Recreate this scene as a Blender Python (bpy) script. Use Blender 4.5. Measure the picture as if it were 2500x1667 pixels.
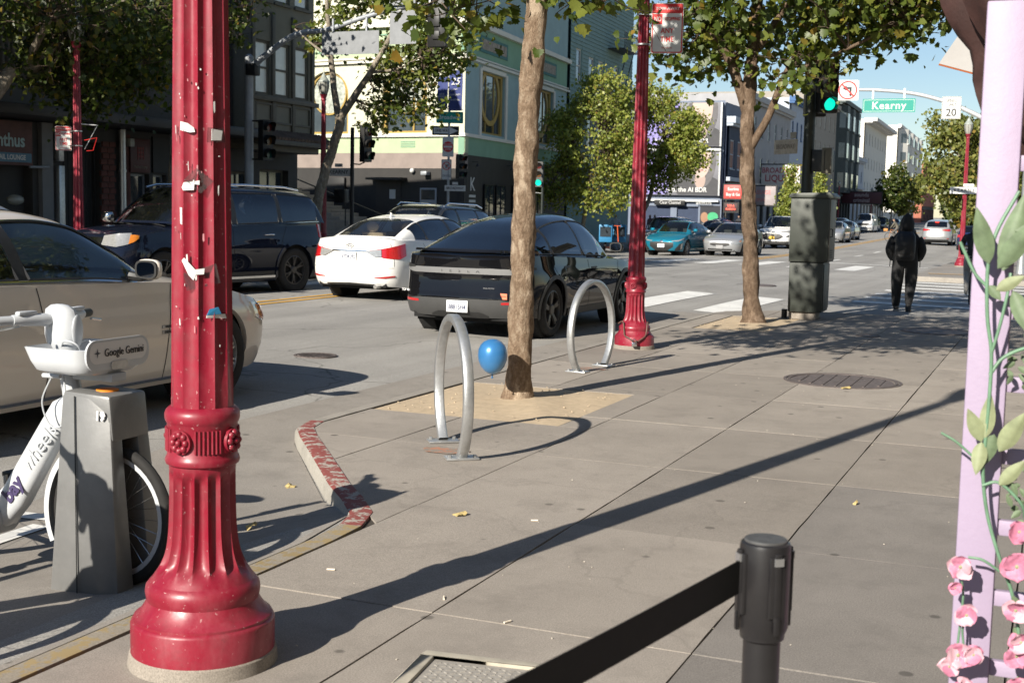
import bpy, bmesh, math, random
import numpy as np
from mathutils import Vector, Matrix
PI = math.pi
R_ = math.radians
random.seed(7)
rng = np.random.default_rng(7)
for o in list(bpy.data.objects):
    bpy.data.objects.remove(o)
SC = bpy.context.scene
COL = SC.collection

# ---------------------------------------------------------------- camera, sky, sun, exposure
# world: X to the right, Y along the avenue, Z up; pavement surface at z = 0, eye 1.68 m above it
yaw, pitch, roll = R_(23.0), R_(-6.0), R_(1.2)
fw = Vector((-math.sin(yaw)*math.cos(pitch), math.cos(yaw)*math.cos(pitch), math.sin(pitch)))
rt = Vector((math.cos(yaw), math.sin(yaw), 0))
up = rt.cross(fw)
rt2 = rt*math.cos(roll) + up*math.sin(roll)
up2 = up*math.cos(roll) - rt*math.sin(roll)
cam = bpy.data.cameras.new('camera'); cam_o = bpy.data.objects.new('camera', cam); COL.objects.link(cam_o)
m3 = Matrix((rt2, up2, -fw)).transposed()
cam_o.matrix_world = Matrix.Translation((0, 0, 1.68)) @ m3.to_4x4()
cam.sensor_width = 36; cam.lens = 45.36; cam.clip_start = 0.05; cam.clip_end = 3000
cam.dof.use_dof = True; cam.dof.focus_distance = 8.5; cam.dof.aperture_fstop = 7.5
SC.camera = cam_o
SUN_EL, SUN_AZ = R_(29.0), R_(13.0)
w = bpy.data.worlds.new('World'); SC.world = w; w.use_nodes = True
nt = w.node_tree; nt.nodes.clear()
sky = nt.nodes.new('ShaderNodeTexSky'); sky.sky_type = 'NISHITA'; sky.sun_disc = False
sky.sun_elevation = SUN_EL; sky.sun_rotation = R_(180+13); sky.air_density = 1.0; sky.dust_density = 0.15; sky.ozone_density = 2.5; sky.altitude = 300
bg = nt.nodes.new('ShaderNodeBackground'); bg.inputs[1].default_value = 0.06
wo = nt.nodes.new('ShaderNodeOutputWorld')
nt.links.new(sky.outputs[0], bg.inputs[0]); nt.links.new(bg.outputs[0], wo.inputs[0])
sl = bpy.data.lights.new('sun', 'SUN'); sl.energy = 5.0; sl.angle = R_(0.5); sl.color = (1.0, 0.93, 0.82)
so = bpy.data.objects.new('sun', sl); COL.objects.link(so)
sd = Vector((math.sin(SUN_AZ)*math.cos(SUN_EL), math.cos(SUN_AZ)*math.cos(SUN_EL), -math.sin(SUN_EL)))
so.rotation_euler = sd.to_track_quat('-Z', 'Y').to_euler()
so.location = (-8, -30, 25)
vs = SC.view_settings
vs.view_transform = 'Standard'; vs.look = 'None'; vs.gamma = 1.0; vs.use_curve_mapping = False; vs.exposure = 0.75
SC.cycles.max_bounces = 6; SC.cycles.transparent_max_bounces = 12; SC.cycles.caustics_reflective = False; SC.cycles.caustics_refractive = False

# ---------------------------------------------------------------- materials
MATS = {}
def nn(nt, t, **kw):
    n = nt.nodes.new(t)
    for k, v in kw.items():
        setattr(n, k, v)
    return n
def rgba(c): return (c[0], c[1], c[2], 1.0)
def mul(c, f): return tuple(min(1.0, x*f) for x in c)
def base_mat(name):
    m = bpy.data.materials.new(name); m.use_nodes = True
    nt = m.node_tree; b = nt.nodes['Principled BSDF']
    MATS[name] = m
    return m, nt, b
def coords(nt, kind='Object'):
    return nn(nt, 'ShaderNodeTexCoord').outputs[kind]
def noise(nt, co, scale, detail=4, rough=.6):
    n = nn(nt, 'ShaderNodeTexNoise'); n.inputs['Scale'].default_value = scale; n.inputs['Detail'].default_value = detail
    n.inputs['Roughness'].default_value = rough
    if co is not None: nt.links.new(co, n.inputs['Vector'])
    return n.outputs['Fac']
def ramp(nt, fac, stops):
    r = nn(nt, 'ShaderNodeValToRGB'); e = r.color_ramp.elements
    while len(e) < len(stops): e.new(.5)
    for k, (p, c) in enumerate(stops):
        e[k].position = p; e[k].color = rgba(c) if not isinstance(c, (int, float)) else (c, c, c, 1)
    nt.links.new(fac, r.inputs[0])
    return r.outputs[0]
def mixc(nt, fac, a, b, mode='MIX'):
    m = nn(nt, 'ShaderNodeMix', data_type='RGBA', blend_type=mode)
    for inp, v in ((m.inputs[0], fac), (m.inputs[6], a), (m.inputs[7], b)):
        if isinstance(v, (int, float)): inp.default_value = v
        elif isinstance(v, tuple): inp.default_value = rgba(v)
        else: nt.links.new(v, inp)
    return m.outputs[2]
def bumpn(nt, b, h, strength, dist=.01, prev=None):
    n = nn(nt, 'ShaderNodeBump'); n.inputs['Strength'].default_value = strength; n.inputs['Distance'].default_value = dist
    nt.links.new(h, n.inputs['Height']); nt.links.new(n.outputs[0], b.inputs['Normal'])
def mat(name, col, rough=.6, metal=0., var=.12, scale=3., bump=0., bscale=60., coat=0., spec=.5, dirt=0., emis=0.):
    if name in MATS: return MATS[name]
    m, nt, b = base_mat(name)
    co = coords(nt)
    b.inputs['Roughness'].default_value = rough; b.inputs['Metallic'].default_value = metal
    b.inputs['Specular IOR Level'].default_value = spec
    if coat:
        b.inputs['Coat Weight'].default_value = coat; b.inputs['Coat Roughness'].default_value = .04
    if var > 0:
        f = noise(nt, co, scale, 5)
        c = ramp(nt, f, [(.3, mul(col, 1-var)), (.7, mul(col, 1+var))])
        if dirt > 0:
            f2 = noise(nt, co, scale*.6, 8, .7)
            c = mixc(nt, ramp(nt, f2, [(.5, 0.), (.75, dirt)]), c, mul(col, .45))
        nt.links.new(c, b.inputs['Base Color'])
    else:
        b.inputs['Base Color'].default_value = rgba(col)
    if bump > 0:
        bumpn(nt, b, noise(nt, co, bscale, 4), bump)
    if emis > 0:
        b.inputs['Emission Color'].default_value = rgba(col); b.inputs['Emission Strength'].default_value = emis
    return m
def paint_mat(name, col, metal=0., flake=0., rough=.35):
    "car paint: coloured base under clear coat, faint dust"
    if name in MATS: return MATS[name]
    m, nt, b = base_mat(name); co = coords(nt)
    f = noise(nt, co, 2.5, 6, .7)
    c = mixc(nt, ramp(nt, f, [(.5, 0.), (.85, .05 if max(col) > .1 else .006)]), col, (.33, .30, .26))
    nt.links.new(c, b.inputs['Base Color'])
    b.inputs['Metallic'].default_value = metal; b.inputs['Roughness'].default_value = rough
    b.inputs['Coat Weight'].default_value = 1.0; b.inputs['Coat Roughness'].default_value = .02
    b.inputs['Specular IOR Level'].default_value = .0
    return m
def glass_mat(name, tint, refl=.10, clear=.5):
    "window glass: tinted see-through mixed with mirror reflection by angle"
    if name in MATS: return MATS[name]
    m = bpy.data.materials.new(name); m.use_nodes = True; MATS[name] = m
    nt = m.node_tree; nt.nodes.clear()
    out = nn(nt, 'ShaderNodeOutputMaterial')
    tr = nn(nt, 'ShaderNodeBsdfTransparent'); tr.inputs[0].default_value = rgba(mul(tint, 1.0))
    df = nn(nt, 'ShaderNodeBsdfDiffuse'); df.inputs[0].default_value = rgba(mul(tint, .12))
    gl = nn(nt, 'ShaderNodeBsdfGlossy'); gl.inputs['Roughness'].default_value = .015; gl.inputs[0].default_value = (.95, .97, 1, 1)
    mx = nn(nt, 'ShaderNodeMixShader'); mx.inputs[0].default_value = clear
    nt.links.new(df.outputs[0], mx.inputs[1]); nt.links.new(tr.outputs[0], mx.inputs[2])
    fr = nn(nt, 'ShaderNodeFresnel'); fr.inputs[0].default_value = 1.5
    mm = nn(nt, 'ShaderNodeMath', operation='ADD', use_clamp=True); mm.inputs[1].default_value = refl
    nt.links.new(fr.outputs[0], mm.inputs[0])
    mf = nn(nt, 'ShaderNodeMixShader')
    nt.links.new(mm.outputs[0], mf.inputs[0]); nt.links.new(mx.outputs[0], mf.inputs[1]); nt.links.new(gl.outputs[0], mf.inputs[2])
    nt.links.new(mf.outputs[0], out.inputs[0])
    return m
def leaf_mat(name, c1, c2, c3):
    if name in MATS: return MATS[name]
    m = bpy.data.materials.new(name); m.use_nodes = True; MATS[name] = m
    nt = m.node_tree; nt.nodes.clear()
    out = nn(nt, 'ShaderNodeOutputMaterial')
    g = nn(nt, 'ShaderNodeNewGeometry')
    c = ramp(nt, g.outputs['Random Per Island'], [(0., c1), (.55, c2), (.93, c3), (1., (.30, .19, .035))])
    p = nn(nt, 'ShaderNodeBsdfPrincipled'); nt.links.new(c, p.inputs['Base Color']); p.inputs['Roughness'].default_value = .42
    p.inputs['Specular IOR Level'].default_value = .45
    t = nn(nt, 'ShaderNodeBsdfTranslucent')
    nt.links.new(mixc(nt, 1.0, c, (1.0, 1.0, .45), 'MULTIPLY'), t.inputs[0])
    mx = nn(nt, 'ShaderNodeMixShader'); mx.inputs[0].default_value = .45
    nt.links.new(p.outputs[0], mx.inputs[1]); nt.links.new(t.outputs[0], mx.inputs[2]); nt.links.new(mx.outputs[0], out.inputs[0])
    return m
def emit_mat(name, col, s):
    if name in MATS: return MATS[name]
    m, nt, b = base_mat(name)
    b.inputs['Base Color'].default_value = rgba(mul(col, .5)); b.inputs['Emission Color'].default_value = rgba(col)
    b.inputs['Emission Strength'].default_value = s; b.inputs['Roughness'].default_value = .2
    return m
def concrete_mat(name, col, rand=.10, stains=True):
    if name in MATS: return MATS[name]
    m, nt, b = base_mat(name)
    g = nn(nt, 'ShaderNodeNewGeometry'); co = g.outputs['Position']
    oi = nn(nt, 'ShaderNodeObjectInfo')
    big = noise(nt, co, .9, 6, .65)
    c = ramp(nt, big, [(.3, mul(col, .86)), (.55, col), (.75, mul(col, 1.10))])
    rnd = ramp(nt, oi.outputs['Random'], [(0, 1-rand), (1, 1+rand*.6)])
    c = mixc(nt, 1.0, c, rnd, 'MULTIPLY')
    sp = noise(nt, co, 160, 3, .7)
    c = mixc(nt, 1.0, c, ramp(nt, sp, [(.3, .66), (.5, 1.0), (.72, 1.32)]), 'MULTIPLY')
    if stains:
        v = nn(nt, 'ShaderNodeTexVoronoi'); v.inputs['Scale'].default_value = 3.1; v.inputs['Randomness'].default_value = 1
        nt.links.new(co, v.inputs['Vector'])
        c = mixc(nt, ramp(nt, v.outputs['Distance'], [(.07, .85), (.10, 0.)]), c, mul(col, .36))
        mp = nn(nt, 'ShaderNodeMapping'); mp.inputs['Scale'].default_value = (1, .35, 1); nt.links.new(co, mp.inputs[0])
        c = mixc(nt, ramp(nt, noise(nt, mp.outputs[0], 1.1, 9, .72), [(.52, 0.), (.7, .45)]), c, mul(col, .66))
        cv = nn(nt, 'ShaderNodeTexVoronoi', feature='DISTANCE_TO_EDGE'); cv.inputs['Scale'].default_value = .21
        wv = nn(nt, 'ShaderNodeVectorMath', operation='ADD'); nz = nn(nt, 'ShaderNodeTexNoise'); nz.inputs['Scale'].default_value = 1.6; nz.inputs['Detail'].default_value = 9; nt.links.new(co, nz.inputs['Vector'])
        nt.links.new(co, wv.inputs[0]); nt.links.new(nz.outputs['Color'], wv.inputs[1]); nt.links.new(wv.outputs[0], cv.inputs['Vector'])
        c = mixc(nt, ramp(nt, cv.outputs['Distance'], [(.0, .20), (.0018, 0.)]), c, mul(col, .35))
        st = noise(nt, co, 2.6, 10, .75)
        c = mixc(nt, ramp(nt, st, [(.50, 0.), (.72, .60)]), c, mul(col, .58))
    nt.links.new(c, b.inputs['Base Color'])
    b.inputs['Roughness'].default_value = .88; b.inputs['Specular IOR Level'].default_value = .3
    bumpn(nt, b, sp, .35, .004)
    return m
def asphalt_mat(name, col):
    m, nt, b = base_mat(name)
    g = nn(nt, 'ShaderNodeNewGeometry'); co = g.outputs['Position']
    big = noise(nt, co, .25, 6, .65)
    c = ramp(nt, big, [(.3, mul(col, .82)), (.55, col), (.75, mul(col, 1.2))])
    # tyre-worn lanes run along the avenue: stretched noise
    mp = nn(nt, 'ShaderNodeMapping'); mp.inputs['Scale'].default_value = (1.3, .04, 1); nt.links.new(co, mp.inputs[0])
    c = mixc(nt, 1.0, c, ramp(nt, noise(nt, mp.outputs[0], 1.0, 3), [(.3, .84), (.7, 1.14)]), 'MULTIPLY')
    sp = noise(nt, co, 110, 3, .75)
    c = mixc(nt, 1.0, c, ramp(nt, sp, [(.3, .6), (.5, 1.0), (.7, 1.55)]), 'MULTIPLY')
    # cracks
    v = nn(nt, 'ShaderNodeTexVoronoi', feature='DISTANCE_TO_EDGE'); v.inputs['Scale'].default_value = .33
    wv = nn(nt, 'ShaderNodeVectorMath', operation='ADD')
    nz = nn(nt, 'ShaderNodeTexNoise'); nz.inputs['Scale'].default_value = 1.2; nz.inputs['Detail'].default_value = 8; nt.links.new(co, nz.inputs['Vector'])
    nt.links.new(co, wv.inputs[0]); nt.links.new(nz.outputs['Color'], wv.inputs[1]); nt.links.new(wv.outputs[0], v.inputs['Vector'])
    c = mixc(nt, ramp(nt, v.outputs['Distance'], [(.0, .6), (.006, 0.)]), c, (.035, .033, .03))
    nt.links.new(c, b.inputs['Base Color'])
    b.inputs['Roughness'].default_value = .85; b.inputs['Specular IOR Level'].default_value = .35
    bumpn(nt, b, sp, .5, .006)
    return m
def worn_paint_mat(name, col, under, wear=.5, scale=7., rough=.6, stretch=(1, 1, 1)):
    "paint flaking off to what lies beneath"
    if name in MATS: return MATS[name]
    m, nt, b = base_mat(name)
    g = nn(nt, 'ShaderNodeNewGeometry'); co = g.outputs['Position']
    mp = nn(nt, 'ShaderNodeMapping'); mp.inputs['Scale'].default_value = stretch; nt.links.new(co, mp.inputs[0])
    f = noise(nt, mp.outputs[0], scale, 9, .7)
    c2 = ramp(nt, noise(nt, co, 120, 2), [(.3, mul(under, .8)), (.7, mul(under, 1.2))])
    cp = ramp(nt, noise(nt, co, 1.7, 5), [(.3, mul(col, .85)), (.7, mul(col, 1.1))])
    c = mixc(nt, ramp(nt, f, [(wear, 0.), (wear+.03, 1.)]), cp, c2)
    nt.links.new(c, b.inputs['Base Color']); b.inputs['Roughness'].default_value = rough
    return m
def lamp_red_mat(name):
    "glossy crimson enamel with scuffs, chips and grime"
    m, nt, b = base_mat(name); co = coords(nt)
    col = (.245, .009, .026)
    c = ramp(nt, noise(nt, co, 2.2, 6, .7), [(.3, mul(col, .80)), (.7, mul(col, 1.12))])
    chips = noise(nt, co, 55, 4, .6)
    c = mixc(nt, ramp(nt, chips, [(.665, 0.), (.68, .7)]), c, (.48, .30, .29))
    mp = nn(nt, 'ShaderNodeMapping'); mp.inputs['Scale'].default_value = (30, 30, 1.4); nt.links.new(co, mp.inputs[0])
    c = mixc(nt, ramp(nt, noise(nt, mp.outputs[0], 1.0, 6, .7), [(.60, 0.), (.70, .30)]), c, (.40, .10, .12))
    dt = noise(nt, co, 9, 7, .7)
    c = mixc(nt, ramp(nt, dt, [(.48, 0.), (.70, .55)]), c, (.13, .022, .026))
    nt.links.new(c, b.inputs['Base Color'])
    mp2 = nn(nt, 'ShaderNodeMapping'); mp2.inputs['Scale'].default_value = (1, 1, .45); nt.links.new(co, mp2.inputs[0])
    c = mixc(nt, ramp(nt, noise(nt, mp2.outputs[0], 6, 8, .7), [(.50, 0.), (.72, .55)]), c, (.36, .075, .095))
    c = mixc(nt, ramp(nt, noise(nt, co, 17, 9, .8), [(.60, 0.), (.68, .35)]), c, (.09, .02, .02))
    nt.links.new(c, b.inputs['Base Color'])
    rr = ramp(nt, dt, [(.3, .25), (.7, .62)])
    nt.links.new(rr, b.inputs['Roughness'])
    b.inputs['Coat Weight'].default_value = .12; b.inputs['Coat Roughness'].default_value = .25
    bumpn(nt, b, noise(nt, co, 25, 4), .12, .004)
    return m
def bark_mat(name, c1, c2, c3):
    if name in MATS: return MATS[name]
    m, nt, b = base_mat(name); co = coords(nt)
    mp = nn(nt, 'ShaderNodeMapping'); mp.inputs['Scale'].default_value = (1.5, 1.5, .8); nt.links.new(co, mp.inputs[0])
    f = noise(nt, mp.outputs[0], 13, 10, .75)
    c = ramp(nt, f, [(.28, c1), (.5, c2), (.7, c3)])
    f2 = noise(nt, mp.outputs[0], 3.2, 6, .6)
    c = mixc(nt, ramp(nt, f2, [(.57, 0.), (.62, .6)]), c, mul(c3, 1.25))
    nt.links.new(c, b.inputs['Base Color']); b.inputs['Roughness'].default_value = .9; b.inputs['Specular IOR Level'].default_value = .2
    fl = nn(nt, 'ShaderNodeTexVoronoi', feature='DISTANCE_TO_EDGE'); fl.inputs['Scale'].default_value = 16; nt.links.new(mp.outputs[0], fl.inputs['Vector'])
    c = mixc(nt, ramp(nt, fl.outputs['Distance'], [(.0, .22), (.07, 0.)]), c, mul(c1, .7)); nt.links.new(c, b.inputs['Base Color'])
    h = noise(nt, mp.outputs[0], 34, 8, .75)
    bumpn(nt, b, h, 1.0, .035)
    return m

# ---------------------------------------------------------------- mesh helpers
class MB:
    def __init__(s, M=None):
        s.v = []; s.f = []; s.mi = []; s.M = M
    def add(s, vs, fs, mi=0):
        o = len(s.v)
        if s.M is not None: vs = [s.M @ Vector(p) for p in vs]
        s.v += [tuple(p) for p in vs]
        for f in fs:
            s.f.append(tuple(i+o for i in f)); s.mi.append(mi)
        return s
    def box(s, c, d, rz=0, mi=0, M=None):
        hx, hy, hz = d[0]/2, d[1]/2, d[2]/2
        ca, sa = math.cos(rz), math.sin(rz)
        vs = []
        for z in (-hz, hz):
            for x, y in ((-hx, -hy), (hx, -hy), (hx, hy), (-hx, hy)):
                p = Vector((c[0]+x*ca-y*sa, c[1]+x*sa+y*ca, c[2]+z))
                vs.append(p)
        return s.add(vs, [(3, 2, 1, 0), (4, 5, 6, 7), (0, 1, 5, 4), (1, 2, 6, 5), (2, 3, 7, 6), (3, 0, 4, 7)], mi)
    def bb(s, x0, x1, y0, y1, z0, z1, mi=0):
        return s.box(((x0+x1)/2, (y0+y1)/2, (z0+z1)/2), (abs(x1-x0), abs(y1-y0), abs(z1-z0)), 0, mi)
    def prism(s, poly, z0, z1, mi=0, axis='z'):
        "polygon extruded along an axis; poly is 2D and counter-clockwise"
        n = len(poly)
        def P(a, b, c):
            return (a, b, c) if axis == 'z' else ((a, c, b) if axis == 'y' else (c, a, b))
        vs = [P(a, b, z0) for a, b in poly] + [P(a, b, z1) for a, b in poly]
        fs = [tuple(range(n-1, -1, -1)), tuple(range(n, 2*n))] + [(i, (i+1) % n, n+(i+1) % n, n+i) for i in range(n)]
        if axis == 'y': fs = [tuple(reversed(f)) for f in fs]
        return s.add(vs, fs, mi)
    def tube(s, pts, r, n=8, cap=True, mi=0, flat=None):
        pts = [Vector(p) for p in pts]; m = len(pts)
        rs = r if isinstance(r, (list, tuple)) else [r]*m
        vs = []; fs = []; prev = None
        for i, p in enumerate(pts):
            d = (pts[min(i+1, m-1)]-pts[max(i-1, 0)])
            if d.length < 1e-9: d = Vector((0, 0, 1))
            d.normalize()
            if prev is None:
                a = Vector((0, 0, 1)) if abs(d.z) < .9 else Vector((1, 0, 0))
                u = d.cross(a).normalized()
            else:
                u = (prev - d*prev.dot(d))
                u = u.normalized() if u.length > 1e-6 else d.orthogonal().normalized()
            prev = u; v = d.cross(u)
            for k in range(n):
                t = 2*PI*k/n
                vs.append(p + (u*math.cos(t) + v*math.sin(t))*rs[i])
        for i in range(m-1):
            for k in range(n):
                a = i*n+k; b = i*n+(k+1) % n
                fs.append((a, b, b+n, a+n))
        if cap:
            fs.append(tuple(range(n-1, -1, -1))); fs.append(tuple((m-1)*n+k for k in range(n)))
        return s.add(vs, fs, mi)
    def lathe(s, prof, n=32, c=(0, 0, 0), rf=None, cap=True, mi=0):
        "prof: (r, z) from bottom to top; rf(theta, r, z) may modulate r"
        vs = []; fs = []
        for r, z in prof:
            for k in range(n):
                t = 2*PI*k/n; rr = rf(t, r, z) if rf else r
                vs.append((c[0]+rr*math.cos(t), c[1]+rr*math.sin(t), c[2]+z))
        m = len(prof)
        for i in range(m-1):
            for k in range(n):
                a = i*n+k; b = i*n+(k+1) % n
                fs.append((a, b, b+n, a+n))
        if cap:
            fs.append(tuple(range(n-1, -1, -1))); fs.append(tuple((m-1)*n+k for k in range(n)))
        return s.add(vs, fs, mi)
    def cyl(s, c, r, h, n=16, axis='z', mi=0, r2=None):
        r2 = r if r2 is None else r2
        d = {'x': Vector((1, 0, 0)), 'y': Vector((0, 1, 0)), 'z': Vector((0, 0, 1))}[axis]
        c = Vector(c)
        return s.tube([c-d*h/2, c+d*h/2], [r, r2], n, True, mi)
    def ell(s, c, rx, ry, rz, n=14, m=8, mi=0):
        vs = []; fs = []
        for i in range(m+1):
            ph = -PI/2+PI*i/m
            for k in range(n):
                t = 2*PI*k/n
                vs.append((c[0]+rx*math.cos(ph)*math.cos(t), c[1]+ry*math.cos(ph)*math.sin(t), c[2]+rz*math.sin(ph)))
        for i in range(m):
            for k in range(n):
                a = i*n+k; b = i*n+(k+1) % n
                fs.append((a, b, b+n, a+n))
        return s.add(vs, fs, mi)
    def grid(s, P, mi=0, flip=False):
        "P: rows of points"
        nr, nc = len(P), len(P[0]); vs = [p for row in P for p in row]; fs = []
        for i in range(nr-1):
            for j in range(nc-1):
                f = (i*nc+j, i*nc+j+1, (i+1)*nc+j+1, (i+1)*nc+j)
                fs.append(tuple(reversed(f)) if flip else f)
        return s.add(vs, fs, mi)
    def build(s, name, mats, parent=None, smooth=35, bevel=0., seg=2, merge=False, loc=None):
        me = bpy.data.meshes.new(name)
        me.from_pydata(s.v, [], s.f)
        if not isinstance(mats, (list, tuple)): mats = [mats]
        for m in mats: me.materials.append(m)
        if len(mats) > 1: me.polygons.foreach_set('material_index', s.mi)
        if bevel > 0 or merge:
            bm = bmesh.new(); bm.from_mesh(me)
            bmesh.ops.remove_doubles(bm, verts=bm.verts, dist=1e-5)
            if bevel > 0:
                es = [e for e in bm.edges if len(e.link_faces) == 2 and e.calc_face_angle(0) > .5]
                bmesh.ops.bevel(bm, geom=es, offset=bevel, segments=seg, affect='EDGES', profile=.5, clamp_overlap=True)
            bm.to_mesh(me); bm.free()
        if smooth:
            me.polygons.foreach_set('use_smooth', [True]*len(me.polygons))
            me.set_sharp_from_angle(angle=R_(smooth))
        me.update()
        o = bpy.data.objects.new(name, me); COL.objects.link(o)
        if parent is not None: o.parent = parent
        if loc is not None: o.location = loc
        return o
def tag(o, label=None, cat=None, group=None, kind=None):
    if label: o['label'] = label
    if cat: o['category'] = cat
    if group: o['group'] = group
    if kind: o['kind'] = kind
    return o
def thing(name, label, cat, loc=(0, 0, 0), rz=0, group=None):
    o = bpy.data.objects.new(name, None); COL.objects.link(o); o.empty_display_size = .2
    o.location = loc; o.rotation_euler = (0, 0, rz)
    return tag(o, label, cat, group)
def copy_tree(o, parent=None):
    c = o.copy(); COL.objects.link(c)
    if parent is not None: c.parent = parent
    for ch in list(o.children): copy_tree(ch, c)
    return c
TEXTS = []
def text(parent, s, size, loc, m, rot=(PI/2, 0, 0), bold=.0, name='lettering', align='CENTER', sx=1.0, ext=.0015, spacing=1.0, shear=0.):
    cu = bpy.data.curves.new(name, 'FONT'); cu.body = s; cu.size = size; cu.align_x = align; cu.align_y = 'CENTER'
    cu.extrude = ext; cu.offset = bold; cu.resolution_u = 3; cu.space_character = spacing; cu.shear = shear
    cu.materials.append(m)
    o = bpy.data.objects.new(name, cu); COL.objects.link(o); o.parent = parent
    o.location = loc; o.rotation_euler = rot; o.scale = (sx, 1, 1)
    TEXTS.append(o)
    return o
def finish_texts():
    dg = bpy.context.evaluated_depsgraph_get()
    for o in TEXTS:
        me = bpy.data.meshes.new_from_object(o.evaluated_get(dg))
        n = o.name.split('.')[0]
        q = bpy.data.objects.new('tmp', me); COL.objects.link(q)
        q.parent = o.parent; q.matrix_basis = o.matrix_basis.copy(); cu = o.data
        bpy.data.objects.remove(o); bpy.data.curves.remove(cu)
        q.name = n; me.name = n
def interp(x, tab):
    xs = [t[0] for t in tab]; ys = [t[1] for t in tab]
    return float(np.interp(x, xs, ys))
def sinterp(x, tab):
    "smooth (monotone cubic) table lookup"
    n = len(tab)
    if x <= tab[0][0]: return tab[0][1]
    if x >= tab[-1][0]: return tab[-1][1]
    for i in range(n-1):
        if tab[i][0] <= x <= tab[i+1][0]: break
    def slope(k):
        if k <= 0 or k >= n-1:
            k0 = 0 if k <= 0 else n-2
            return (tab[k0+1][1]-tab[k0][1])/(tab[k0+1][0]-tab[k0][0])
        a = (tab[k][1]-tab[k-1][1])/(tab[k][0]-tab[k-1][0]); b = (tab[k+1][1]-tab[k][1])/(tab[k+1][0]-tab[k][0])
        return 0. if a*b <= 0 else 2*a*b/(a+b)
    h = tab[i+1][0]-tab[i][0]; t = (x-tab[i][0])/h
    m0, m1 = slope(i)*h, slope(i+1)*h
    return (2*t**3-3*t**2+1)*tab[i][1]+(t**3-2*t*t+t)*m0+(-2*t**3+3*t*t)*tab[i+1][1]+(t**3-t*t)*m1
def cr(pts, n):
    "Catmull-Rom through points, n samples per span"
    P = [Vector(p) for p in pts]; P = [P[0]*2-P[1]]+P+[P[-1]*2-P[-2]]; out = []
    for i in range(1, len(P)-2):
        for k in range(n):
            t = k/n; a, b, c, d = P[i-1:i+3]
            out.append(.5*((2*b)+(c-a)*t+(2*a-5*b+4*c-d)*t*t+(3*b-a-3*c+d)*t**3))
    out.append(P[-2]); return out
# ---- ground shape: the avenue falls gently beyond the crossing and its carriageway is crowned
def zb(Y):
    return -.10 if Y < 24 else (-.10-.38*(Y-24)/46 if Y < 70 else -.48)
def ax(Y):
    "sideways drift of the avenue beyond the crossing"
    return 0. if Y < 44 else -.036*(Y-44)
def zr(X, Y):
    return zb(Y) + .11*max(0., 1-((X-ax(Y)+11.2)/6.0)**2)
def zs(Y): return zb(Y)+.13

# ================================================================ SETTING: road, pavements, kerbs, markings
M_asph = asphalt_mat('asphalt', (.295, .283, .262))
M_conc = concrete_mat('pavement concrete', (.315, .281, .244), .18)
M_conc2 = concrete_mat('gutter concrete', (.29, .265, .235), .05)
M_joint = mat('joint dirt', (.055, .045, .035), .95, var=.4, scale=30)
M_kerb = concrete_mat('kerb concrete', (.31, .285, .25), .06)
M_redk = worn_paint_mat('red kerb paint', (.23, .06, .05), (.34, .31, .27), .515, 11., .7, (1, 1, 1))
M_yelk = worn_paint_mat('yellow kerb paint', (.30, .225, .11), (.27, .235, .185), .47, 9., .75)
M_white = worn_paint_mat('white road paint', (.74, .73, .69), (.22, .21, .2), .62, 11., .7)
M_yell = worn_paint_mat('yellow road paint', (.62, .33, .03), (.2, .19, .17), .63, 11., .7)
M_iron = mat('cast iron', (.15, .125, .115), .65, .35, .3, 14., .4, 90)
M_granite = mat('decomposed granite', (.47, .37, .25), .95, 0, .12, 14., .35, 180)

def sheet(name, xs, ys, zf, m, parent=None):
    mb = MB(); mb.grid([[(x, y, zf(x, y)) for x in xs] for y in ys])
    return mb.build(name, m, parent, smooth=60)
def road_z(x, y):
    z = zr(x, y)
    if y < 9 and x > -6:                      # apron rises to the dropped yellow kerb
        d = min(max((-3.4-x)/.75, 0.), 1.); s = d*d*(3-2*d)
        z = max(z, -.018-.10*s) if y < 6.9 else z
    return z
xs = [-120, -60, -30, -24, -20, -18.5]+[-17.2+i*.8 for i in range(13)]+[-6.4, -6.0, -5.6, -5.2, -4.8, -4.5, -4.3, -4.1, -3.95, -3.8, -3.65, -3.5, -3.3, -2, 2, 10, 30, 80]
ys = [-60, -30, -10, 0, 2, 4, 5, 5.5, 6, 6.4, 6.8, 6.95, 7.5, 8, 8.4, 9, 12, 15, 18, 21, 24, 28, 32, 36, 40, 44, 50, 56, 62, 70, 80, 100, 130, 180, 260, 400, 900]
road = tag(sheet('road', xs, ys, road_z, M_asph), kind='structure')

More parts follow.
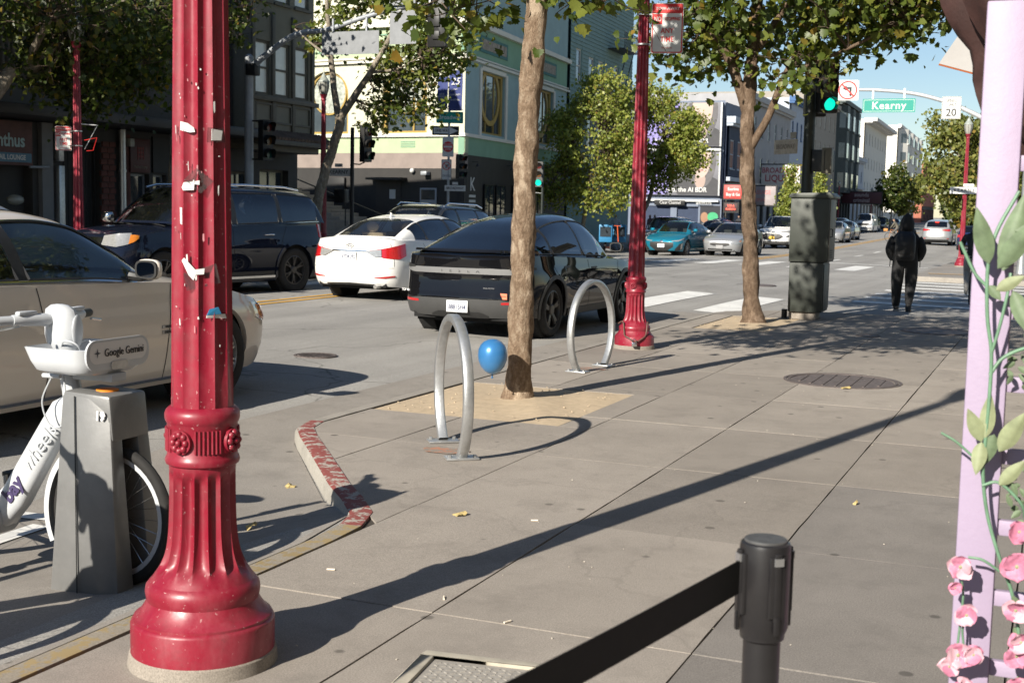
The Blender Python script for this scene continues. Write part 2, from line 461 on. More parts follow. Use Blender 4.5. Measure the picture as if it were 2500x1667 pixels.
# near pavement -------------------------------------------------
side = MB()
side.prism([(-3.28, -6), (4.5, -6), (4.5, 22.1), (-4.3, 21.85), (-4.95, 21.3), (-5.17, 20.6), (-5.17, 8.45), (-5.05, 8.1), (-3.83, 6.53), (-3.36, 6.0)], -.16, -.012)
sidewalk = tag(side.build('sidewalk', M_joint, smooth=0), 'pavement bed under the near slabs', None, None, 'structure')
def clip(poly, n, d):
    out = []
    for i in range(len(poly)):
        a, b = poly[i], poly[(i+1) % len(poly)]
        da = n[0]*a[0]+n[1]*a[1]-d; db = n[0]*b[0]+n[1]*b[1]-d
        if da >= 0: out.append(a)
        if da*db < 0:
            t = da/(da-db); out.append((a[0]+(b[0]-a[0])*t, a[1]+(b[1]-a[1])*t))
    return out
M_conc_d = concrete_mat('older pavement concrete', (.24, .22, .20), .14)
def slab(poly, gap=.003):
    if len(poly) < 3: return
    cx = sum(p[0] for p in poly)/len(poly); cy = sum(p[1] for p in poly)/len(poly)
    ar = abs(sum(poly[i][0]*poly[(i+1) % len(poly)][1]-poly[(i+1) % len(poly)][0]*poly[i][1] for i in range(len(poly))))/2
    if ar < .03: return
    q = []
    for x, y in poly:
        q.append((x-gap*(1 if x > cx else -1)-cx, y-gap*(1 if y > cy else -1)-cy))
    # a few points along each edge, pushed in a little, so the joints are ragged
    e = []
    for i in range(len(q)):
        a, b = Vector(q[i]), Vector(q[(i+1) % len(q)])
        n = max(1, int((b-a).length/.22)); nrm = Vector((-(b-a).y, (b-a).x)).normalized()
        for k in range(n):
            p = a+(b-a)*k/n
            if k: p = p+nrm*random.uniform(0, .004)
            e.append((p.x, p.y))
    mb = MB(); h = random.uniform(-.002, .002); mb.prism(e, -.10, h)
    mb.build('paving_slab', M_conc_d if (cx > -1.1 and cy < 8.5 and cx > -.9) else M_conc, sidewalk, smooth=0, loc=(cx, cy, 0))
YC = [4.66+1.69*i for i in range(-6, 11)]
cols = [(-5.15, -4.33), (-4.33, -3.25), (-3.25, -2.31), (-2.31, -1.21), (-1.21, -.1), (-.1, 1.0), (1.0, 2.1), (2.1, 3.2), (3.2, 4.4)]
PITS = [(-5.15, -3.50, 9.2, 11.12), (-4.82, -3.74, 17.9, 20.42)]
def ysplit(xa, xb):
    c = sorted(set([y for y in YC if -5 < y < 21.2]+[-5, 22.0]))
    return c
for xa, xb in cols:
    c = ysplit(xa, xb)
    for ya, yb in zip(c[:-1], c[1:]):
        rects = [(xa, xb, ya, yb)]
        for (p0, p1, q0, q1) in PITS:
            nr = []
            for (a0, a1, b0, b1) in rects:
                if a1 <= p0 or a0 >= p1 or b1 <= q0 or b0 >= q1: nr.append((a0, a1, b0, b1)); continue
                if b0 < q0: nr.append((a0, a1, b0, q0))
                if b1 > q1: nr.append((a0, a1, q1, b1))
                bb0, bb1 = max(b0, q0), min(b1, q1)
                if a0 < p0: nr.append((a0, p0, bb0, bb1))
                if a1 > p1: nr.append((p1, a1, bb0, bb1))
            rects = nr
        for (a0, a1, b0, b1) in rects:
            poly = [(a0, b0), (a1, b0), (a1, b1), (a0, b1)]
            if a0 < -3.26:
                d = Vector((-5.05+3.83, 8.1-6.53)); n = Vector((d.y, -d.x)).normalized()
                poly = clip(poly, n, n.x*-3.83+n.y*6.53)
                d = Vector((-3.83+3.36, 6.53-6.0)); n = Vector((d.y, -d.x)).normalized()
                poly = clip(poly, n, n.x*-3.36+n.y*6.0)
            if b1 > 20.4 and a0 < -4.2:
                n = Vector((.58, -.81)).normalized()
                poly = clip(poly, n, n.x*-4.95+n.y*21.4)
            slab(poly)
# kerbs along the near pavement
KO = [(-3.40, -5), (-3.40, 5.45), (-3.42, 5.75), (-3.50, 6.0), (-3.72, 6.28), (-3.96, 6.55), (-4.6, 7.36), (-5.0, 7.86), (-5.2, 8.14), (-5.29, 8.45), (-5.30, 8.8), (-5.30, 20.5), (-5.24, 20.9), (-5.02, 21.4), (-4.5, 21.9), (-3.8, 22.12), (4.4, 22.2)]
def off(pl, d):
    out = []
    for i, p in enumerate(pl):
        a = Vector(pl[max(i-1, 0)]); b = Vector(pl[min(i+1, len(pl)-1)]); t = (b-a).normalized()
        out.append((p[0]+t.y*d, p[1]-t.x*d))
    return out
KI = off(KO, .14)
def kerb(i0, i1, m, name, label, ztop=.004, cut=.012):
    mb = MB(); P = []
    for i in range(i0, i1+1):
        a, b = KO[i], KI[i]; t = Vector((b[0]-a[0], b[1]-a[1]))
        P.append([(a[0]-t.x*.06, a[1]-t.y*.06, -.22), (a[0], a[1], ztop-.035), (a[0]+t.x*.10, a[1]+t.y*.10, ztop-.008), (a[0]+t.x*.24, a[1]+t.y*.24, ztop), (b[0]-t.x*.02, b[1]-t.y*.02, ztop), (b[0], b[1], -.1)])
    mb.grid(P, flip=True)
    for e, fl in ((P[0], 0), (P[-1], 1)):
        f = list(range(len(e)))
        mb.add(e, [tuple(f) if fl else tuple(reversed(f))])
    # split the face (bare concrete) from the painted top
    o = mb.build(name, [m], smooth=30)
    return o
kerbs = thing('kerb', 'kerb line edging the near pavement', None, (0, 0, 0)); del kerbs['label']; kerbs['kind'] = 'structure'
def kpart(*a):
    o = kerb(*a); o.parent = kerbs; return o
kpart(0, 2, M_yelk, 'yellow_kerb', ''); kpart(2, 9, M_redk, 'red_kerb', ''); kpart(9, 16, M_kerb, 'plain_kerb', '')
# bare concrete face of the red kerb
mb = MB(); P = []
for i in range(3, 10):
    a, b = KO[i], KI[i]; t = Vector((b[0]-a[0], b[1]-a[1]))
    P.append([(a[0]-t.x*.09, a[1]-t.y*.09, -.22), (a[0]-t.x*.03, a[1]-t.y*.03, -.035), (a[0]+t.x*.085, a[1]+t.y*.085, -.0045)])
mb.grid(P, flip=True); mb.build('kerb_face', concrete_mat('bare kerb face', (.34, .32, .28), .03), kerbs, smooth=40)
# gutter strips and apron
def strip(name, pts, m, dz=.004, parent=road):
    "pts: list of (left, right) ground pairs; laid just above the road"
    mb = MB(); P = []
    for (a, b) in pts:
        P.append([(a[0]+(b[0]-a[0])*k/4, a[1]+(b[1]-a[1])*k/4, road_z(a[0]+(b[0]-a[0])*k/4, a[1]+(b[1]-a[1])*k/4)+dz) for k in range(5)])
    mb.grid(P); return mb.build(name, m, parent, smooth=60)
strip('gutter', [((-5.98, y), (-5.31, y)) for y in np.arange(8.5, 21.6, 1.3)], M_conc2)
strip('apron', [((-5.2-.02*y, y), (-3.41, y)) for y in (3.0, 3.6, 4.2, 4.8)]+[((-5.35, 5.4), (-3.41, 5.4)), ((-5.5, 6.0), (-3.5, 6.0)), ((-5.62, 6.5), (-3.95, 6.5)), ((-5.75, 7.2), (-4.5, 7.2)), ((-5.9, 8.0), (-5.12, 8.0)), ((-5.98, 8.5), (-5.31, 8.5))], M_conc2, .005)
# tree pits of tan grit, slightly sunk, uneven
for k, (x0, x1, y0, y1) in enumerate(PITS):
    n = 26; mb = MB(); P = []
    cx, cy = ((-4.28, 10.28) if k == 0 else (-4.28, 19.15))
    for j in range(n+1):
        row = []
        for i in range(n+1):
            x = x0+.01+(x1-x0-.02)*i/n; y = y0+.01+(y1-y0-.02)*j/n
            e = min(i, n-i, j, n-j)/n; d = math.hypot(x-cx, y-cy)
            row.append((x, y, -.006+.030*min(1, e*4)*math.exp(-d*1.1)+.008*math.sin(x*9+y*5)*min(1, e*6)+random.uniform(-.004, .004)*min(1, e*8)))
        P.append(row)
    mb.grid(P); o = mb.build('tree_pit', M_granite, sidewalk, smooth=60)
# stone chips scattered in and around the pits
mb = MB()
for k, (x0, x1, y0, y1) in enumerate(PITS):
    for i in range(70):
        x = random.uniform(x0+.03, x1-.03); y = random.uniform(y0+.03, y1-.03); r = random.uniform(.003, .007)
        mb.box((x, y, .012+random.uniform(-.004, .006)), (r*2, r*1.5, r*1.2), random.uniform(0, 3))
mb.build('grit', mat('grit', (.52, .42, .29), .9, var=.3, scale=200), sidewalk, smooth=0)['kind'] = 'stuff'
# manhole covers on the pavement and road
def manhole(c, r, bars=True, z=0.004, ry=None, parent=sidewalk, m=M_iron, name='manhole_cover'):
    mb = MB(); ry = ry or r; n = 48
    def ring(r0, r1, z0, z1):
        vs = []; fs = []
        for k in range(n):
            t = 2*PI*k/n
            for rr, zz in ((r0, z0), (r0, z1), (r1, z1), (r1, z0)):
                vs.append((rr*math.cos(t), rr*math.sin(t)*ry/r, zz))
        for k in range(n):
            a = k*4; b = ((k+1) % n)*4
            fs += [(a, b, b+1, a+1)[::-1], (a+1, b+1, b+2, a+2)[::-1], (a+2, b+2, b+3, a+3)[::-1]]
        mb.add(vs, fs)
    mb.lathe([(r*.86, -.02), (r*.86, .0)], n)
    ring(r*.88, r*.93, -.01, .005); ring(r*.95, r, -.01, .004)
    if bars:
        for i in range(-3, 4):
            w = math.sqrt(max(0, .62-(i*.22)**2))*r
            mb.box((i*.22*r, 0, .003), (.02, 2*w, .006))
    o = mb.build(name, m, parent, smooth=30, loc=(c[0], c[1], z)); return o
manhole((-1.96, 13.12), .58); manhole((-2.4, 18.2), .17, False); manhole((-1.6, 19.5), .52, False)
manhole((-7.6, 12.3), .24, True, road_z(-7.6, 12.3)+.006, parent=road)
manhole((-6.8, 31.0), .5, False, zr(-6.8, 31)+.006, parent=road)
# concrete pull box set into the pavement at the bottom edge
pb = thing('utility_box', None, None, (-1.83, 3.98, .001), R_(8)); pb['kind'] = 'structure'; pb.name = 'utility_box'
mb = MB()
for dx, dy, wx, wy in ((0, .25, .5, .05), (0, -.25, .5, .05), (-.225, 0, .05, .45), (.225, 0, .05, .45)): mb.box((dx, dy, .0), (wx, wy, .026))
mb.build('rim', mat('pale polymer concrete', (.46, .42, .34), .85, var=.15, scale=12), pb, bevel=.006)
mb = MB(); mb.box((0, 0, -.006), (.4, .44, .012))
for i in range(13):
    for j in range(14): mb.box((-.17+i*.028, -.19+j*.029, .001), (.017, .006, .004), .6 if (i+j) % 2 else -.6)
mb.build('lid', mat('grey polymer lid', (.30, .28, .25), .85, var=.15, scale=20), pb, smooth=0)

# painted markings ------------------------------------------------
def quadmark(name, c4, m, n=8, dz=.008):
    a, b, c, d = [Vector(p) for p in c4]; mb = MB(); P = []
    for j in range(n+1):
        l = a+(d-a)*j/n; r = b+(c-b)*j/n
        P.append([(l.x+(r.x-l.x)*k/2, l.y+(r.y-l.y)*k/2, zr(l.x+(r.x-l.x)*k/2, l.y+(r.y-l.y)*k/2)+dz) for k in range(3)])
    mb.grid(P); return mb.build(name, m, road, smooth=60)
for i in range(9):
    x = -5.55-i*1.48
    quadmark('crosswalk_stripe', [(x-.33, 21.9+.05*i), (x+.33, 21.75+.05*i), (x+.36, 26.5+.12*i), (x-.30, 26.7+.12*i)], M_white)
for i in range(8):
    x = -6.6-i*1.6
    quadmark('crosswalk_stripe', [(x-.34, 43.4), (x+.34, 43.4), (x+.34, 48.4), (x-.34, 48.4)], M_white)
for i in range(7):
    y = 26.75+i*1.72
    quadmark('crosswalk_stripe', [(-3.9, y), (2.0, y-1.5), (2.0, y-.9), (-3.9, y+.58)], M_white)
for dx in (-.16, .16):
    quadmark('centre_line', [(-12.35+dx-.06, -10), (-12.35+dx+.06, -10), (-12.0+dx+.06, 20.6), (-12.0+dx-.06, 20.6)], M_yell, 20)
    quadmark('centre_line', [(-11.1+dx-.06, 50), (-11.1+dx+.06, 50), (-11.1+ax(150)+dx+.06, 150), (-11.1+ax(150)+dx-.06, 150)], M_yell, 40)
for i in range(10):
    y = 52+i*9; x = -8.2+ax(y)
    quadmark('lane_dash', [(x-.07, y), (x+.07, y), (x+.0, y+3), (x-.14, y+3)], M_white)
quadmark('stop_line', [(-9.5, 50.2), (-4.6, 50.2), (-4.6, 50.6), (-9.5, 50.6)], M_white)
strip('bay_line', [((-5.35, 5.35), (-5.35, 5.47)), ((-4.0, 5.5), (-4.0, 5.62))], M_white, .010)
strip('bay_line', [((-4.9, 3.0), (-4.78, 3.0)), ((-5.05, 5.3), (-4.93, 5.3))], M_white, .012)

# far pavements ----------------------------------------------------
def pave(name, left, right, ys, m=M_conc2):
    mb = MB(); L = [(left(y), y) for y in ys]; Rr = [(right(y), y) for y in ys]
    top = [[(l[0], l[1], zs(l[1])), ((l[0]+r[0])/2, l[1], zs(l[1])+.02), (r[0], r[1], zs(r[1]))] for l, r in zip(L, Rr)]
    mb.grid(top)
    for S, fl in ((L, False), (Rr, True)):
        mb.grid([[(p[0], p[1], zs(p[1])), (p[0], p[1], zs(p[1])-.2)] for p in S], flip=fl)
    for k, fl in ((0, False), (-1, True)):
        a, b = L[k], Rr[k]
        mb.grid([[(a[0], a[1], zs(a[1])-.2), (b[0], b[1], zs(b[1])-.2)], [(a[0], a[1], zs(a[1])), (b[0], b[1], zs(b[1]))]], flip=fl)
    return tag(mb.build(name, m, smooth=30), kind='structure')
yl = list(np.arange(-8, 36.1, 2))
pave('far_pavement', lambda y: -30, lambda y: -17.1 if y < 29 else -17.1-(y-29)*.45, yl)
yl = [43.5, 44, 44.6, 46, 50]+list(np.arange(55, 360, 10))
pave('far_pavement', lambda y: -60, lambda y: -19.2+max(0, (45-y))*-.9+ax(y) if y < 50 else -18.8+ax(y), yl)
yl = [38.6, 38.9, 39.4, 40.2, 41.5, 43]+list(np.arange(46, 360, 8))
pave('right_pavement', lambda y: -3.7-.35*min(1, (y-38.6)/1.5)+ax(y)*.25, lambda y: 40, yl)
# dark kerb edge of the corner island across the side street
mb = MB(); P = []
for k in range(10):
    t = k/9; x = -4.0+t*4.2; y = 38.45-.25*math.sin(t*1.5)-t*.4
    P.append([(x, y, zb(y)-.02), (x, y+.02, zs(y)+.006), (x, y+.28, zs(y)+.008)])
mb.grid(P, flip=True); mb.build('corner_kerb', M_kerb, road, smooth=30)
quadmark('corner_line', [(-3.7, 40.6), (-1.9, 40.7), (-1.9, 40.95), (-3.7, 40.85)], M_yell, 4, .155)

# ================================================================ VEHICLES
M_tyre = mat('tyre rubber', (.018, .017, .016), .85, var=.25, scale=20)
M_trim = mat('black plastic trim', (.022, .022, .022), .5, var=.15, scale=10)
M_under = mat('underbody', (.008, .008, .008), .9, var=0)
M_chrome = mat('chrome', (.75, .75, .75), .12, 1.0, 0)
M_alloy = mat('alloy rim', (.50, .49, .47), .3, .8, .08, 8)
M_alloyd = mat('dark alloy rim', (.10, .095, .09), .4, .7, .1, 8)
M_steel = mat('grey wheel cover', (.34, .34, .33), .4, .6, .1, 8)
M_lens = mat('clear lamp lens', (.40, .40, .39), .08, .4, .15, 30, coat=1.)
M_tail = mat('red lamp lens', (.42, .012, .014), .1, 0, .15, 20, coat=1.)
M_amber = mat('amber lamp lens', (.70, .22, .02), .12, 0, .1, 30, coat=1.)
M_plate = mat('licence plate', (.72, .73, .74), .45, 0, .04, 20)
M_plateink = mat('plate ink', (.03, .04, .10), .6, 0, 0)
M_seat = mat('dark upholstery', (.035, .033, .032), .8, var=.2)
M_seatl = mat('beige upholstery', (.36, .31, .24), .8, var=.1)
M_gtint = glass_mat('dark tinted glass', (.10, .12, .14), .06, .75)
M_gclear = glass_mat('car glass', (.70, .76, .73), .03, .95)
M_seam = mat('panel gap', (.012, .012, .012), .9, var=0)

class Car:
    def __init__(s, name, label, loc, rz, spec, group=None):
        s.S = spec; S = spec
        s.L, s.W, s.H = S['L'], S['W'], S['H']
        s.root = thing(name, label, S.get('cat', 'car'), loc, rz, group)
        s.res = S.get('res', 1.0)
        s.xf = s.L/2-S['fo']; s.xr = s.xf-S['wb']; s.rw = S['rw']; s.ra = S.get('ra', s.rw+.055)
        s.paint = S['paint']
        s.outline(); s.body(); s.greenhouse(); s.wheels(); s.extras()
    # ---- lower shell
    def outline(s):
        S = s.S; h = s.L/2; w = s.W/2
        fr, rr = S.get('fr', .42), S.get('rr', .36)       # plan rounding front / rear
        fc, rc = S.get('fc', .10), S.get('rc', .08)       # bow of the bumpers
        P = [(h, 0), (h-fc*.18, w*.35), (h-fc*.62, w*.62), (h-fc-fr*.16, w*.82), (h-fc-fr*.62, w*.935), (h-fc-fr*1.6, w*.985),
             (s.xf-.5, w), (0, w), (s.xr+.4, w), (-h+rc+rr*1.7, w*.985), (-h+rc+rr*.66, w*.935), (-h+rc+rr*.15, w*.81), (-h+rc*.6, w*.60), (-h+rc*.17, w*.33), (-h, 0)]
        C = cr([(a, b, 0) for a, b in P], 24)
        # resample by arc length, with extra columns at the wheel-arch ends
        d = [0]
        for a, b in zip(C[:-1], C[1:]): d.append(d[-1]+(b-a).length)
        n = int(150*s.res)
        t = list(np.linspace(0, d[-1], n))
        X = np.array([c.x for c in C]); Y = np.array([c.y for c in C]); D = np.array(d)
        for xw in (s.xf, s.xr):
            for e in (-1, 1):
                for q in (.001, .015, .04, -.006):
                    t.append(float(np.interp(-(xw+e*(s.ra-q)), -X, D)))
        t = sorted(t)
        s.T = t; s.D = D; s.X = X; s.Y = Y; s.arc = d[-1]
    def ztop(s, x): return sinterp(x, s.S['belt'])
    def zlow(s, x, y):
        z = interp(x, s.S['sill'])
        if y > s.W*.36:
            for xw in (s.xf, s.xr):
                q = s.ra**2-(x-xw)**2
                if q > 0: z = max(z, s.rw+math.sqrt(q)*1.0)
        return z
    def P(s, t, z, sg=1, off=0.):
        "point on the lower shell: arc length t from the nose, height z"
        S = s.S
        x = float(np.interp(t, s.D, s.X)); y = float(np.interp(t, s.D, s.Y))
        e = 1e-3
        tx = float(np.interp(t+e, s.D, s.X))-float(np.interp(t-e, s.D, s.X)); ty = float(np.interp(t+e, s.D, s.Y))-float(np.interp(t-e, s.D, s.Y))
        ln = math.hypot(tx, ty) or 1; nx, ny = -ty/ln, tx/ln
        if nx*x+ny*y < 0: nx, ny = -nx, -ny
        h = s.L/2
        kf = min(max((x-(s.xf-.1))/(h-s.xf+.1), 0), 1); kr = min(max((s.xr+.1-x)/(h+s.xr+.1), 0), 1)
        # side section
        ins = sinterp(z, S['side'])
        yy = y*(1-ins/(s.W/2))
        xx = x-sinterp(z, S['nose'])*kf*kf*(3-2*kf)+sinterp(z, S['tail'])*kr*kr*(3-2*kr)
        # haunches over the wheels
        for xw in (s.xf, s.xr):
            g = math.exp(-((x-xw)/.42)**2)*math.exp(-((z-s.rw*1.9)/.16)**2)
            yy += S.get('flare', .012)*g*(1 if y > .1 else 0)
        if off:
            xx += nx*off; yy += ny*off
        return Vector((xx, yy*sg, z))
    def body(s):
        S = s.S; nv = max(10, int(22*s.res)); M = MB()
        rows = {}
        for sg in (1, -1):
            G = []
            for t in s.T:
                p = s.P(t, .5); x0 = float(np.interp(t, s.D, s.X)); y0 = float(np.interp(t, s.D, s.Y))
                zl, zt = s.zlow(x0, y0), s.ztop(x0)
                G.append([s.P(t, zl+(zt-zl)*k/nv, sg) for k in range(nv+1)])
            rows[sg] = G
            M.grid(G, flip=(sg == 1))
            # folded lip under the edge
            M.grid([[g[0], g[0]+Vector((0, -sg*.05 if abs(g[0].y) > .3 else 0, .0))-Vector((math.copysign(.04, g[0].x) if abs(g[0].y) < s.W*.36 else 0, 0, 0))] for g in G], flip=(sg == -1))
        # deck (hood, cowl, boot lid)
        m = 10; dk = []
        for i, t in enumerate(s.T):
            a, b = rows[-1][i][-1], rows[1][i][-1]; x = a.x
            x0 = float(np.interp(t, s.D, s.X))
            zc = sinterp(x0, S['deck'])
            r = []
            for k in range(m+1):
                q = -1+2*k/m; q = math.copysign(abs(q)**.75, q)
                p = a+(b-a)*((q+1)/2)
                p.z = a.z+(zc-a.z)*(1-abs(q)**S.get('crown', 3.0))
                r.append(p)
            dk.append(r)
        M.grid(dk, flip=True)
        s.bodyo = M.build('body', s.paint, s.root, smooth=38, merge=True)
        # dark inner volume
        u = MB(); zf = .2
        hw = s.W/2-.26
        u.bb(-s.L/2+.22, s.L/2-.22, -hw, hw, zf, S.get('inz', .62)); 
        x0, x1 = s.xr+s.ra+.02, s.xf-s.ra-.02
        u.bb(x0, x1, -s.W/2+.07, s.W/2-.07, S['sill'][0][1]-.005, S.get('inz', .62))
        for xw in (s.xf, s.xr):
            for sg in (1, -1):
                u.cyl((xw, sg*(s.W/2-.20), s.rw), s.ra+.01, .22, 24, 'y')
        for xe, sg in ((s.L/2-.1, 1), (-s.L/2+.1, -1)):
            u.box((xe-sg*.12, 0, .32), (.16, s.W-.5, .16))
        u.build('underbody', M_under, s.root, smooth=0)
    # ---- cabin
    def Q(s, x, a, sg=1, off=0.):
        "point on the cabin: station x, angle a (0 sill .. pi/2 roof centre)"
        S = s.S; G = S['cab']
        zb_ = s.ztop(x)+S.get('beltin', 0.); zc = max(sinterp(x, G['roof']), zb_+.004)
        p = G.get('p', 4.6)
        hh = math.sin(a)**(2/p) if a > 0 else 0.; cc = math.cos(a)**(2/p) if a < PI/2-1e-6 else 0.
        yb = interp(x, G['yb']); yt = interp(x, G['yt'])
        full = (zc-zb_)/(s.H-zb_)
        y = (yb+(yt-yb)*hh*min(1, full))*cc
        z = zb_+(zc-zb_)*hh
        xx = x
        if x > G['xA']: k = min(1, (x-G['xA'])/(G['x1']-G['xA'])); xx = x-G.get('bowf', .22)*k*(y/yb)**2
        if x < G['xD']: k = min(1, (G['xD']-x)/(G['xD']-G['x0'])); xx = x+G.get('bowr', .16)*k*(y/yb)**2
        v = Vector((xx, y*sg, z))
        if off:
            n = Vector((0, y*sg, (z-zb_)*1.0+.0))
            if n.length > 1e-6: v += n.normalized()*off
        return v
    def greenhouse(s):
        S = s.S; G = S['cab']
        cuts = sorted(set([G['x0'], G['x1'], G['xA'], G['xD']]+[v for w in G['win'] for v in w]+list(G['ws'])+list(G['rw'])))
        xsn = []
        for a, b in zip(cuts[:-1], cuts[1:]):
            k = max(1, int(math.ceil((b-a)/(.055/s.res)))); xsn += [a+(b-a)*j/k for j in range(k)]
        xsn.append(cuts[-1])
        p_ = G.get('p', 4.6); wh = G.get('wh', (.07, .84))   # window bottom / top as shares of the cabin height
        sa = (math.asin(wh[0]**(p_/2)), math.asin(wh[1]**(p_/2)))
        ta = math.acos(G.get('tp', .83)**(p_/2))   # pillar edge of windscreen / backlight
        ta = max(ta, sa[1]+.06)
        A = [0, math.asin((wh[0]*.5)**(p_/2))]+[math.asin((wh[0]+(wh[1]-wh[0])*q/7)**(p_/2)) for q in range(8)]+list(np.linspace(sa[1], ta, 3))[1:]+list(np.linspace(ta, PI/2, 7))[1:]
        ia0, ia1, it = 2, 9, 11
        Pn = {}
        for sg in (1, -1): Pn[sg] = [[s.Q(x, a, sg) for a in A] for x in xsn]
        shell = MB(); parts = {}
        n = len(xsn)
        def put(mb, sg, i, j, off=0.):
            g = Pn[sg]; q = [g[i][j], g[i][j+1], g[i+1][j+1], g[i+1][j]]
            mb.add(q, [(0, 1, 2, 3) if sg == 1 else (3, 2, 1, 0)], 0)
        for i in range(n-1):
            xm = (xsn[i]+xsn[i+1])/2
            for j in range(len(A)-1):
                for sg in (1, -1):
                    key = None; mi = 0
                    if ia0 <= j < ia1:
                        for k, (a, b) in enumerate(G['win']):
                            if a <= xm <= b: key = ('side_window', k, sg)
                        if key is None and G['win'][0][0] < xm < G['win'][-1][1]: key = ('pillar', sum(1 for w_ in G['win'] if w_[1] < xm), sg)
                    if j >= it:
                        if G['ws'][0] <= xm <= G['ws'][1]: key = ('windshield', 0, 0)
                        elif G['rw'][0] <= xm <= G['rw'][1]: key = ('rear_window', 0, 0)
                        elif S.get('glassroof') and G['rw'][1] < xm < G['ws'][0]: key = ('glass_roof', 0, 0)
                    if key is None: put(shell, sg, i, j)
                    else: put(parts.setdefault(key, MB()), sg, i, j)
        shell.build('roof_shell', S.get('roofpaint', s.paint), s.root, smooth=40, merge=True)
        for (nm, k, sg), mb in parts.items():
            m = {'side_window': S.get('gside', M_gtint), 'pillar': M_trim, 'windshield': S.get('gws', M_gclear), 'rear_window': S.get('grw', M_gtint), 'glass_roof': M_gtint}[nm]
            mb.build(nm, m, s.root, smooth=60, merge=True)
        # dark gasket round each side window
        for k, (a, b) in enumerate(G['win']):
            for sg in (1, -1):
                pts = [s.Q(x, sa[0], sg, .004) for x in np.linspace(a, b, 10)]+[s.Q(x, sa[1], sg, .004) for x in np.linspace(b, a, 14)]
                pts.append(pts[0]); g = MB(); g.tube(pts, .012, 5, False)
                g.build('window_gasket', M_trim, s.root)
        if S.get('brightbelt'):
            for sg in (1, -1):
                g = MB(); a, b = G['win'][0][0]-.05, G['win'][-1][1]+.02
                g.tube([s.Q(x, math.asin((wh[0]*.6)**(p_/2)), sg, .006) for x in np.linspace(a, b, 26)], .011, 5)
                if S['brightbelt'] > 1: g.tube([s.Q(x, sa[1]+.03, sg, .006) for x in np.linspace(a, b, 30)], .009, 5)
                g.build('window_trim', S.get('beltmat', M_chrome), s.root)
        # seats, dash
        zf = S.get('inz', .62)
        sm = S.get('seatmat', M_seat)
        for xs_, n_ in S.get('seats', ((.25, 2), (-.65, 2))):
            for sg in (1, -1):
                y = sg*s.W*.2; it_ = MB()
                it_.box((xs_, y, zf+.08), (.5, .46, .16)); it_.M = None
                zt = s.ztop(0)+.16
                it_.prism([(xs_-.28, zf), (xs_-.16, zf), (xs_-.26, zt), (xs_-.36, zt)], y-.22, y+.22, axis='y')
                it_.ell((xs_-.34, y, zt+.10), .055, .13, .10, 10, 6)
                it_.build('seat', sm, s.root, smooth=50)
        d = MB(); xd = G['x1']-.32
        d.prism([(xd-.3, zf), (xd+.30, zf), (xd+.28, s.ztop(xd)-.02), (xd-.22, s.ztop(xd)+.02)], -s.W/2+.16, s.W/2-.16, axis='y')
        d.build('dashboard', M_seat, s.root)
    # ---- patches lying on the shell
    def patch(s, name, m, t0, t1, tab, off=.006, sg=1, rear=False, nt=10, nz=4, parent=None):
        """t measured from the nose centre (or from the tail centre if rear) along the shell; tab: (fraction, z low, z high);
        t0 < 0 crosses the centre line"""
        mb = MB(); rows = []
        for i in range(nt+1):
            f = i/nt; t = t0+(t1-t0)*f
            zl = interp(f, [(q[0], q[1]) for q in tab]); zh = interp(f, [(q[0], q[2]) for q in tab])
            g = sg if t >= 0 else -sg; ta = abs(t); tt = s.arc-ta if rear else ta
            rows.append([s.P(tt, zl+(zh-zl)*k/nz, g, off) for k in range(nz+1)])
        mb.grid(rows)
        # edge going back into the body gives the patch thickness
        bd = [r[0] for r in rows]+rows[-1][1:]+[r[-1] for r in rows[-2::-1]]+rows[0][-2:0:-1]
        cin = Vector((0, 0, bd[0].z)); inn = [p+(cin-p).normalized()*(off+.01) for p in bd]
        mb.grid([bd+[bd[0]], inn+[inn[0]]])
        return mb.build(name, m, parent or s.root, smooth=40)
    def seam(s, t, z0, z1, sg, lean=0., rear=False, w=.008):
        mb = MB(); rows = []
        for k in range(13):
            z = z0+(z1-z0)*k/12; tt = t+lean*(k/12)**2
            if rear: tt = s.arc-tt
            rows.append([s.P(tt-w/2, z, sg, .0022), s.P(tt+w/2, z, sg, .0022)])
        mb.grid(rows); return mb.build('panel_seam', M_seam, s.root, smooth=0)
    def tx(s, x):
        "arc length of side point at station x"
        return float(np.interp(-x, -s.X, s.D))
    def wheels(s):
        S = s.S; tw = S.get('tw', .215)
        T = MB(); r = s.rw; w = tw/2; rr = r*S.get('rimr', .68)
        prof = [(rr*.96, -w*.8), (rr+.01, -w*.95), (r*.90, -w), (r*.965, -w*.93), (r, -w*.74), (r, w*.74), (r*.965, w*.93), (r*.90, w), (rr+.01, w*.95), (rr*.96, w*.8)]
        T.lathe(prof, 40, cap=False)
        T.v = [(p[0], -p[2], p[1]) for p in T.v]
        tm = T.build('wheel', M_tyre, s.root, smooth=50)
        Rm = MB(); ns = S.get('spokes', 5)
        Rm.lathe([(rr*.99, -w*.5), (rr*.99, w*.86), (rr*.93, w*.9), (rr*.90, w*.62), (rr*.90, -w*.5)], 40, cap=False)
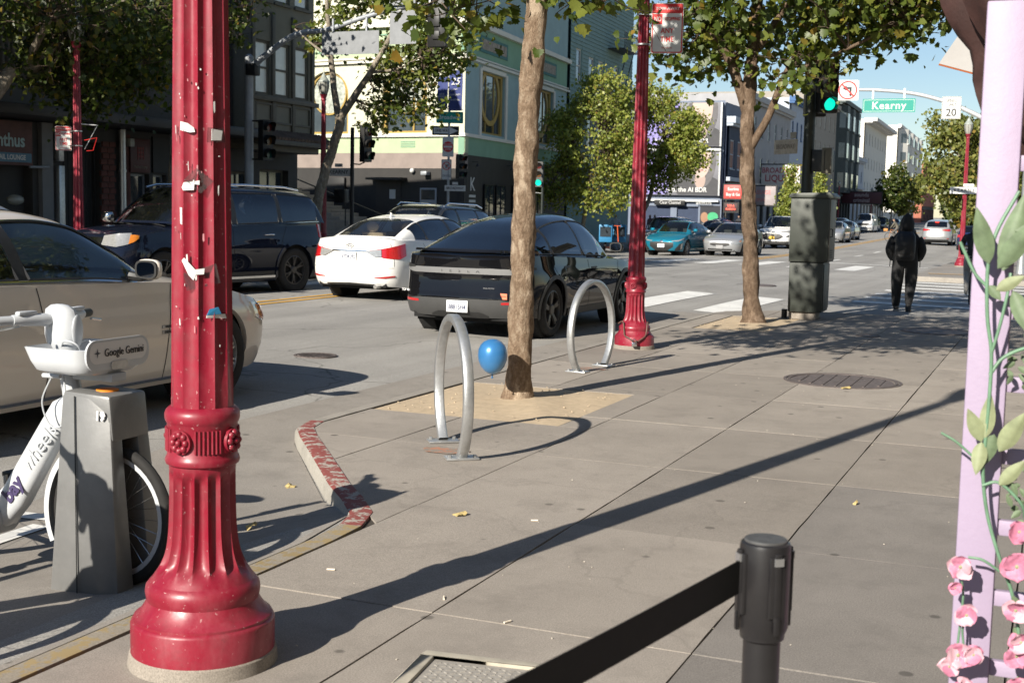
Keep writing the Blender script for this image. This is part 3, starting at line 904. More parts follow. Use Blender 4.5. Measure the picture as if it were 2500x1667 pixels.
        for k in range(ns):
            a0 = 2*PI*k/ns
            for da in (S.get('split', 0.), -S.get('split', 0.)) if S.get('split') else (0.,):
                sw = S.get('sw', .05)
                pts = [(.05, w*.62), (rr*.35, w*.74), (rr*.7, w*.82), (rr*.93, w*.80)]
                P = []
                for j, (q, z) in enumerate(pts):
                    a = a0+da*(q/rr)*1.0+S.get('twist', 0.)*(q/rr)
                    wd = sw*(1.0 if j < 2 else .8)
                    cx, cy = math.cos(a), math.sin(a)
                    P.append([(q*cx-wd/2*cy*1.0, q*cy+wd/2*cx, z-.03), (q*cx-wd*.36*cy, q*cy+wd*.36*cx, z), (q*cx+wd*.36*cy, q*cy-wd*.36*cx, z), (q*cx+wd/2*cy, q*cy-wd/2*cx, z-.03)])
                Rm.grid(P, flip=True)
        Rm.lathe([(.0005, w*.86), (.06, w*.84), (.075, w*.72), (.075, w*.3)][::-1], 20, cap=False)
        Rm.v = [(p[0], -p[2], p[1]) for p in Rm.v]
        rm = Rm.build('rim', S.get('rim', M_alloy), tm, smooth=35)
        dk = MB(); dk.cyl((0, w*.1, 0), rr*.95, .02, 24, 'y'); dk.build('brake_disc', M_alloyd, tm)
        spots = [(s.xf, 1), (s.xf, -1), (s.xr, 1), (s.xr, -1)]
        for i, (x, sg) in enumerate(spots):
            o = tm if i == 0 else copy_tree(tm, s.root)
            o.location = (x, sg*(s.W/2-w-.012), r)
            st = S.get('steer', 0.) if i < 2 else 0.
            o.rotation_euler = (0, R_(17*i), PI+st if sg == 1 else st)
            if sg == 1: o.rotation_euler = (0, R_(17*i), PI+st)
    def mirror(s, x, z, sg, m, size=(.13, .20, .15)):
        mb = MB(); y = (s.W/2+size[1]*.45)*sg
        mb.ell((x, y, z), size[0]/2*1.1, size[1]/2, size[2]/2, 16, 10)
        v = []
        for p in mb.v:
            q = Vector(p); 
            d = Vector((0, (q.y-y)/(size[1]/2), (q.z-z)/(size[2]/2))); k_ = max(abs(d.y), abs(d.z)); l_ = d.length
            if k_ > 1e-4: f_ = (l_/k_)**.55; q.y = y+(q.y-y)*f_; q.z = z+(q.z-z)*f_
            if q.x < x-.015: q.x = x-.015-(x-.015-q.x)*.18
            v.append(tuple(q))
        mb.v = v
        o = mb.build('mirror', m, s.root, smooth=55)
        g = MB(); pts = [(a*1.0, b) for a, b in [(w_*math.copysign(abs(math.cos(t))**.6, math.cos(t)), h_*math.copysign(abs(math.sin(t))**.6, math.sin(t))) for w_, h_ in ((size[1]*.45, size[2]*.44),) for t in np.linspace(0, 2*PI, 25)[:-1]]]
        g.add([(x-.038, y+a, z+b) for a, b in pts]+[(x-.02, y+a, z+b) for a, b in pts], [tuple(range(23, -1, -1)), tuple(range(24, 48))]+[(i, (i+1) % 24, 24+(i+1) % 24, 24+i) for i in range(24)]); g.build('mirror_frame', M_trim, o)
        g = MB(); g.add([(x-.0395, y+a*.82, z+b*.80) for a, b in pts], [tuple(range(23, -1, -1))]); g.build('mirror_glass', mat('dim mirror', (.22, .23, .25), .08, 1., 0), o)
        st = MB(); st.tube([(x+.0, (s.W/2-.07)*sg, z-.05), (x+.01, (s.W/2+.02)*sg, z-.06), (x, y, z-.04)], [.035, .03, .035], 8); st.build('mirror_stalk', M_trim, o)
        return o
    def handle(s, x, z, sg, m, ln=.22):
        t = s.tx(x); mb = MB()
        pts = [s.P(t-ln/2+ln*k/8, z+.006*math.sin(PI*k/8), sg, .004+.034*math.sin(PI*min(max(k/8, .0), 1))**.45) for k in range(9)]
        mb.tube(pts, [.008]+[.014]*7+[.008], 8); o = mb.build('door_handle', m, s.root, smooth=60)
        return o
    def arch_trim(s, m, wd=.05, off=.012):
        for xw in (s.xf, s.xr):
            for sg in (1, -1):
                rows = []
                for k in range(29):
                    a = R_(-14)+(PI+R_(28))*k/28
                    x = xw+s.ra*math.cos(a); z = s.rw+s.ra*math.sin(a); x2 = xw+(s.ra+wd)*math.cos(a); z2 = s.rw+(s.ra+wd)*math.sin(a)
                    t = s.tx(x); t2 = s.tx(x2)
                    p0 = s.P(t, z, sg, 0); p1 = s.P(t, z, sg, off); p2 = s.P(t2, z2, sg, off); p3 = s.P(t2, z2, sg, -.002)
                    rows.append([p0, p1, p2, p3])
                mb = MB(); mb.grid(rows, flip=(sg == -1)); mb.build('wheel_arch_trim', m, s.root, smooth=45)
    def plate(s, rear, z, txt, m=M_plate, ink=M_plateink, y=0., size=(.305, .152), off=.012, tilt=0.):
        t = abs(y); tt = s.arc-t if rear else t
        p = s.P(tt, z, 1 if y >= 0 else -1, off)
        e = thing('plate', None, None); e.parent = s.root
        r = PI/2 if not rear else -PI/2
        bpy.data.objects.remove(e)
        mb = MB(); mb.box((0, 0, 0), (size[0], .006, size[1]))
        o = mb.build('license_plate', m, s.root, bevel=.004)
        o.location = p; o.rotation_euler = (tilt, 0, r)
        if txt:
            text(o, txt, .085, (0, -.0045, -.012), ink, sx=.78 if len(txt) > 6 else .85, bold=.0015)
        return o
    def extras(s):
        f = s.S.get('extras')
        if f: f(s)

def sedan_spec(L=4.85, W=1.84, H=1.47, paint=None, **kw):
    sx = L/4.85; sz = H/1.47
    X = lambda t: [(a*sx, b*sz) for a, b in t]
    S = dict(L=L, W=W, H=H, fo=.96*sx, wb=2.82*sx, rw=.335, paint=paint,
        belt=X([(-2.43, .97), (-2.2, 1.035), (-1.7, 1.03), (-1., 1.0), (0, .975), (.9, .945), (1.4, .885), (1.9, .81), (2.2, .745), (2.43, .665)]),
        deck=X([(-2.43, 1.0), (-2.2, 1.085), (-1.7, 1.07), (0, 1.0), (.95, 1.0), (1.4, .955), (1.9, .875), (2.25, .785), (2.43, .675)]),
        sill=[(-2.43*sx, .27), (-2.0*sx, .22), (-1., .19), (1., .19), (2.*sx, .20), (2.43*sx, .24)],
        nose=[(.15, .11), (.3, .03), (.48, .0), (.60, .015), (.70, .07), (.80, .17), (.9, .22)],
        tail=[(.2, .12), (.34, .03), (.52, .0), (.75, .02), (.95, .05), (1.08, .09)],
        side=[(.15, .085), (.3, .035), (.45, .008), (.60, .0), (.70, .004), (.80, .022), (.92, .042), (1.05, .075)],
        cab=dict(x1=1.2*sx, xA=.28*sx, xD=-1.0*sx, x0=-2.02*sx,
            roof=X([(-2.02, 1.06), (-1.6, 1.225), (-1.1, 1.385), (-.5, 1.462), (0., 1.47), (.28, 1.445), (.7, 1.275), (1.2, .99)]),
            yb=[(-2.02*sx, .70), (-1., .82), (0, W/2-.065), (.6, W/2-.07), (1.2*sx, .78)], yt=[(-2.02*sx, .53), (-1., .575), (0, .60), (1.2*sx, .60)],
            win=[(-1.50*sx, -1.10*sx), (-1.05*sx, -.16*sx), (-.06*sx, .93*sx)], ws=(.32*sx, 1.16*sx), rw=(-1.93*sx, -1.06*sx)))
    S.update(kw); return S
def suv_spec(L=4.75, W=1.92, H=1.70, paint=None, boxy=.0, **kw):
    sx = L/4.75; sz = H/1.70; b_ = boxy
    X = lambda t: [(a*sx, b*sz) for a, b in t]
    rr = -2.28 - .02*b_
    S = dict(L=L, W=W, H=H, fo=.93*sx, wb=2.85*sx, rw=.37, paint=paint, cat='suv', inz=.75*sz,
        belt=X([(-2.37, 1.10), (-2.2, 1.14), (-1.6, 1.12), (0, 1.07), (.9, 1.05), (1.4, 1.01), (1.9, .95), (2.2, .88), (2.37, .78)]),
        deck=X([(-2.37, 1.10), (-2.2, 1.16), (0, 1.1), (.95, 1.10), (1.4, 1.085), (1.9, 1.03), (2.2, .95), (2.37, .80)]),
        sill=[(-2.37*sx, .34), (-2.0*sx, .27), (-1., .24), (1., .24), (2.*sx, .26), (2.37*sx, .28)],
        nose=[(.18, .13), (.34, .03), (.52, .0), (.72, .015), (.85, .06), (.98, .14), (1.1, .2)],
        tail=[(.2, .14), (.36, .03), (.55, .0), (.85, .03), (1.15, .06), (1.3, .09)],
        side=[(.15, .07), (.3, .03), (.5, .006), (.68, .0), (.82, .004), (.95, .025), (1.1, .05), (1.25, .08)],
        cab=dict(x1=1.22*sx, xA=.35*sx, xD=-1.85*sx, x0=rr*sx, p=5.2,
            roof=X([(rr, 1.15), (-2.15, 1.34), (-1.95, 1.56), (-1.6, 1.64), (-.8, 1.69), (0., 1.70), (.35, 1.675), (.75, 1.48), (1.22, 1.10)]),
            yb=[(rr*sx, W/2-.17), (-1.6, W/2-.08), (0, W/2-.075), (.6, W/2-.08), (1.22*sx, W/2-.14)], yt=[(rr*sx, W/2-.28), (-1., W/2-.25), (0, W/2-.24), (1.22*sx, W/2-.28)],
            win=[(-1.92*sx, -1.22*sx), (-1.12*sx, -.16*sx), (-.04*sx, .95*sx)], ws=(.40*sx, 1.18*sx), rw=(-2.24*sx, -1.90*sx), bowr=.10))
    S.update(kw); return S
P_white = paint_mat('pearl white paint', (.78, .77, .74))
P_champ = paint_mat('champagne white paint', (.66, .60, .53), .15)
P_black = paint_mat('black paint', (.006, .006, .007))
P_navy = paint_mat('midnight blue paint', (.008, .011, .022))
P_silver = paint_mat('silver paint', (.42, .43, .44), .55)
P_teal = paint_mat('teal paint', (.012, .16, .24), .2)
P_grey = paint_mat('grey blue paint', (.10, .13, .17), .4)
P_dark = paint_mat('charcoal paint', (.03, .035, .045), .3)
P_blue = paint_mat('dark blue paint', (.02, .035, .10), .3)
M_satin = mat('satin grey applique', (.36, .36, .36), .35, .6, .03, 4)
M_cladg = mat('grey bumper cladding', (.055, .055, .054), .55, 0, .1, 6)
M_sticker = mat('orange sticker', (.75, .22, .12), .6, 0, .05, 30)
M_whitepr = mat('white print', (.80, .80, .80), .6, 0, 0)
M_orangepl = mat('yellow paper plate', (.75, .50, .06), .6, 0, .1, 30)

# ---- champagne sedan in the near lane
def ex_fusion(c):
    for sg in (1, -1):
        hl = c.patch('headlight', M_lens, .52, 1.10, [(0, .60, .665), (.4, .58, .70), (.8, .575, .735), (1, .62, .745)], .008, sg)
        c.patch('turn_signal', M_amber, .88, 1.02, [(0, .60, .70), (.5, .59, .715), (1, .63, .72)], .012, sg, parent=hl)
        c.patch('fog_light', M_lens, .62, .80, [(0, .31, .34), (1, .31, .36)], .008, sg)
        c.patch('taillight', M_tail, .45, .95, [(0, .84, .95), (1, .80, .98)], .008, sg, True)
        for x, ln in ((.78, -.10), (-.44, .05), (-1.12, .24)): c.seam(c.tx(x), .24, c.ztop(x)-.015, sg, ln)
        c.handle(-.15, .80, sg, c.paint); c.handle(-.98, .83, sg, c.paint)
        c.mirror(.46, 1.07, sg, c.paint, (.14, .21, .15))
        c.patch('side_skirt', M_chrome, c.tx(.98), c.tx(-.95), [(0, .225, .245), (1, .225, .245)], .012, sg, nt=16, nz=2)
    c.patch('grille', M_trim, -.48, .48, [(0, .45, .52), (.15, .34, .60), (.85, .34, .60), (1, .45, .52)], .01)
    t = c.tx(1.02); p = c.P(t, .63, -1, .004)
    e = MB(); e.box((0, 0, 0), (.16, .004, .022)); e.box((-.01, 0, -.04), (.13, .004, .028))
    o = e.build('badge', M_satin, c.root); o.location = c.P(c.tx(.80), .63, -1, .004); o.rotation_euler = (0, 0, 0)
    text(o, 'HYBRID', .026, (0, -.003, 0), M_trim, bold=.0008); text(o, 'ENERGI', .028, (-.01, -.003, -.04), M_trim, bold=.0008)
    ch = MB(); ch.box((0, 0, 0), (.1, .02, .05)); 
    fz = MB(); fz.ell((0, 0, 0), .018, .05, .03, 10, 6)
S = sedan_spec(4.87, 1.85, 1.48, P_champ, rim=M_alloy, spokes=10, split=.09, sw=.026, rw=.34, rimr=.70, brightbelt=2, gside=M_gclear, grw=M_gclear, gws=M_gclear, extras=ex_fusion, res=1.3, seats=((-.15, 2), (-1.0, 2)))
S['cab'].update(x1=1.02, xA=.08, bowf=.30, roof=[(-2.02, 1.06), (-1.6, 1.225), (-1.15, 1.385), (-.65, 1.465), (-.25, 1.48), (.08, 1.44), (.52, 1.25), (1.02, 1.0)], win=[(-1.55, -1.18), (-1.13, -.60), (-.50, .74)], ws=(.12, .98))
fusion = Car('parked_sedan', 'champagne white sedan beside the docked share bike, cut by the left edge of the photo', (-7.63, 7.62, zr(-7.5, 7.9)), PI/2, S)
fusion.root.scale = (1.085, 1.085, 1.085)

# ---- black electric crossover with satin tail bar
def ex_modely(c):
    c.arch_trim(M_cladg, .055, .010)
    c.patch('tail_bar', M_satin, -.93, .93, [(0, .865, .905), (.12, .835, .91), (.88, .835, .91), (1, .865, .905)], .010, 1, True, nt=30)
    for sg in (1, -1):
        c.patch('taillight', M_trim, .70, 1.12, [(0, .90, .925), (.6, .895, .945), (1, .905, .93)], .016, sg, True)
        c.patch('reflector', M_tail, .60, .86, [(0, .455, .485), (1, .46, .495)], .016, sg, True)
        c.patch('headlight', M_lens, .5, 1.0, [(0, .60, .64), (1, .66, .76)], .008, sg)
        for x, ln in ((.98, -.15), (-.10, .03), (-1.12, .38)): c.seam(c.tx(x), .32, c.ztop(x)-.015, sg, ln)
        c.mirror(.72, 1.15, sg, c.paint, (.14, .21, .15))
        c.patch('door_handle', M_trim, c.tx(.20), c.tx(-.02), [(0, .86, .885), (1, .86, .885)], .004, sg, nt=4, nz=1)
        c.patch('door_handle', M_trim, c.tx(-.82), c.tx(-1.05), [(0, .90, .925), (1, .90, .925)], .004, sg, nt=4, nz=1)
        c.patch('rocker', M_cladg, c.tx(.95), c.tx(-.88), [(0, .25, .34), (1, .25, .34)], .012, sg, nt=12)
    c.patch('rear_bumper', M_cladg, -1.12, 1.12, [(0, .32, .44), (.12, .30, .475), (.22, .275, .515), (.78, .275, .515), (.88, .30, .475), (1, .32, .44)], .014, 1, True, nt=30)
    c.patch('diffuser', M_trim, -.42, .42, [(0, .268, .30), (.12, .268, .345), (.88, .268, .345), (1, .268, .30)], .020, 1, True, nt=14)
    c.seam(.80, .53, 1.0, 1, .06, True); c.seam(.80, .53, 1.0, -1, .06, True)
    p = c.plate(True, .415, '88815H4', off=.032)
    text(p, 'California', .026, (0, -.0045, .055), mat('faded red ink', (.35, .25, .4), .6, 0, 0))
    def lab(tt, s_, z, sz, m, **k):
        q = c.P(c.arc-abs(tt), z, 1 if tt > 0 else -1, .010)
        text(c.root, s_, sz, q, m, rot=(PI/2, 0, -PI/2), **k)
    for i, ch in enumerate('TESLA'): lab(.26-.13*i, ch, .872, .055, M_cladg, bold=.001, sx=1.3)
    lab(.86, 'TCP 46703A', .585, .042, M_whitepr, bold=.001, sx=.85)
    lab(-.42, 'DUAL MOTOR', .66, .024, M_satin)
    s_ = MB(); s_.box((0, 0, 0), (.13, .003, .075)); o = s_.build('sticker', M_sticker, c.root); o.location = c.P(c.arc-.62, .565, -1, .012); o.rotation_euler = (0, 0, -PI/2-.25)
    text(o, 'RIDESHARE', .02, (0, -.003, 0), mat('sticker ink', (.45, .1, .06), .6, 0, 0))
    lip = MB(); P = []
    for k in range(21):
        y = -.70+1.4*k/20; P.append([(-2.10-.20*(1-(y/.78)**2)+.02, y, 1.125), (-2.20-.18*(1-(y/.78)**2)+.02, y, 1.15), (-2.22-.17*(1-(y/.78)**2)+.02, y, 1.12)])
    lip.grid(P); lip.build('spoiler', c.paint, c.root, smooth=60)
S = suv_spec(4.75, 1.92, 1.62, P_black, rim=M_alloyd, spokes=5, split=.13, sw=.055, rw=.355, rimr=.74, glassroof=True, flare=.03, extras=ex_modely, res=1.3, grw=M_gtint, gws=M_gtint, seats=((.25, 2), (-.6, 2)))
S['cab'].update(x0=-2.22, xD=-.9, p=4.2, roof=[(-2.22, 1.13), (-1.9, 1.235), (-1.5, 1.37), (-1.0, 1.515), (-.5, 1.595), (0., 1.62), (.35, 1.60), (.75, 1.45), (1.3, 1.08)], x1=1.3,
    win=[(-1.62, -1.22), (-1.14, -.14), (-.08, .98)], ws=(.40, 1.24), rw=(-2.14, -.92), yb=[(-2.22, .72), (-1.6, .80), (0, .875), (.6, .87), (1.3, .80)], yt=[(-2.22, .55), (-1., .58), (0, .60), (1.3, .6)])
S['belt'] = [(-2.37, 1.02), (-2.25, 1.06), (-2.0, 1.08), (-1.6, 1.07), (0, 1.0), (.9, .97), (1.4, .93), (1.9, .85), (2.2, .76), (2.37, .66)]
S['deck'] = [(-2.37, 1.05), (-2.25, 1.10), (-2.0, 1.14), (0, 1.05), (1.0, 1.05), (1.4, 1.0), (1.9, .90), (2.2, .80), (2.37, .68)]
S['tail'] = [(.2, .16), (.28, .08), (.40, .02), (.52, .0), (.60, .02), (.80, .05), (.92, .035), (1.08, .02)]
tesla = Car('black_crossover', 'black crossover with a satin bar across its tail, behind the balloon tree', (-7.12, 17.42, zr(-7.1, 17)), PI/2-R_(1.0), S)

# ---- white sedan ahead of it
def ex_sonata(c):
    for sg in (1, -1):
        tl = c.patch('taillight', M_tail, .40, 1.12, [(0, .83, .865), (.35, .74, .90), (.75, .72, .955), (1, .78, .985)], .010, sg, True, nt=14)
        c.patch('reverse_light', M_lens, .34, .62, [(0, .84, .855), (.6, .755, .875), (1, .765, .885)], .022, sg, True, parent=tl)
        c.patch('reflector', M_tail, .50, .86, [(0, .40, .41), (.5, .395, .43), (1, .42, .445)], .010, sg, True)
        for x, ln in ((.93, -.12), (-.13, .05), (-1.05, .28)): c.seam(c.tx(x), .24, c.ztop(x)-.015, sg, ln)
        c.handle(.12, .80, sg, c.paint); c.handle(-.95, .84, sg, c.paint); c.mirror(.80, 1.06, sg, c.paint)
        c.patch('headlight', M_lens, .5, 1.0, [(0, .60, .64), (1, .66, .76)], .008, sg)
    c.patch('chrome_strip', M_chrome, -.36, .36, [(0, .845, .865), (1, .845, .865)], .018, 1, True, nt=10, nz=1)
    c.patch('rear_valance', M_trim, -.5, .5, [(0, .27, .29), (.5, .27, .31), (1, .27, .29)], .008, 1, True)
    c.plate(True, .765, '6YDK392', off=.02)
    e = MB()
    e.tube([(0, .07*math.cos(t), .04*math.sin(t)) for t in np.linspace(0, 2*PI, 25)], .006, 6, False)
    e.tube([(0, -.028, -.02), (0, -.03, .02)], .006, 5); e.tube([(0, .03, -.02), (0, .028, .02)], .006, 5); e.tube([(0, -.03, -.004), (0, .03, .006)], .006, 5)
    o = e.build('emblem', M_chrome, c.root); o.location = c.P(c.arc-.001, .935, 1, .012)
    text(c.root, 'SONATA', .04, c.P(c.arc-.55, .92, 1, .010), M_satin, rot=(PI/2, 0, -PI/2))
    c.seam(.84, .60, .99, 1, -.06, True); c.seam(.84, .60, .99, -1, -.06, True)
    rows = [[c.P(c.arc-abs(t), .57+.006*k, 1 if t > 0 else -1, .002) for k in range(2)] for t in np.linspace(-.84, .84, 21)]
    mb = MB(); mb.grid(rows); mb.build('panel_seam', M_seam, c.root)
    a = MB(); a.prism([(-1.0, 1.40), (-.84, 1.43), (-.98, 1.50)], -.012, .012, axis='y'); a.build('antenna', c.paint, c.root)
    x = MB(); x.cyl((-2.36, -.55, .26), .035, .16, 12, 'x'); x.build('exhaust', M_chrome, c.root)
S = sedan_spec(4.82, 1.835, 1.475, P_white, rim=M_alloy, spokes=10, sw=.04, extras=ex_sonata, seatmat=M_seatl, grw=glass_mat('clear backlight', (.86, .84, .76), .0, .93), gside=M_gtint, res=1.2, brightbelt=1)
sonata = Car('white_sedan', 'white sedan seen from behind, between the navy suv and the black crossover', (-11.15, 21.6, zr(-10.6, 21.5)), PI/2-R_(1.5), S)

# ---- midnight-blue full-size SUV in the oncoming lane
def ex_exped(c):
    for sg in (1, -1):
        hl = c.patch('headlight', M_lens, .52, 1.02, [(0, .93, 1.08), (.6, .90, 1.12), (1, .95, 1.13)], .012, sg)
        c.patch('turn_signal', M_amber, 1.0, 1.17, [(0, .95, 1.10), (.5, .98, 1.10), (1, 1.04, 1.09)], .014, sg, parent=hl)
        c.patch('taillight', M_tail, .72, 1.12, [(0, 1.0, 1.22), (.5, .97, 1.25), (1, 1.02, 1.28)], .012, sg, True)
        for x, ln in ((1.20, -.12), (.02, .03), (-1.10, .30)): c.seam(c.tx(x), .36, c.ztop(x)-.02, sg, ln)
        c.handle(.22, 1.05, sg, M_chrome, .26); c.handle(-.92, 1.08, sg, M_chrome, .26)
        c.mirror(1.02, 1.36, sg, M_chrome, (.2, .26, .2))
        c.patch('running_board', M_chrome, c.tx(1.02), c.tx(-1.0), [(0, .30, .34), (1, .30, .34)], .05, sg, nt=12, nz=2)
        c.patch('wheel_lip', M_trim, c.tx(1.0), c.tx(-1.0), [(0, .345, .42), (1, .345, .42)], .015, sg, nt=12)
        r = MB(); r.tube([(.55, sg*.66, 1.90), (.3, sg*.68, 1.955), (-.6, sg*.68, 1.975), (-1.6, sg*.68, 1.955), (-2.0, sg*.66, 1.90)], .022, 8); r.build('roof_rail', M_chrome, c.root)
    c.arch_trim(c.paint, .06, .02)
    c.patch('grille', M_chrome, -.5, .5, [(0, .72, 1.05), (1, .72, 1.05)], .012)
    c.patch('front_bumper', M_trim, -.8, .8, [(0, .40, .58), (1, .40, .58)], .012)
    wv = MB()
    for y0, y1 in ((.75, .05), (.0, -.65)): wv.tube([(1.38, y0, 1.235), (1.30, (y0+y1)/2, 1.265), (1.30, y1, 1.27)], .010, 5)
    wv.build('wipers', M_trim, c.root)
    t = MB(); t.tube([(-.2, .3, 1.93), (-.3, .3, 1.99)], .01, 6); t.build('antenna', M_trim, c.root)
S = suv_spec(5.33, 2.03, 1.94, P_navy, rim=M_alloyd, spokes=6, split=.16, sw=.04, rw=.415, rimr=.66, tw=.26, brightbelt=1, beltmat=mat('bright sill strip', (.45, .6, .8), .15, 1., 0), extras=ex_exped, res=1.2, ra=.48, fr=.30, rr=.22,
    gside=M_gtint, grw=M_gtint, gws=glass_mat('windscreen tint', (.34, .38, .36), .04, .9), seats=((.35, 2), (-.65, 2), (-1.5, 2)))
S['cab'].update(xD=-2.2, x0=-2.56, roof=[(-2.56, 1.32), (-2.48, 1.55), (-2.34, 1.80), (-2.15, 1.885), (-1.2, 1.93), (0, 1.94), (.38, 1.915), (.8, 1.72), (1.38, 1.28)], x1=1.38,
    win=[(-2.30, -1.30), (-1.20, -.14), (0.0, 1.12)], ws=(.44, 1.33), rw=(-2.52, -2.22), bowr=.06, yb=[(-2.56, .90), (-1.6, .935), (0, .945), (.6, .94), (1.38, .86)], yt=[(-2.56, .78), (-1., .80), (0, .80), (1.38, .76)])
exped = Car('navy_suv', 'midnight blue full size suv with roof rails behind the red lamp post', (-14.56, 19.42, zr(-14.5, 19.5)), -PI/2-R_(10), S)
# ---- other traffic
def ex_far(front=None, rear=None, plate_front=None, lamps='std', hi=0.):
    def f(c):
        k = c.H/1.47 if c.S.get('cat') != 'suv' else c.H/1.7*1.12
        for sg in (1, -1):
            c.patch('headlight', M_lens, .46, .98, [(0, .56*k, .62*k), (.5, .55*k, .665*k), (1, .62*k, .70*k)], .012, sg)
            c.patch('taillight', M_tail, .45, .98, [(0, .80*k, .90*k), (1, .76*k, .95*k)], .012, sg, True)
            c.mirror(c.S['cab']['x1']-.42, c.ztop(.7)+.09, sg, c.paint)
            for x, ln in ((.93, -.12), (-.13, .05)): c.seam(c.tx(x), .3, c.ztop(x)-.02, sg, ln, w=.014)
        if front != 'none':
            c.patch('grille', M_trim, -.42, .42, [(0, .50*k, .58*k), (.2, .46*k, .61*k), (.8, .46*k, .61*k), (1, .50*k, .58*k)], .010)
            c.patch('lower_grille', M_trim, -.55, .55, [(0, .27, .34*k), (1, .27, .34*k)], .010)
        if plate_front: c.plate(False, .43*k, '', M_orangepl if plate_front == 'o' else M_plate, off=.022)
        if rear: c.plate(True, rear*k, '', off=.02)
    return f
def ex_prius(c):
    for sg in (1, -1):
        c.patch('headlight', M_lens, .42, 1.06, [(0, .62, .645), (.5, .63, .69), (1, .74, .78)], .012, sg)
        c.patch('side_grille', M_trim, .60, .98, [(0, .24, .30), (.5, .24, .52), (1, .30, .56)], .008, sg)
        c.patch('fog_strip', M_lens, .86, .96, [(0, .28, .50), (1, .34, .56)], .016, sg, nt=3)
        c.patch('taillight', M_tail, .45, .98, [(0, .80, .90), (1, .76, .95)], .012, sg, True)
        c.mirror(.78, 1.08, sg, c.paint)
        for x, ln in ((.93, -.12), (-.13, .05), (-1.05, .2)): c.seam(c.tx(x), .26, c.ztop(x)-.02, sg, ln, w=.012)
    c.patch('grille', M_trim, -.52, .52, [(0, .40, .58), (.25, .22, .60), (.75, .22, .60), (1, .40, .58)], .010)
    c.patch('badge', M_chrome, -.06, .06, [(0, .60, .66), (1, .60, .66)], .016, nt=3)
    c.plate(False, .44, '', off=.03)
S = sedan_spec(4.60, 1.76, 1.47, P_teal, extras=ex_prius, res=.8, rim=M_steel, gside=M_gclear, grw=M_gclear)
S['cab'].update(x0=-2.1, xD=-.8, roof=[(-2.1, 1.10), (-1.6, 1.26), (-1.0, 1.41), (-.4, 1.465), (0, 1.47), (.28, 1.44), (.7, 1.27), (1.2*.95, .97)])
Car('teal_hatchback', 'bright teal hatchback waiting at the crossing, beside the silver sedan', (-15.35, 54.6, zr(-15.35, 54.6)), -PI/2-R_(4), S)
def ex_nissan(c):
    ex_far('std', None, None)(c); c.plate(False, .40, '', mat('dull plate', (.3, .3, .3), .6), off=.025)
    for sg in (1, -1): c.patch('turn_signal', M_amber, .86, .98, [(0, .62, .67), (1, .63, .69)], .018, sg, nt=3)
S = sedan_spec(4.50, 1.71, 1.41, P_silver, extras=ex_nissan, res=.8, rim=M_steel, gside=M_gclear, grw=M_gclear)
Car('silver_sedan', 'dusty silver sedan with dark grille waiting behind the second tree trunk', (-13.20, 55.6, zr(-13.2, 55.6)), -PI/2-R_(2), S)
def ex_highl(c):
    for sg in (1, -1):
        c.patch('headlight', M_lens, .50, 1.02, [(0, .92, .97), (1, .90, 1.03)], .012, sg)
        c.patch('fog_pocket', M_trim, .78, .96, [(0, .66, .70), (1, .68, .78)], .012, sg)
        c.mirror(.82, 1.22, sg, c.paint, (.2, .24, .18))
        c.patch('taillight', M_tail, .45, .98, [(0, .95, 1.05), (1, .95, 1.1)], .012, sg, True)
    c.patch('grille', M_trim, -.62, .62, [(0, .66, .70), (.16, .52, .84), (.84, .52, .84), (1, .66, .70)], .012)
    c.patch('front_skirt', M_cladg, -1.0, 1.0, [(0, .27, .42), (1, .27, .42)], .012, nt=16)
    c.patch('badge_bar', M_satin, -.55, .55, [(0, .90, .92), (1, .90, .92)], .012, nt=12, nz=1)
    c.plate(False, .62, '', M_orangepl, off=.03); c.arch_trim(M_cladg, .06)
S = suv_spec(5.0, 1.99, 1.80, P_white, extras=ex_highl, res=.8, gside=M_gtint)
Car('white_suv', 'white suv with a black hexagonal grille beside the green utility cabinet', (-14.75, 73.8, zr(-14.75, 73.8)), -PI/2-R_(2), S)
def fcar(nm, lab, kind, L, W, H, p, x, y, rz, ex=None, **kw):
    sp = (suv_spec if kind == 'suv' else sedan_spec)(L, W, H, p, extras=ex or ex_far(), res=kw.pop('res', .55), **kw)
    return Car(nm, lab, (x, y, zr(x, y)), rz, sp)
UPH, DN = PI/2, -PI/2
def ex_rails(c):
    ex_far()(c)
    for sg in (1, -1):
        r = MB(); r.tube([(.3, sg*.60, c.H-.04), (.1, sg*.62, c.H+.03), (-1.4, sg*.62, c.H+.0), (-1.75, sg*.60, c.H-.07)], .02, 7); r.build('roof_rail', M_chrome, c.root)
fcar('dark_crossover', 'dark crossover with bright roof rails, its roof showing over the white sedan', 'suv', 4.7, 1.9, 1.70, P_dark, -13.5, 26.6, DN, ex_rails, res=.9)
fcar('silver_wagon', 'pale car whose screen pillar shows over the champagne sedan roof', 'suv', 4.7, 1.88, 1.62, P_silver, -11.0, 10.2, UPH, res=.9)
fcar('silver_crossover', 'silver crossover parked side on behind the teal hatchback', 'suv', 4.6, 1.9, 1.72, P_silver, -17.9, 61.5, DN)
fcar('dark_sedan', 'dark sedan queuing directly behind the teal hatchback', 'sedan', 4.7, 1.82, 1.46, P_dark, -15.9, 64.4, DN)
fcar('blue_hatchback', 'dark blue car with a brownish roof parked in front of the billboards', 'suv', 4.4, 1.8, 1.60, P_blue, -18.2, 72.5, DN)
fcar('grey_sedan', 'dark grey sedan driving towards us right of the cabinet', 'sedan', 4.6, 1.8, 1.46, P_grey, -15.4, 101, DN)
fcar('silver_car', 'car half hidden behind the right edge of the green cabinet', 'sedan', 4.6, 1.8, 1.46, P_silver, -14.6, 91, DN)
fcar('parked_hatchback', 'blue grey car parked just in front of the white van', 'suv', 4.5, 1.8, 1.65, P_grey, -18.9, 120, DN)
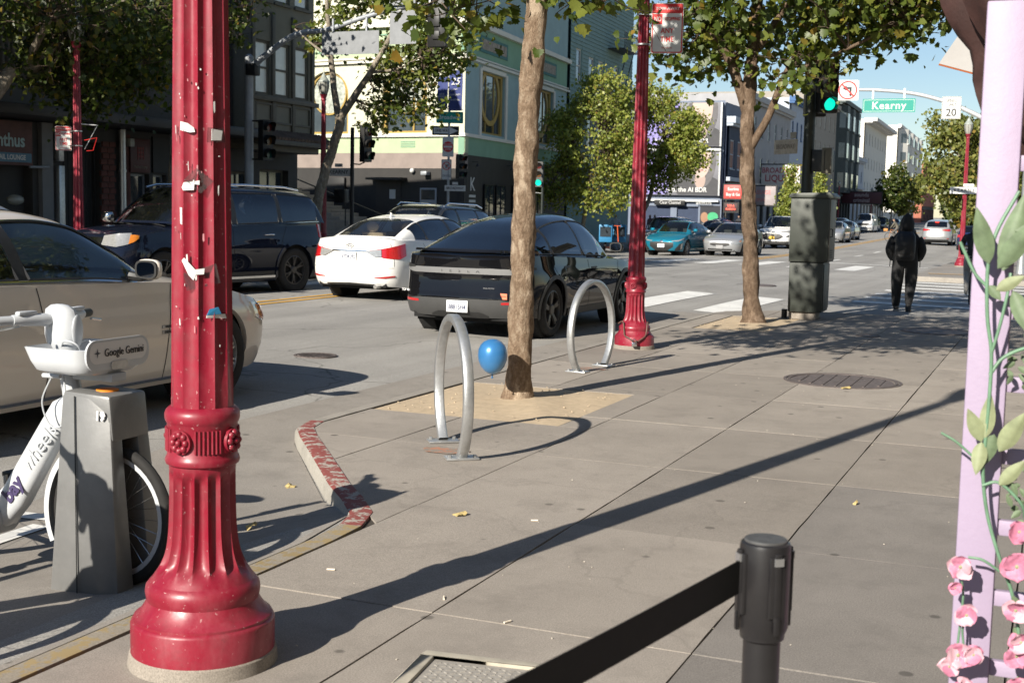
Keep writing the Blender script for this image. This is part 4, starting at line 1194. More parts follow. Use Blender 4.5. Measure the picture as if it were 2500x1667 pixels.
fcar('parked_coupe', 'dark car parked two places in front of the white van', 'sedan', 4.6, 1.8, 1.45, P_dark, -18.4, 110, DN)
fcar('parked_minivan', 'blue grey car parked next behind the white van', 'suv', 4.8, 1.9, 1.75, P_grey, -21.2, 158, DN)
fcar('parked_suv', 'dark suv parked second behind the white van', 'suv', 4.8, 1.9, 1.75, P_dark, -21.4, 168, DN)
fcar('parked_wagon', 'dark parked car furthest along the left kerb beside the man', 'sedan', 4.8, 1.9, 1.5, P_dark, -21.6, 184, DN)
def ex_van(c):
    ex_far('none')(c)
    c.patch('grille', M_trim, -.62, .62, [(0, .78, 1.06), (1, .78, 1.06)], .012)
    c.patch('front_bumper', M_satin, -.9, .9, [(0, .42, .60), (1, .42, .60)], .02)
vs_ = suv_spec(5.5, 2.03, 2.12, P_white, extras=ex_van, res=.55, cat='van')
vs_['cab'].update(xD=-2.4, x0=-2.70, roof=[(-2.70, 1.4), (-2.66, 1.9), (-2.5, 2.06), (-1, 2.12), (.9, 2.10), (1.15, 2.02), (1.5, 1.72), (1.95, 1.32)], x1=1.95, xA=1.1, win=[(.95, 1.05), (1.1, 1.6)], ws=(1.15, 1.9), rw=(-2.68, -2.5))
Car('white_van', 'white cargo van parked at the left kerb down the avenue', (-20.3, 148, zr(-20.3, 148)), DN, vs_)
def ex_minivan(c):
    for sg in (1, -1):
        c.patch('taillight', M_tail, .42, 1.05, [(0, 1.04, 1.10), (.5, 1.0, 1.12), (1, .98, 1.16)], .014, sg, True)
        c.patch('reflector', M_tail, .7, .86, [(0, .46, .50), (1, .46, .50)], .012, sg, True)
        c.mirror(1.25, 1.2, sg, M_trim); c.patch('headlight', M_lens, .5, 1.0, [(0, .70, .8), (1, .76, .86)], .012, sg)
    c.patch('chrome_strip', M_chrome, -.42, .42, [(0, 1.06, 1.085), (1, 1.06, 1.085)], .016, 1, True)
    c.patch('rear_bumper', M_satin, -.9, .9, [(0, .5, .60), (1, .5, .60)], .016, 1, True)
    c.patch('rear_valance', M_trim, -.85, .85, [(0, .30, .42), (1, .30, .42)], .012, 1, True)
    c.plate(True, .88, '', off=.03)
    b = MB(); b.box((-2.32, 0, 1.60), (.05, .28, .04)); b.build('brake_light', mat('lit brake light', (.9, .05, .02), .3, 0, 0, emis=.8), c.root)
S = suv_spec(5.17, 2.02, 1.77, P_silver, extras=ex_minivan, res=.8, cat='minivan', rw=.36)
Car('silver_minivan', 'silver minivan driving away just right of the man in black', (-8.15, 96.5, zr(-8.15, 96.5)), UPH, S)
fcar('blue_hatch', 'dark blue car parked behind the slim red lamp post at right', 'suv', 4.3, 1.8, 1.55, P_blue, -5.25, 86.5, UPH, ex_far(rear=.70))
fcar('white_car', 'white car parked far off, just left of the lilac trellis', 'suv', 4.6, 1.85, 1.7, P_white, -8.0, 130, UPH)
fcar('far_car', 'small dark car far down the middle of the avenue', 'sedan', 4.6, 1.8, 1.45, P_grey, -11.5, 190, UPH)

# ================================================================ STREET FURNITURE
M_red = lamp_red_mat('crimson enamel')
M_foot = concrete_mat('lamp footing', (.30, .265, .225), .04)
M_galv = mat('galvanised steel', (.52, .53, .53), .38, .75, .12, 18, .15, 60)
M_steelg = mat('grey painted steel', (.33, .35, .37), .5, .2, .12, 6)
M_blackm = mat('black painted metal', (.02, .02, .02), .5, .2, .2, 10)
M_dgreen = mat('dark green pole paint', (.022, .028, .024), .5, .1, .25, 8, dirt=.3)
M_globe = mat('frosted lantern glass', (.34, .34, .30), .25, 0, .1, 6)
M_paper = mat('paper', (.62, .62, .60), .8, 0, .08, 30)
M_tape = glass_mat('clear tape', (.86, .85, .84), .03, .72)
M_signw = mat('white sign sheet', (.60, .60, .58), .45, 0, .06, 6)
M_signback = mat('sign back aluminium', (.20, .21, .22), .55, .2, .12, 5)
M_signred = mat('red sign ink', (.55, .03, .03), .5, 0, .05, 6)
M_signgreen = mat('green sign sheet', (.0, .25, .19), .45, 0, .05, 6)
M_ink = mat('black ink', (.012, .012, .012), .6, 0, 0)
M_go = emit_mat('lit green signal', (.0, .80, .55), .75)
M_offr = mat('unlit red lens', (.10, .012, .012), .2, 0, .2, 30)
M_offa = mat('unlit amber lens', (.12, .05, .012), .2, 0, .2, 30)

def pillow(mb, pts2, y0, y1):
    mb.prism(pts2, y0, y1, axis='y')
def rrect(w, h, r, n=4):
    out = []
    for cx, cz, a0 in ((w/2-r, h/2-r, 0), (-w/2+r, h/2-r, PI/2), (-w/2+r, -h/2+r, PI), (w/2-r, -h/2+r, 1.5*PI)):
        for k in range(n+1):
            a = a0+PI/2*k/n; out.append((cx+r*math.cos(a), cz+r*math.sin(a)))
    return out
def ringpoly(mb, ro, ri, y0, y1, n=28, cx=0, cz=0):
    vs = []; fs = []
    for k in range(n):
        t = 2*PI*k/n; c, s = math.cos(t), math.sin(t)
        vs += [(cx+ro*c, y0, cz+ro*s), (cx+ri*c, y0, cz+ri*s), (cx+ri*c, y1, cz+ri*s), (cx+ro*c, y1, cz+ro*s)]
    for k in range(n):
        a = 4*k; b = 4*((k+1) % n)
        for j in range(4): fs.append((a+j, a+(j+1) % 4, b+(j+1) % 4, b+j))
    mb.add(vs, fs)
def plate(parent, w, h, loc, rz=0., m=M_signw, border=None, r=.03, th=.004, name='sign_plate', back=None):
    "flat sign facing local -y"
    mb = MB(); mb.prism(rrect(w, h, min(r, h*.45)), -th/2, th/2, axis='y')
    o = mb.build(name, m, parent, smooth=0); o.location = loc; o.rotation_euler = (0, 0, rz)
    if border:
        b = MB(); out = rrect(w*.96, h-.04*w, min(r, h*.4)); inn = rrect(w*.96-.024, h-.04*w-.024, min(r, h*.4))
        n = len(out); vs = [(a, -th/2-.001, c) for a, c in out]+[(a, -th/2-.001, c) for a, c in inn]
        b.add(vs, [(i, (i+1) % n, n+(i+1) % n, n+i) for i in range(n)]); b.build('border', border, o, smooth=0)
    return o

def flute(n, d, z0, z1, fade):
    def f(t, r, z):
        k = min(max((z-z0)/fade, 0), 1)*min(max((z1-z)/fade, 0), 1); k = k*k*(3-2*k)
        return r-d*k*abs(math.sin(n*t/2))**.75
    return f
def lamp_post(loc, label, s=1.0, top=4.75, rz=0., detail=True, group='crimson lamp posts'):
    T = thing('lamp_post', label, 'lamp post', loc, rz, group)
    n = 144 if detail else 48
    mb = MB(); mb.lathe([(.275*s, -.03), (.270*s, .0), (.264*s, .045*s), (.259*s, .05*s)], 48); mb.build('footing', M_foot, T)
    mb = MB()
    mb.lathe([(.258*s, .045*s), (.258*s, .155*s), (.254*s, .165*s), (.247*s, .169*s), (.247*s, .178*s), (.238*s, .184*s), (.222*s, .20*s), (.208*s, .222*s), (.2*s, .238*s), (.203*s, .25*s), (.206*s, .27*s), (.203*s, .29*s), (.192*s, .304*s), (.186*s, .310*s)], 96, cap=False)
    mb.build('base', M_red, T, smooth=40)
    mb = MB(); pr = []
    tab = [(.310, .186), (.33, .172), (.36, .154), (.40, .138), (.45, .1275), (.52, .1215), (.62, .119), (.735, .1185)]
    for k in range(31):
        z = .310+(.735-.310)*k/30; pr.append((sinterp(z, tab)*s, z*s))
    mb.lathe(pr, n, rf=flute(16, .02*s, .335*s, .715*s, .035*s), cap=False); mb.build('fluted_pedestal', M_red, T, smooth=50)
    mb = MB()
    mb.lathe([(.118*s, .73*s), (.130*s, .738*s), (.133*s, .75*s), (.129*s, .762*s), (.125*s, .768*s), (.125*s, .882*s), (.129*s, .888*s), (.133*s, .90*s), (.133*s, .918*s), (.128*s, .93*s), (.118*s, .94*s), (.108*s, .945*s)], 64, cap=False)
    c = mb.build('collar', M_red, T, smooth=40)
    if detail:
        for q in range(4):
            a = R_(-89.5)+q*PI/2-rz
            m_ = MB(Matrix.Rotation(a, 4, 'Z') @ Matrix.Translation((.128*s, 0, .826*s)))
            for p in range(8):
                t = 2*PI*p/8; m_.ell((.008*s, .026*s*math.cos(t), .029*s*math.sin(t)), .013*s, .0125*s, .0135*s, 8, 6)
            m_.ell((.012*s, 0, 0), .014*s, .011*s, .012*s, 8, 6); m_.cyl((.0, 0, 0), .044*s, .012*s, 20, 'x')
            m_.build('rosette', M_red, c, smooth=60)
            b_ = MB()
            for k in range(7):
                t = a+R_(45)+R_(6.6)*(k-3)
                b_.tube([(.1275*s*math.cos(t), .1275*s*math.sin(t), .785*s), (.1275*s*math.cos(t), .1275*s*math.sin(t), .868*s)], .0042*s, 6)
            b_.build('reeding', M_red, c, smooth=60)
    mb = MB(); pr = []
    zt = top-.36
    for k in range(13):
        f = k/12; pr.append(((.110-.046*f**1.1)*s, .94*s+(zt-.94*s)*f))
    mb.lathe(pr, n, rf=flute(12, .017*s, .96*s, zt-.1, .05), cap=False); mb.build('shaft', M_red, T, smooth=50)
    mb = MB(); mb.lathe([(.064*s, zt-.02), (.085*s, zt+.01), (.085*s, zt+.03), (.07*s, zt+.05), (.10*s, zt+.13), (.115*s, zt+.15), (.115*s, zt+.165)], 32); mb.build('lantern_cup', M_red, T)
    g = MB(); g.lathe([(.10*s, zt+.165), (.14*s, zt+.26), (.165*s, zt+.38), (.172*s, zt+.47), (.165*s, zt+.50)], 32); go = g.build('lantern', M_globe, T, smooth=60)
    for k in range(8):
        a = 2*PI*k/8; r_ = MB(); r_.tube([(.103*s*math.cos(a), .103*s*math.sin(a), zt+.165), (.143*s*math.cos(a), .143*s*math.sin(a), zt+.26), (.168*s*math.cos(a), .168*s*math.sin(a), zt+.38), (.175*s*math.cos(a), .175*s*math.sin(a), zt+.48)], .006, 5); r_.build('lantern_rib', M_blackm, go)
    h = MB(); h.lathe([(.18*s, zt+.49), (.183*s, zt+.52), (.15*s, zt+.55), (.12*s, zt+.60), (.075*s, zt+.64), (.07*s, zt+.68), (.04*s, zt+.71), (.015*s, zt+.74), (.012*s, zt+.88), (.002, zt+.95)], 32); h.build('lantern_cap', mat('lantern cap paint', (.30, .33, .30), .5, 0, .15, 6), T, smooth=50)
    return T
L1 = lamp_post((-2.82, 3.80, 0), 'crimson fluted lamp post in the left foreground, patched with torn paper', 1.0, 5.15)
L2 = lamp_post((-4.70, 14.85, 0), 'crimson lamp post with a chain lock round its base and a tow-away sign', .92)
L3 = lamp_post((-3.38, 49.4, zs(49.4)), 'slim crimson lamp post with a KEARNY sign, beside the trellis', .85, 4.95, detail=False)
L4 = lamp_post((-19.05, 31.2, zs(31)), 'crimson lamp post in front of the arched window, by the leaning tree', .9, 4.85, detail=False)
L5 = lamp_post((-17.4, 19.6, zs(19)), 'shaded crimson lamp post at far left with a tow-away sign', .95, 4.75, detail=False)
lamp_post((-19.6+ax(90), 92, zs(92)), 'distant crimson lamp post in front of the broadway shop sign', .9, 5.0, detail=False)
lamp_post((-19.6+ax(112), 113, zs(113)), 'distant lamp post, its globe just above the small conical tree', .9, 5.0, detail=False)
lamp_post((-19.6+ax(160), 150, zs(150)), 'distant lamp post in front of the white corner building', .9, 5.2, detail=False)
lamp_post((-19.6+ax(190), 185, zs(185)), 'farthest lamp post on the left pavement by the two small trees', .9, 5.2, detail=False)
lamp_post((-4.6+ax(120)*.25, 128, zs(128)), 'far small crimson lamp post above the silver minivan', .9, 5.0, detail=False)
# torn paper and tape on the near post
def scrap(tdeg, z, pts, m, name='paper_scrap', r=.1125):
    th0 = R_(-53.4+tdeg); mb = MB(); n = 6
    poly = [(a/100., b/100.) for a, b in pts]
    def W(a, b, rr): 
        t = th0+a/rr; return (rr*math.cos(t), rr*math.sin(t), z+b)
    rr = .110-.046*(max(0, z-.94)/3.85)**1.1+.0012+(r-.1125)
    vs = [W(a, b, rr+.0012*math.sin(a*90+b*60)) for a, b in poly]+[W(a, b, rr-.002) for a, b in poly]; k = len(poly)
    mb.add(vs, [tuple(range(k))]+[(i, k+i, k+(i+1) % k, (i+1) % k) for i in range(k)])
    return mb.build(name, m, L1, smooth=0)
scrap(-30, 1.93, [(-2.6, 1.6), (-2.6, -1.4), (1.4, -2.2), (3.2, -2.0), (2.8, -.6), (.6, .9)], M_paper)
scrap(33, 1.905, [(-2.2, 1.8), (2.2, 1.3), (1.6, -2.0), (-2.2, -2.2)], M_paper)
scrap(33, 1.905, [(-3.6, 2.2), (3.0, 2.0), (3.2, -2.6), (-3.8, -3.0)], M_tape, 'tape', .1135)
scrap(-18, 1.735, [(-4, -1.6), (-3.2, .2), (-.6, .6), (2.6, .9), (2.6, -.6), (.8, -.4), (.6, -2.4), (-3.4, -2.6)], M_paper)
scrap(-4, 1.745, [(-5.5, .2), (-1, 4.2), (5, -.2), (.5, -4.6)], M_tape, 'tape', .1135)
scrap(-20, 1.43, [(-3.8, 3.6), (-2.6, 4.6), (1.4, .6), (4.6, 1.0), (4.4, -1.0), (1.6, -1.2), (.8, -3.2), (-1.0, -1.4)], M_paper)
scrap(-3, 1.425, [(-6.2, -.4), (5.6, 3.2), (7.4, -3.6), (-4.8, -6.4)], M_tape, 'tape', .1135)
scrap(28, 1.29, [(-3.6, -1.4), (-2.6, .8), (.6, 1.4), (1.8, -1.0)], mat('blue sticker', (.03, .22, .42), .5, 0, .1, 20))
scrap(28, 1.283, [(-3.8, -1.6), (-3.7, -.7), (3.6, -.4), (4.4, -2.0)], M_paper, 'sticker_edge', .1132)
scrap(-42, 1.62, [(-.4, 3), (.5, 3), (.4, -3), (-.5, -2.6)], M_paper)
# shreds, scratches and glue rests all over the post
for k in range(34):
    w_ = random.uniform(.1, .4); h_ = random.choice([random.uniform(.2, .6), random.uniform(.8, 2.4)])
    scrap(random.uniform(-62, 40), random.uniform(1.0, 2.15), [(-w_*.6, h_*.7), (w_*.6, h_*.8), (w_, -h_*.7), (0, -h_), (-w_*.8, -h_*.5)], M_paper if k % 3 else mat('glue rest', (.50, .22, .24), .7), 'paper_shred', .1112)

# chain and padlock on lamp 2
ch = thing('chain_lock', 'rusty brown cable with a silver padlock around the second lamp base', 'lock', (-4.70, 14.85, 0))
def lp2(a, r, z): return (r*math.cos(R_(a)), r*math.sin(R_(a)), z)
mb = MB(); mb.tube(cr([lp2(-150, .2, .30), lp2(-120, .19, .33), lp2(-108, .215, .22), lp2(-100, .245, .17), lp2(-88, .262, .15), lp2(-70, .268, .105), lp2(-52, .255, .14), lp2(-35, .225, .19), lp2(-20, .19, .32), lp2(0, .18, .31)], 6), .009, 7)
mb.build('cable', mat('brown cable', (.11, .06, .045), .6, 0, .3, 30), ch)
mb = MB(); p = Vector(lp2(-72, .29, .075)); mb.box(p, (.062, .035, .05), R_(18)); mb.build('padlock_body', M_chrome, ch, bevel=.006)
mb = MB(); mb.tube([p+Vector((-.02, 0, .02)), p+Vector((-.022, 0, .05)), p+Vector((0, 0, .065)), p+Vector((.022, 0, .05)), p+Vector((.02, 0, .02))], .006, 6); mb.build('shackle', M_chrome, ch)
# tow-away sign on lamp 2
def towaway(root, x, z, rz, w=.30, h=.46):
    o = plate(root, w, h, (x, -.05, z), rz, M_signw, M_signred, .02)
    r_ = MB(); r_.bb(-w*.47, w*.47, -.0035, -.003, h*.30, h*.475); r_.bb(-w*.45, -w*.16, -.0035, -.003, h*.08, h*.285); r_.build('red_band', M_signred, o, smooth=0)
    text(o, 'TOW-AWAY', .048, (0, -.004, h*.39), M_signw, bold=.0008); text(o, 'NO', .075, (-w*.305, -.004, h*.18), M_signw, sx=.72, bold=.0015)
    text(o, 'STOPPING', .052, (w*.155, -.004, h*.185), M_signred, sx=.72, bold=.001)
    text(o, 'ANY', .085, (0, -.004, -h*.05), M_signred, bold=.001, sx=.85); text(o, 'TIME', .085, (0, -.004, -h*.22), M_signred, bold=.001, sx=.85)
    text(o, 'MON THRU FRI', .018, (0, -.004, -h*.39), M_signred); 
    b = MB()
    for q in (.3, -.3):
        b.cyl((-x*0, 0, z+h*q), .098*.92, .018, 24, 'z'); b.box((x*.42, -.03, z+h*q), (abs(x)*.5, .02, .018))
    b.build('bracket', M_galv, root)
    return o
towaway(L2, .30, 3.77, R_(14), .37, .575)
towaway(L5, -.30, 2.75, R_(30), .30, .46)
nf = thing('neon_arrow', 'thin red neon triangle on the arm of the shaded left lamp post', 'neon sign', (-17.4+.1, 19.6, zs(19)))
mb = MB(); mb.tube([(0, 0, 3.02), (.30, .1, 3.0)], .012, 6); mb.tube([(.28, .1, 2.98), (.05, .02, 2.55)], .008, 5); mb.build('arm', M_galv, nf)
mb = MB(); mb.tube([(.02, .05, 2.72), (.26, .12, 2.77), (.18, .1, 2.53), (.06, .06, 2.52)], .007, 5); mb.build('neon_tube', emit_mat('neon red', (.9, .05, .04), .45), nf)
# KEARNY sign on lamp 3
o = plate(L3, .98, .24, (-.02, -.12, 2.74), R_(4), M_signw, None, .02); text(o, 'KEARNY', .17, (0, -.004, 0), M_ink, spacing=1.35, bold=.002, sx=.9)
o = plate(L3, .36, .11, (.12, -.12, 2.93), R_(4), M_signw, None, .02)

# ---------------------------------------------------------------- bike racks (galvanised hoops)
def rack(a, b, label, dia=.90):
    a = Vector((a[0], a[1], 0)); b = Vector((b[0], b[1], 0)); c = (a+b)/2
    T = thing('bike_rack', label, 'bike rack', c, math.atan2((b-a).y, (b-a).x), 'round galvanised bike racks')
    half = (b-a).length/2; a0 = 2*math.atan(half/.90); R0 = R1 = half/math.sin(a0)
    # squarish tube bent into a hoop, open at the foot
    zc = R1*math.cos(a0)+.012
    n = 60; rows = []
    for k in range(n+1):
        t = -PI/2+a0+(2*PI-2*a0)*k/n
        cx, cz = math.cos(t), math.sin(t)
        row = []
        w_, d_ = .034, .026
        for u, v in ((-d_, -w_+.008), (-d_, w_-.008), (-d_+.008, w_), (d_-.008, w_), (d_, w_-.008), (d_, -w_+.008), (d_-.008, -w_), (-d_+.008, -w_), (-d_, -w_+.008)):
            row.append(((R0+u)*cx, v, zc+(R1+u)*cz))
        rows.append(row)
    mb = MB(); mb.grid(rows); mb.build('hoop', M_galv, T, smooth=50)
    for sg in (-1, 1):
        p = MB(); p.box((sg*half, 0, .008), (.13, .22, .014)); o = p.build('foot_plate', M_galv, T, bevel=.003)
        for q in (-1, 1):
            bq = MB(); bq.cyl((sg*half+.03*sg, q*.085, .022), .012, .018, 6); bq.build('bolt', M_galv, o)
    return T
rack((-3.60, 7.66), (-3.98, 8.16), 'galvanised hoop bike rack nearest the red kerb, in front of the balloon tree')
rack((-4.50, 12.33), (-4.44, 12.98), 'galvanised hoop bike rack beside the rear wheel of the black crossover')
# spray marks on the slabs
for (x, y) in ((-3.82, 7.85), (-4.47, 12.66)):
    mb = MB(); pts = [(.16*math.cos(t)*(1+.2*math.sin(3*t)), .13*math.sin(t)*(1+.25*math.cos(2*t))) for t in np.linspace(0, 2*PI, 22)[:-1]]
    mb.add([(a, b, .0035) for a, b in pts], [tuple(range(21))]); o = mb.build('spray_mark', worn_paint_mat('orange spray', (.45, .20, .12), (.25, .21, .17), .46, 14), sidewalk, smooth=0, loc=(x, y, 0))
# balloon
bl = thing('balloon', 'shiny blue balloon floating beside the near tree trunk', 'balloon', (-4.36, 9.86, .265))
mb = MB(); mb.lathe([(.008, .0), (.03, .006), (.060, .026), (.085, .058), (.101, .10), (.106, .14), (.102, .178), (.088, .212), (.064, .237), (.03, .253), (.002, .256)], 48); mb.v = [(a*1.17, b*1.17, c*1.17) for a, b, c in mb.v]
mb.build('envelope', mat('metallic blue latex', (.045, .20, .46), .3, .25, .06, 3, coat=.4), bl, smooth=80)
mb = MB(); mb.lathe([(.007, -.032), (.012, -.03), (.005, -.02), (.006, -.008), (.012, .004)], 14); mb.build('knot', mat('blue latex', (.02, .11, .26), .4), bl)

# ---------------------------------------------------------------- utility cabinet
cb = thing('utility_cabinet', 'tall dark green two tier utility cabinet on a concrete plinth by the corner', 'cabinet', (-3.66, 20.62, 0), R_(2))
M_cab = mat('cabinet green paint', (.040, .046, .038), .5, .1, .18, 3, .05, 30, dirt=.35)  # green taken lower to hold the tree crown's shade in the colour
M_cabd = mat('cabinet door paint', (.15, .135, .105), .55, .1, .15, 4, dirt=.25)
mb = MB(); mb.box((-.06, .0, .065), (.42, .5, .13)); mb.build('plinth', M_foot, cb, bevel=.01)
mb = MB(); mb.bb(-.28, .24, -.30, .40, .12, .90); mb.build('lower_box', M_cab, cb, bevel=.008)
mb = MB(); mb.bb(-.29, .30, -.34, .42, .905, 1.90); mb.build('upper_box', M_cab, cb, bevel=.008)
mb = MB(); mb.prism([(-.32, 1.895), (.36, 1.895), (.36, 1.93), (.30, 1.985), (-.28, 1.965), (-.32, 1.93)], -.37, .45, axis='y'); mb.build('lid', M_cab, cb, bevel=.006)
mb = MB(); mb.bb(.302, .314, -.30, .39, .93, 1.88); dr = mb.build('door', M_cabd, cb, bevel=.003)
mb = MB(); mb.bb(.243, .254, -.26, .37, .16, .87); mb.build('lower_door', M_cab, cb, bevel=.003)
mb = MB(); mb.tube([(.314, -.24, 1.30), (.35, -.24, 1.30), (.35, -.24, 1.42), (.314, -.24, 1.42)], .010, 6); mb.build('door_handle', M_blackm, dr)
mb = MB()
for i in range(6):
    for j in range(4): mb.box((.3155, -.16+.05*i, .98+.035*j), (.003, .028, .012))
mb.build('vent', M_ink, dr, smooth=0)
mb = MB(); mb.cyl((-.36, -.1, .07), .045, .14, 12); mb.build('conduit', M_blackm, cb)

# ---------------------------------------------------------------- traffic signals and sign poles
def head(parent, loc, rz, lit=None, visor=True, n=3, s=.30, m=M_blackm):
    "vertical signal head, faces local -y"
    mb = MB(); h = n*(s+.045)
    mb.prism(rrect(s+.05, h, .03), -.09, .09, axis='y')
    o = mb.build('signal_head', m, parent, smooth=30); o.location = loc; o.rotation_euler = (0, 0, rz)
    for k in range(n):
        z = h/2-(k+.5)*h/n
        l = MB(); l.cyl((0, -.093, z), s*.42, .012, 24, 'y')
        mm = M_go if lit == k else (M_offr, M_offa, mat('unlit green lens', (.012, .06, .05), .2))[k % 3]
        l.build('lens', mm, o)
        v = MB(); rows = []
        for q in range(21):
            a = R_(-40)+R_(260)*q/20; ln = .22
            rows.append([(s*.47*math.cos(a), -.09, z+s*.47*math.sin(a)), (s*.47*math.cos(a), -.09-ln*(.55+.45*max(0, math.sin(a))), z+s*.47*math.sin(a)-.02)])
        v.grid(rows); v.build('visor', m, o, smooth=60)
    return o
# near-right corner: dark green pole behind the cabinet
sp = thing('signal_pole', 'dark green signal pole with a lit green light behind the utility cabinet', 'traffic light', (-4.02, 22.0, zs(22)))
mb = MB(); mb.lathe([(.13, 0), (.13, .3), (.105, .35), (.095, 2.5), (.085, 4.7)], 20); mb.build('pole', M_dgreen, sp)
head(sp, (.28, -.05, 3.72), R_(28), 2, s=.25); head(sp, (.05, .12, 3.75), R_(200), None)
mb = MB(); mb.bb(0, .16, -.02, .02, 4.22, 4.26); mb.bb(0, .16, -.02, .02, 3.3, 3.34); mb.build('bracket', M_dgreen, sp)
mb = MB(); mb.prism(rrect(.38, .36, .02), -.12, .12, axis='y'); o = mb.build('pedestrian_signal', M_blackm, sp, bevel=.01); o.location = (.24, .05, 2.50); o.rotation_euler = (0, 0, R_(75))
mb = MB(); mb.prism(rrect(.16, .42, .01), -.1, .1, axis='y'); o = mb.build('controller_box', M_cabd, sp, bevel=.008); o.location = (.33, -.06, 2.50)
o = plate(sp, .62, .24, (-.38, -.02, 2.73), R_(-42), mat('weathered beige sign', (.42, .37, .30), .7, 0, .25, 9), None, .01, .02)
text(o, 'BROADWAY', .11, (0, -.012, 0), mat('faded ink', (.22, .19, .15), .7), bold=.002, sx=.8)
o = plate(sp, .16, .11, (-.26, -.02, 2.92), R_(-42), mat('weathered beige sign', (.42, .37, .30)), None, .01)
# left mast arm over the avenue
ml = thing('mast_arm_pole', 'grey mast arm signal pole at the left corner, signs seen from the back', 'traffic light', (-19.58, 28.4, zs(28)))
mb = MB(); mb.lathe([(.17, 0), (.17, .25), (.125, .3), (.115, 2.6), (.112, 5.25), (.12, 5.27), (.12, 5.35), (.05, 5.42)], 24); mb.build('pole', M_steelg, ml)
arm = cr([(.05, 0, 5.05), (.55, 0, 5.4), (1.4, 0, 5.86), (2.35, 0, 5.92+.04), (3.3, 0, 6.2), (4.4, 0, 6.42), (5.25, 0, 6.5)], 6)
mb = MB(); mb.tube(arm, [.085-.04*k/(len(arm)-1) for k in range(len(arm))], 12); mb.build('arm', M_steelg, ml)
mb = MB(); mb.box((.12, 0, 5.02), (.3, .26, .3)); mb.build('arm_clamp', M_blackm, ml, bevel=.03)
plate(ml, 1.62, .56, (3.05, -.1, 5.60), R_(0), M_signback, None, .02, .006)
plate(ml, .72, .80, (4.52, -.1, 5.93), R_(0), M_signback, None, .02, .006)
plate(ml, .72, .45, (4.5, -.12, 6.68), R_(0), M_signback, None, .02, .006)
plate(ml, .24, .3, (5.15, -.12, 6.62), R_(0), M_signw, None, .02, .006)
mb = MB(); mb.prism(rrect(.50, 1.15, .02), -.1, .1, axis='y'); o = mb.build('signal_back', M_blackm, ml, bevel=.02); o.location = (5.4, .05, 6.02)
mb = MB(); mb.box((0, -.12, .05), (.2, .05, .3)); mb.box((0, -.12, -.3), (.2, .05, .2)); mb.build('rear_cover', M_trim, o, bevel=.02)
for x in (2.55, 3.5):
    mb = MB(); mb.bb(x-.02, x+.02, -.1, -.06, 5.85, 6.2); mb.build('hanger', M_steelg, ml)
head(ml, (.55, -.05, 3.22), R_(75), None); mb = MB(); mb.bb(.1, .5, -.02, .02, 3.7, 3.74); mb.bb(.1, .5, -.02, .02, 2.72, 2.76); mb.build('bracket', M_blackm, ml)
# kearny signal at the leaning tree
mk = thing('signal_post', 'black signal post with a KEARNY sign right of the leaning tree', 'traffic light', (-19.35, 33.3, zs(33)))
mb = MB(); mb.lathe([(.11, 0), (.11, .2), (.062, .25), (.056, 3.9)], 16); mb.build('post', M_blackm, mk)
head(mk, (.45, 0, 3.24+.18), R_(80), None); mb = MB(); mb.tube([(0, 0, 3.95), (.25, 0, 3.97), (.42, 0, 3.9)], .02, 6); mb.tube([(0, 0, 2.85), (.25, 0, 2.83), (.42, 0, 2.9)], .02, 6); mb.build('bracket', M_blackm, mk)
o = plate(mk, .80, .23, (-.42, -.06, 2.60), R_(10), M_signw, None, .01); text(o, 'KEARNY', .165, (0, -.004, 0), M_ink, bold=.003, sx=.95)
o = plate(mk, .24, .10, (-.42, -.06, 2.80), R_(10), M_signw, None, .01); text(o, '< 500', .07, (0, -.004, 0), M_ink)
mb = MB(); mb.prism(rrect(.36, .40, .02), -.12, .12, axis='y'); o = mb.build('pedestrian_signal', M_blackm, mk, bevel=.01); o.location = (-.36, 0, 1.9)
# corner sign pole by the cream building
cp = thing('sign_pole', 'sign pole at the pale building corner stacked with ONE WAY and DO NOT ENTER', 'sign', (-20.2, 41.5, zs(41)))
mb = MB(); mb.lathe([(.045, 0), (.04, 6.5)], 12); mb.build('post', M_steelg, cp)
cz = -zs(41)
o = plate(cp, .95, .40, (.05, -.06, 4.72+cz), R_(22), M_signgreen, None, .03); text(o, 'Broadway', .20, (0, -.004, 0), M_signw, bold=.002)
o = plate(cp, .95, .32, (-.1, -.07, 4.26+cz), R_(22), M_ink, None, .01)
mb = MB(); mb.prism([(-.42, -.1), (.12, -.1), (.12, -.14), (.44, 0), (.12, .14), (.12, .1), (-.42, .1)], -.0045, -.003, axis='y'); mb.build('arrow', M_signw, o, smooth=0); text(o, 'ONE WAY', .145, (-.12, -.006, 0), M_ink, bold=.003, sx=.78)
o = plate(cp, .40, .70, (0, -.06, 3.70+cz), R_(22), M_signw, None, .03)
mb = MB(); mb.cyl((0, -.004, 0), .185, .003, 32, 'y'); mb.build('red_disc', M_signred, o); mb = MB(); mb.bb(-.15, .15, -.008, -.007, -.035, .035); mb.build('white_bar', M_signw, o)
text(o, 'DO NOT', .07, (0, -.008, .085), M_signw, bold=.001); text(o, 'ENTER', .07, (0, -.008, -.095), M_signw, bold=.001)
o = plate(cp, .36, .72, (-.05, -.06, 2.90+cz), R_(22), M_signw, M_ink, .03)
mb = MB(); ringpoly(mb, .145, .118, -.006, -.004, cz=.13); mb.add([(-.10, -.0075, .21), (-.085, -.0075, .225), (.10, -.0075, .05), (.085, -.0075, .035)], [(0, 1, 2, 3)]); mb.build('red_ring', M_signred, o)
mb = MB(); mb.prism([(-.03, .05), (.0, .05), (.0, .14), (.04, .14), (.04, .11), (.08, .155), (.04, .20), (.04, .17), (-.03, .17)], -.005, -.003, axis='y'); mb.build('arrow', M_ink, o); text(o, 'ON RED', .10, (0, -.004, -.22), M_ink, sx=.8)
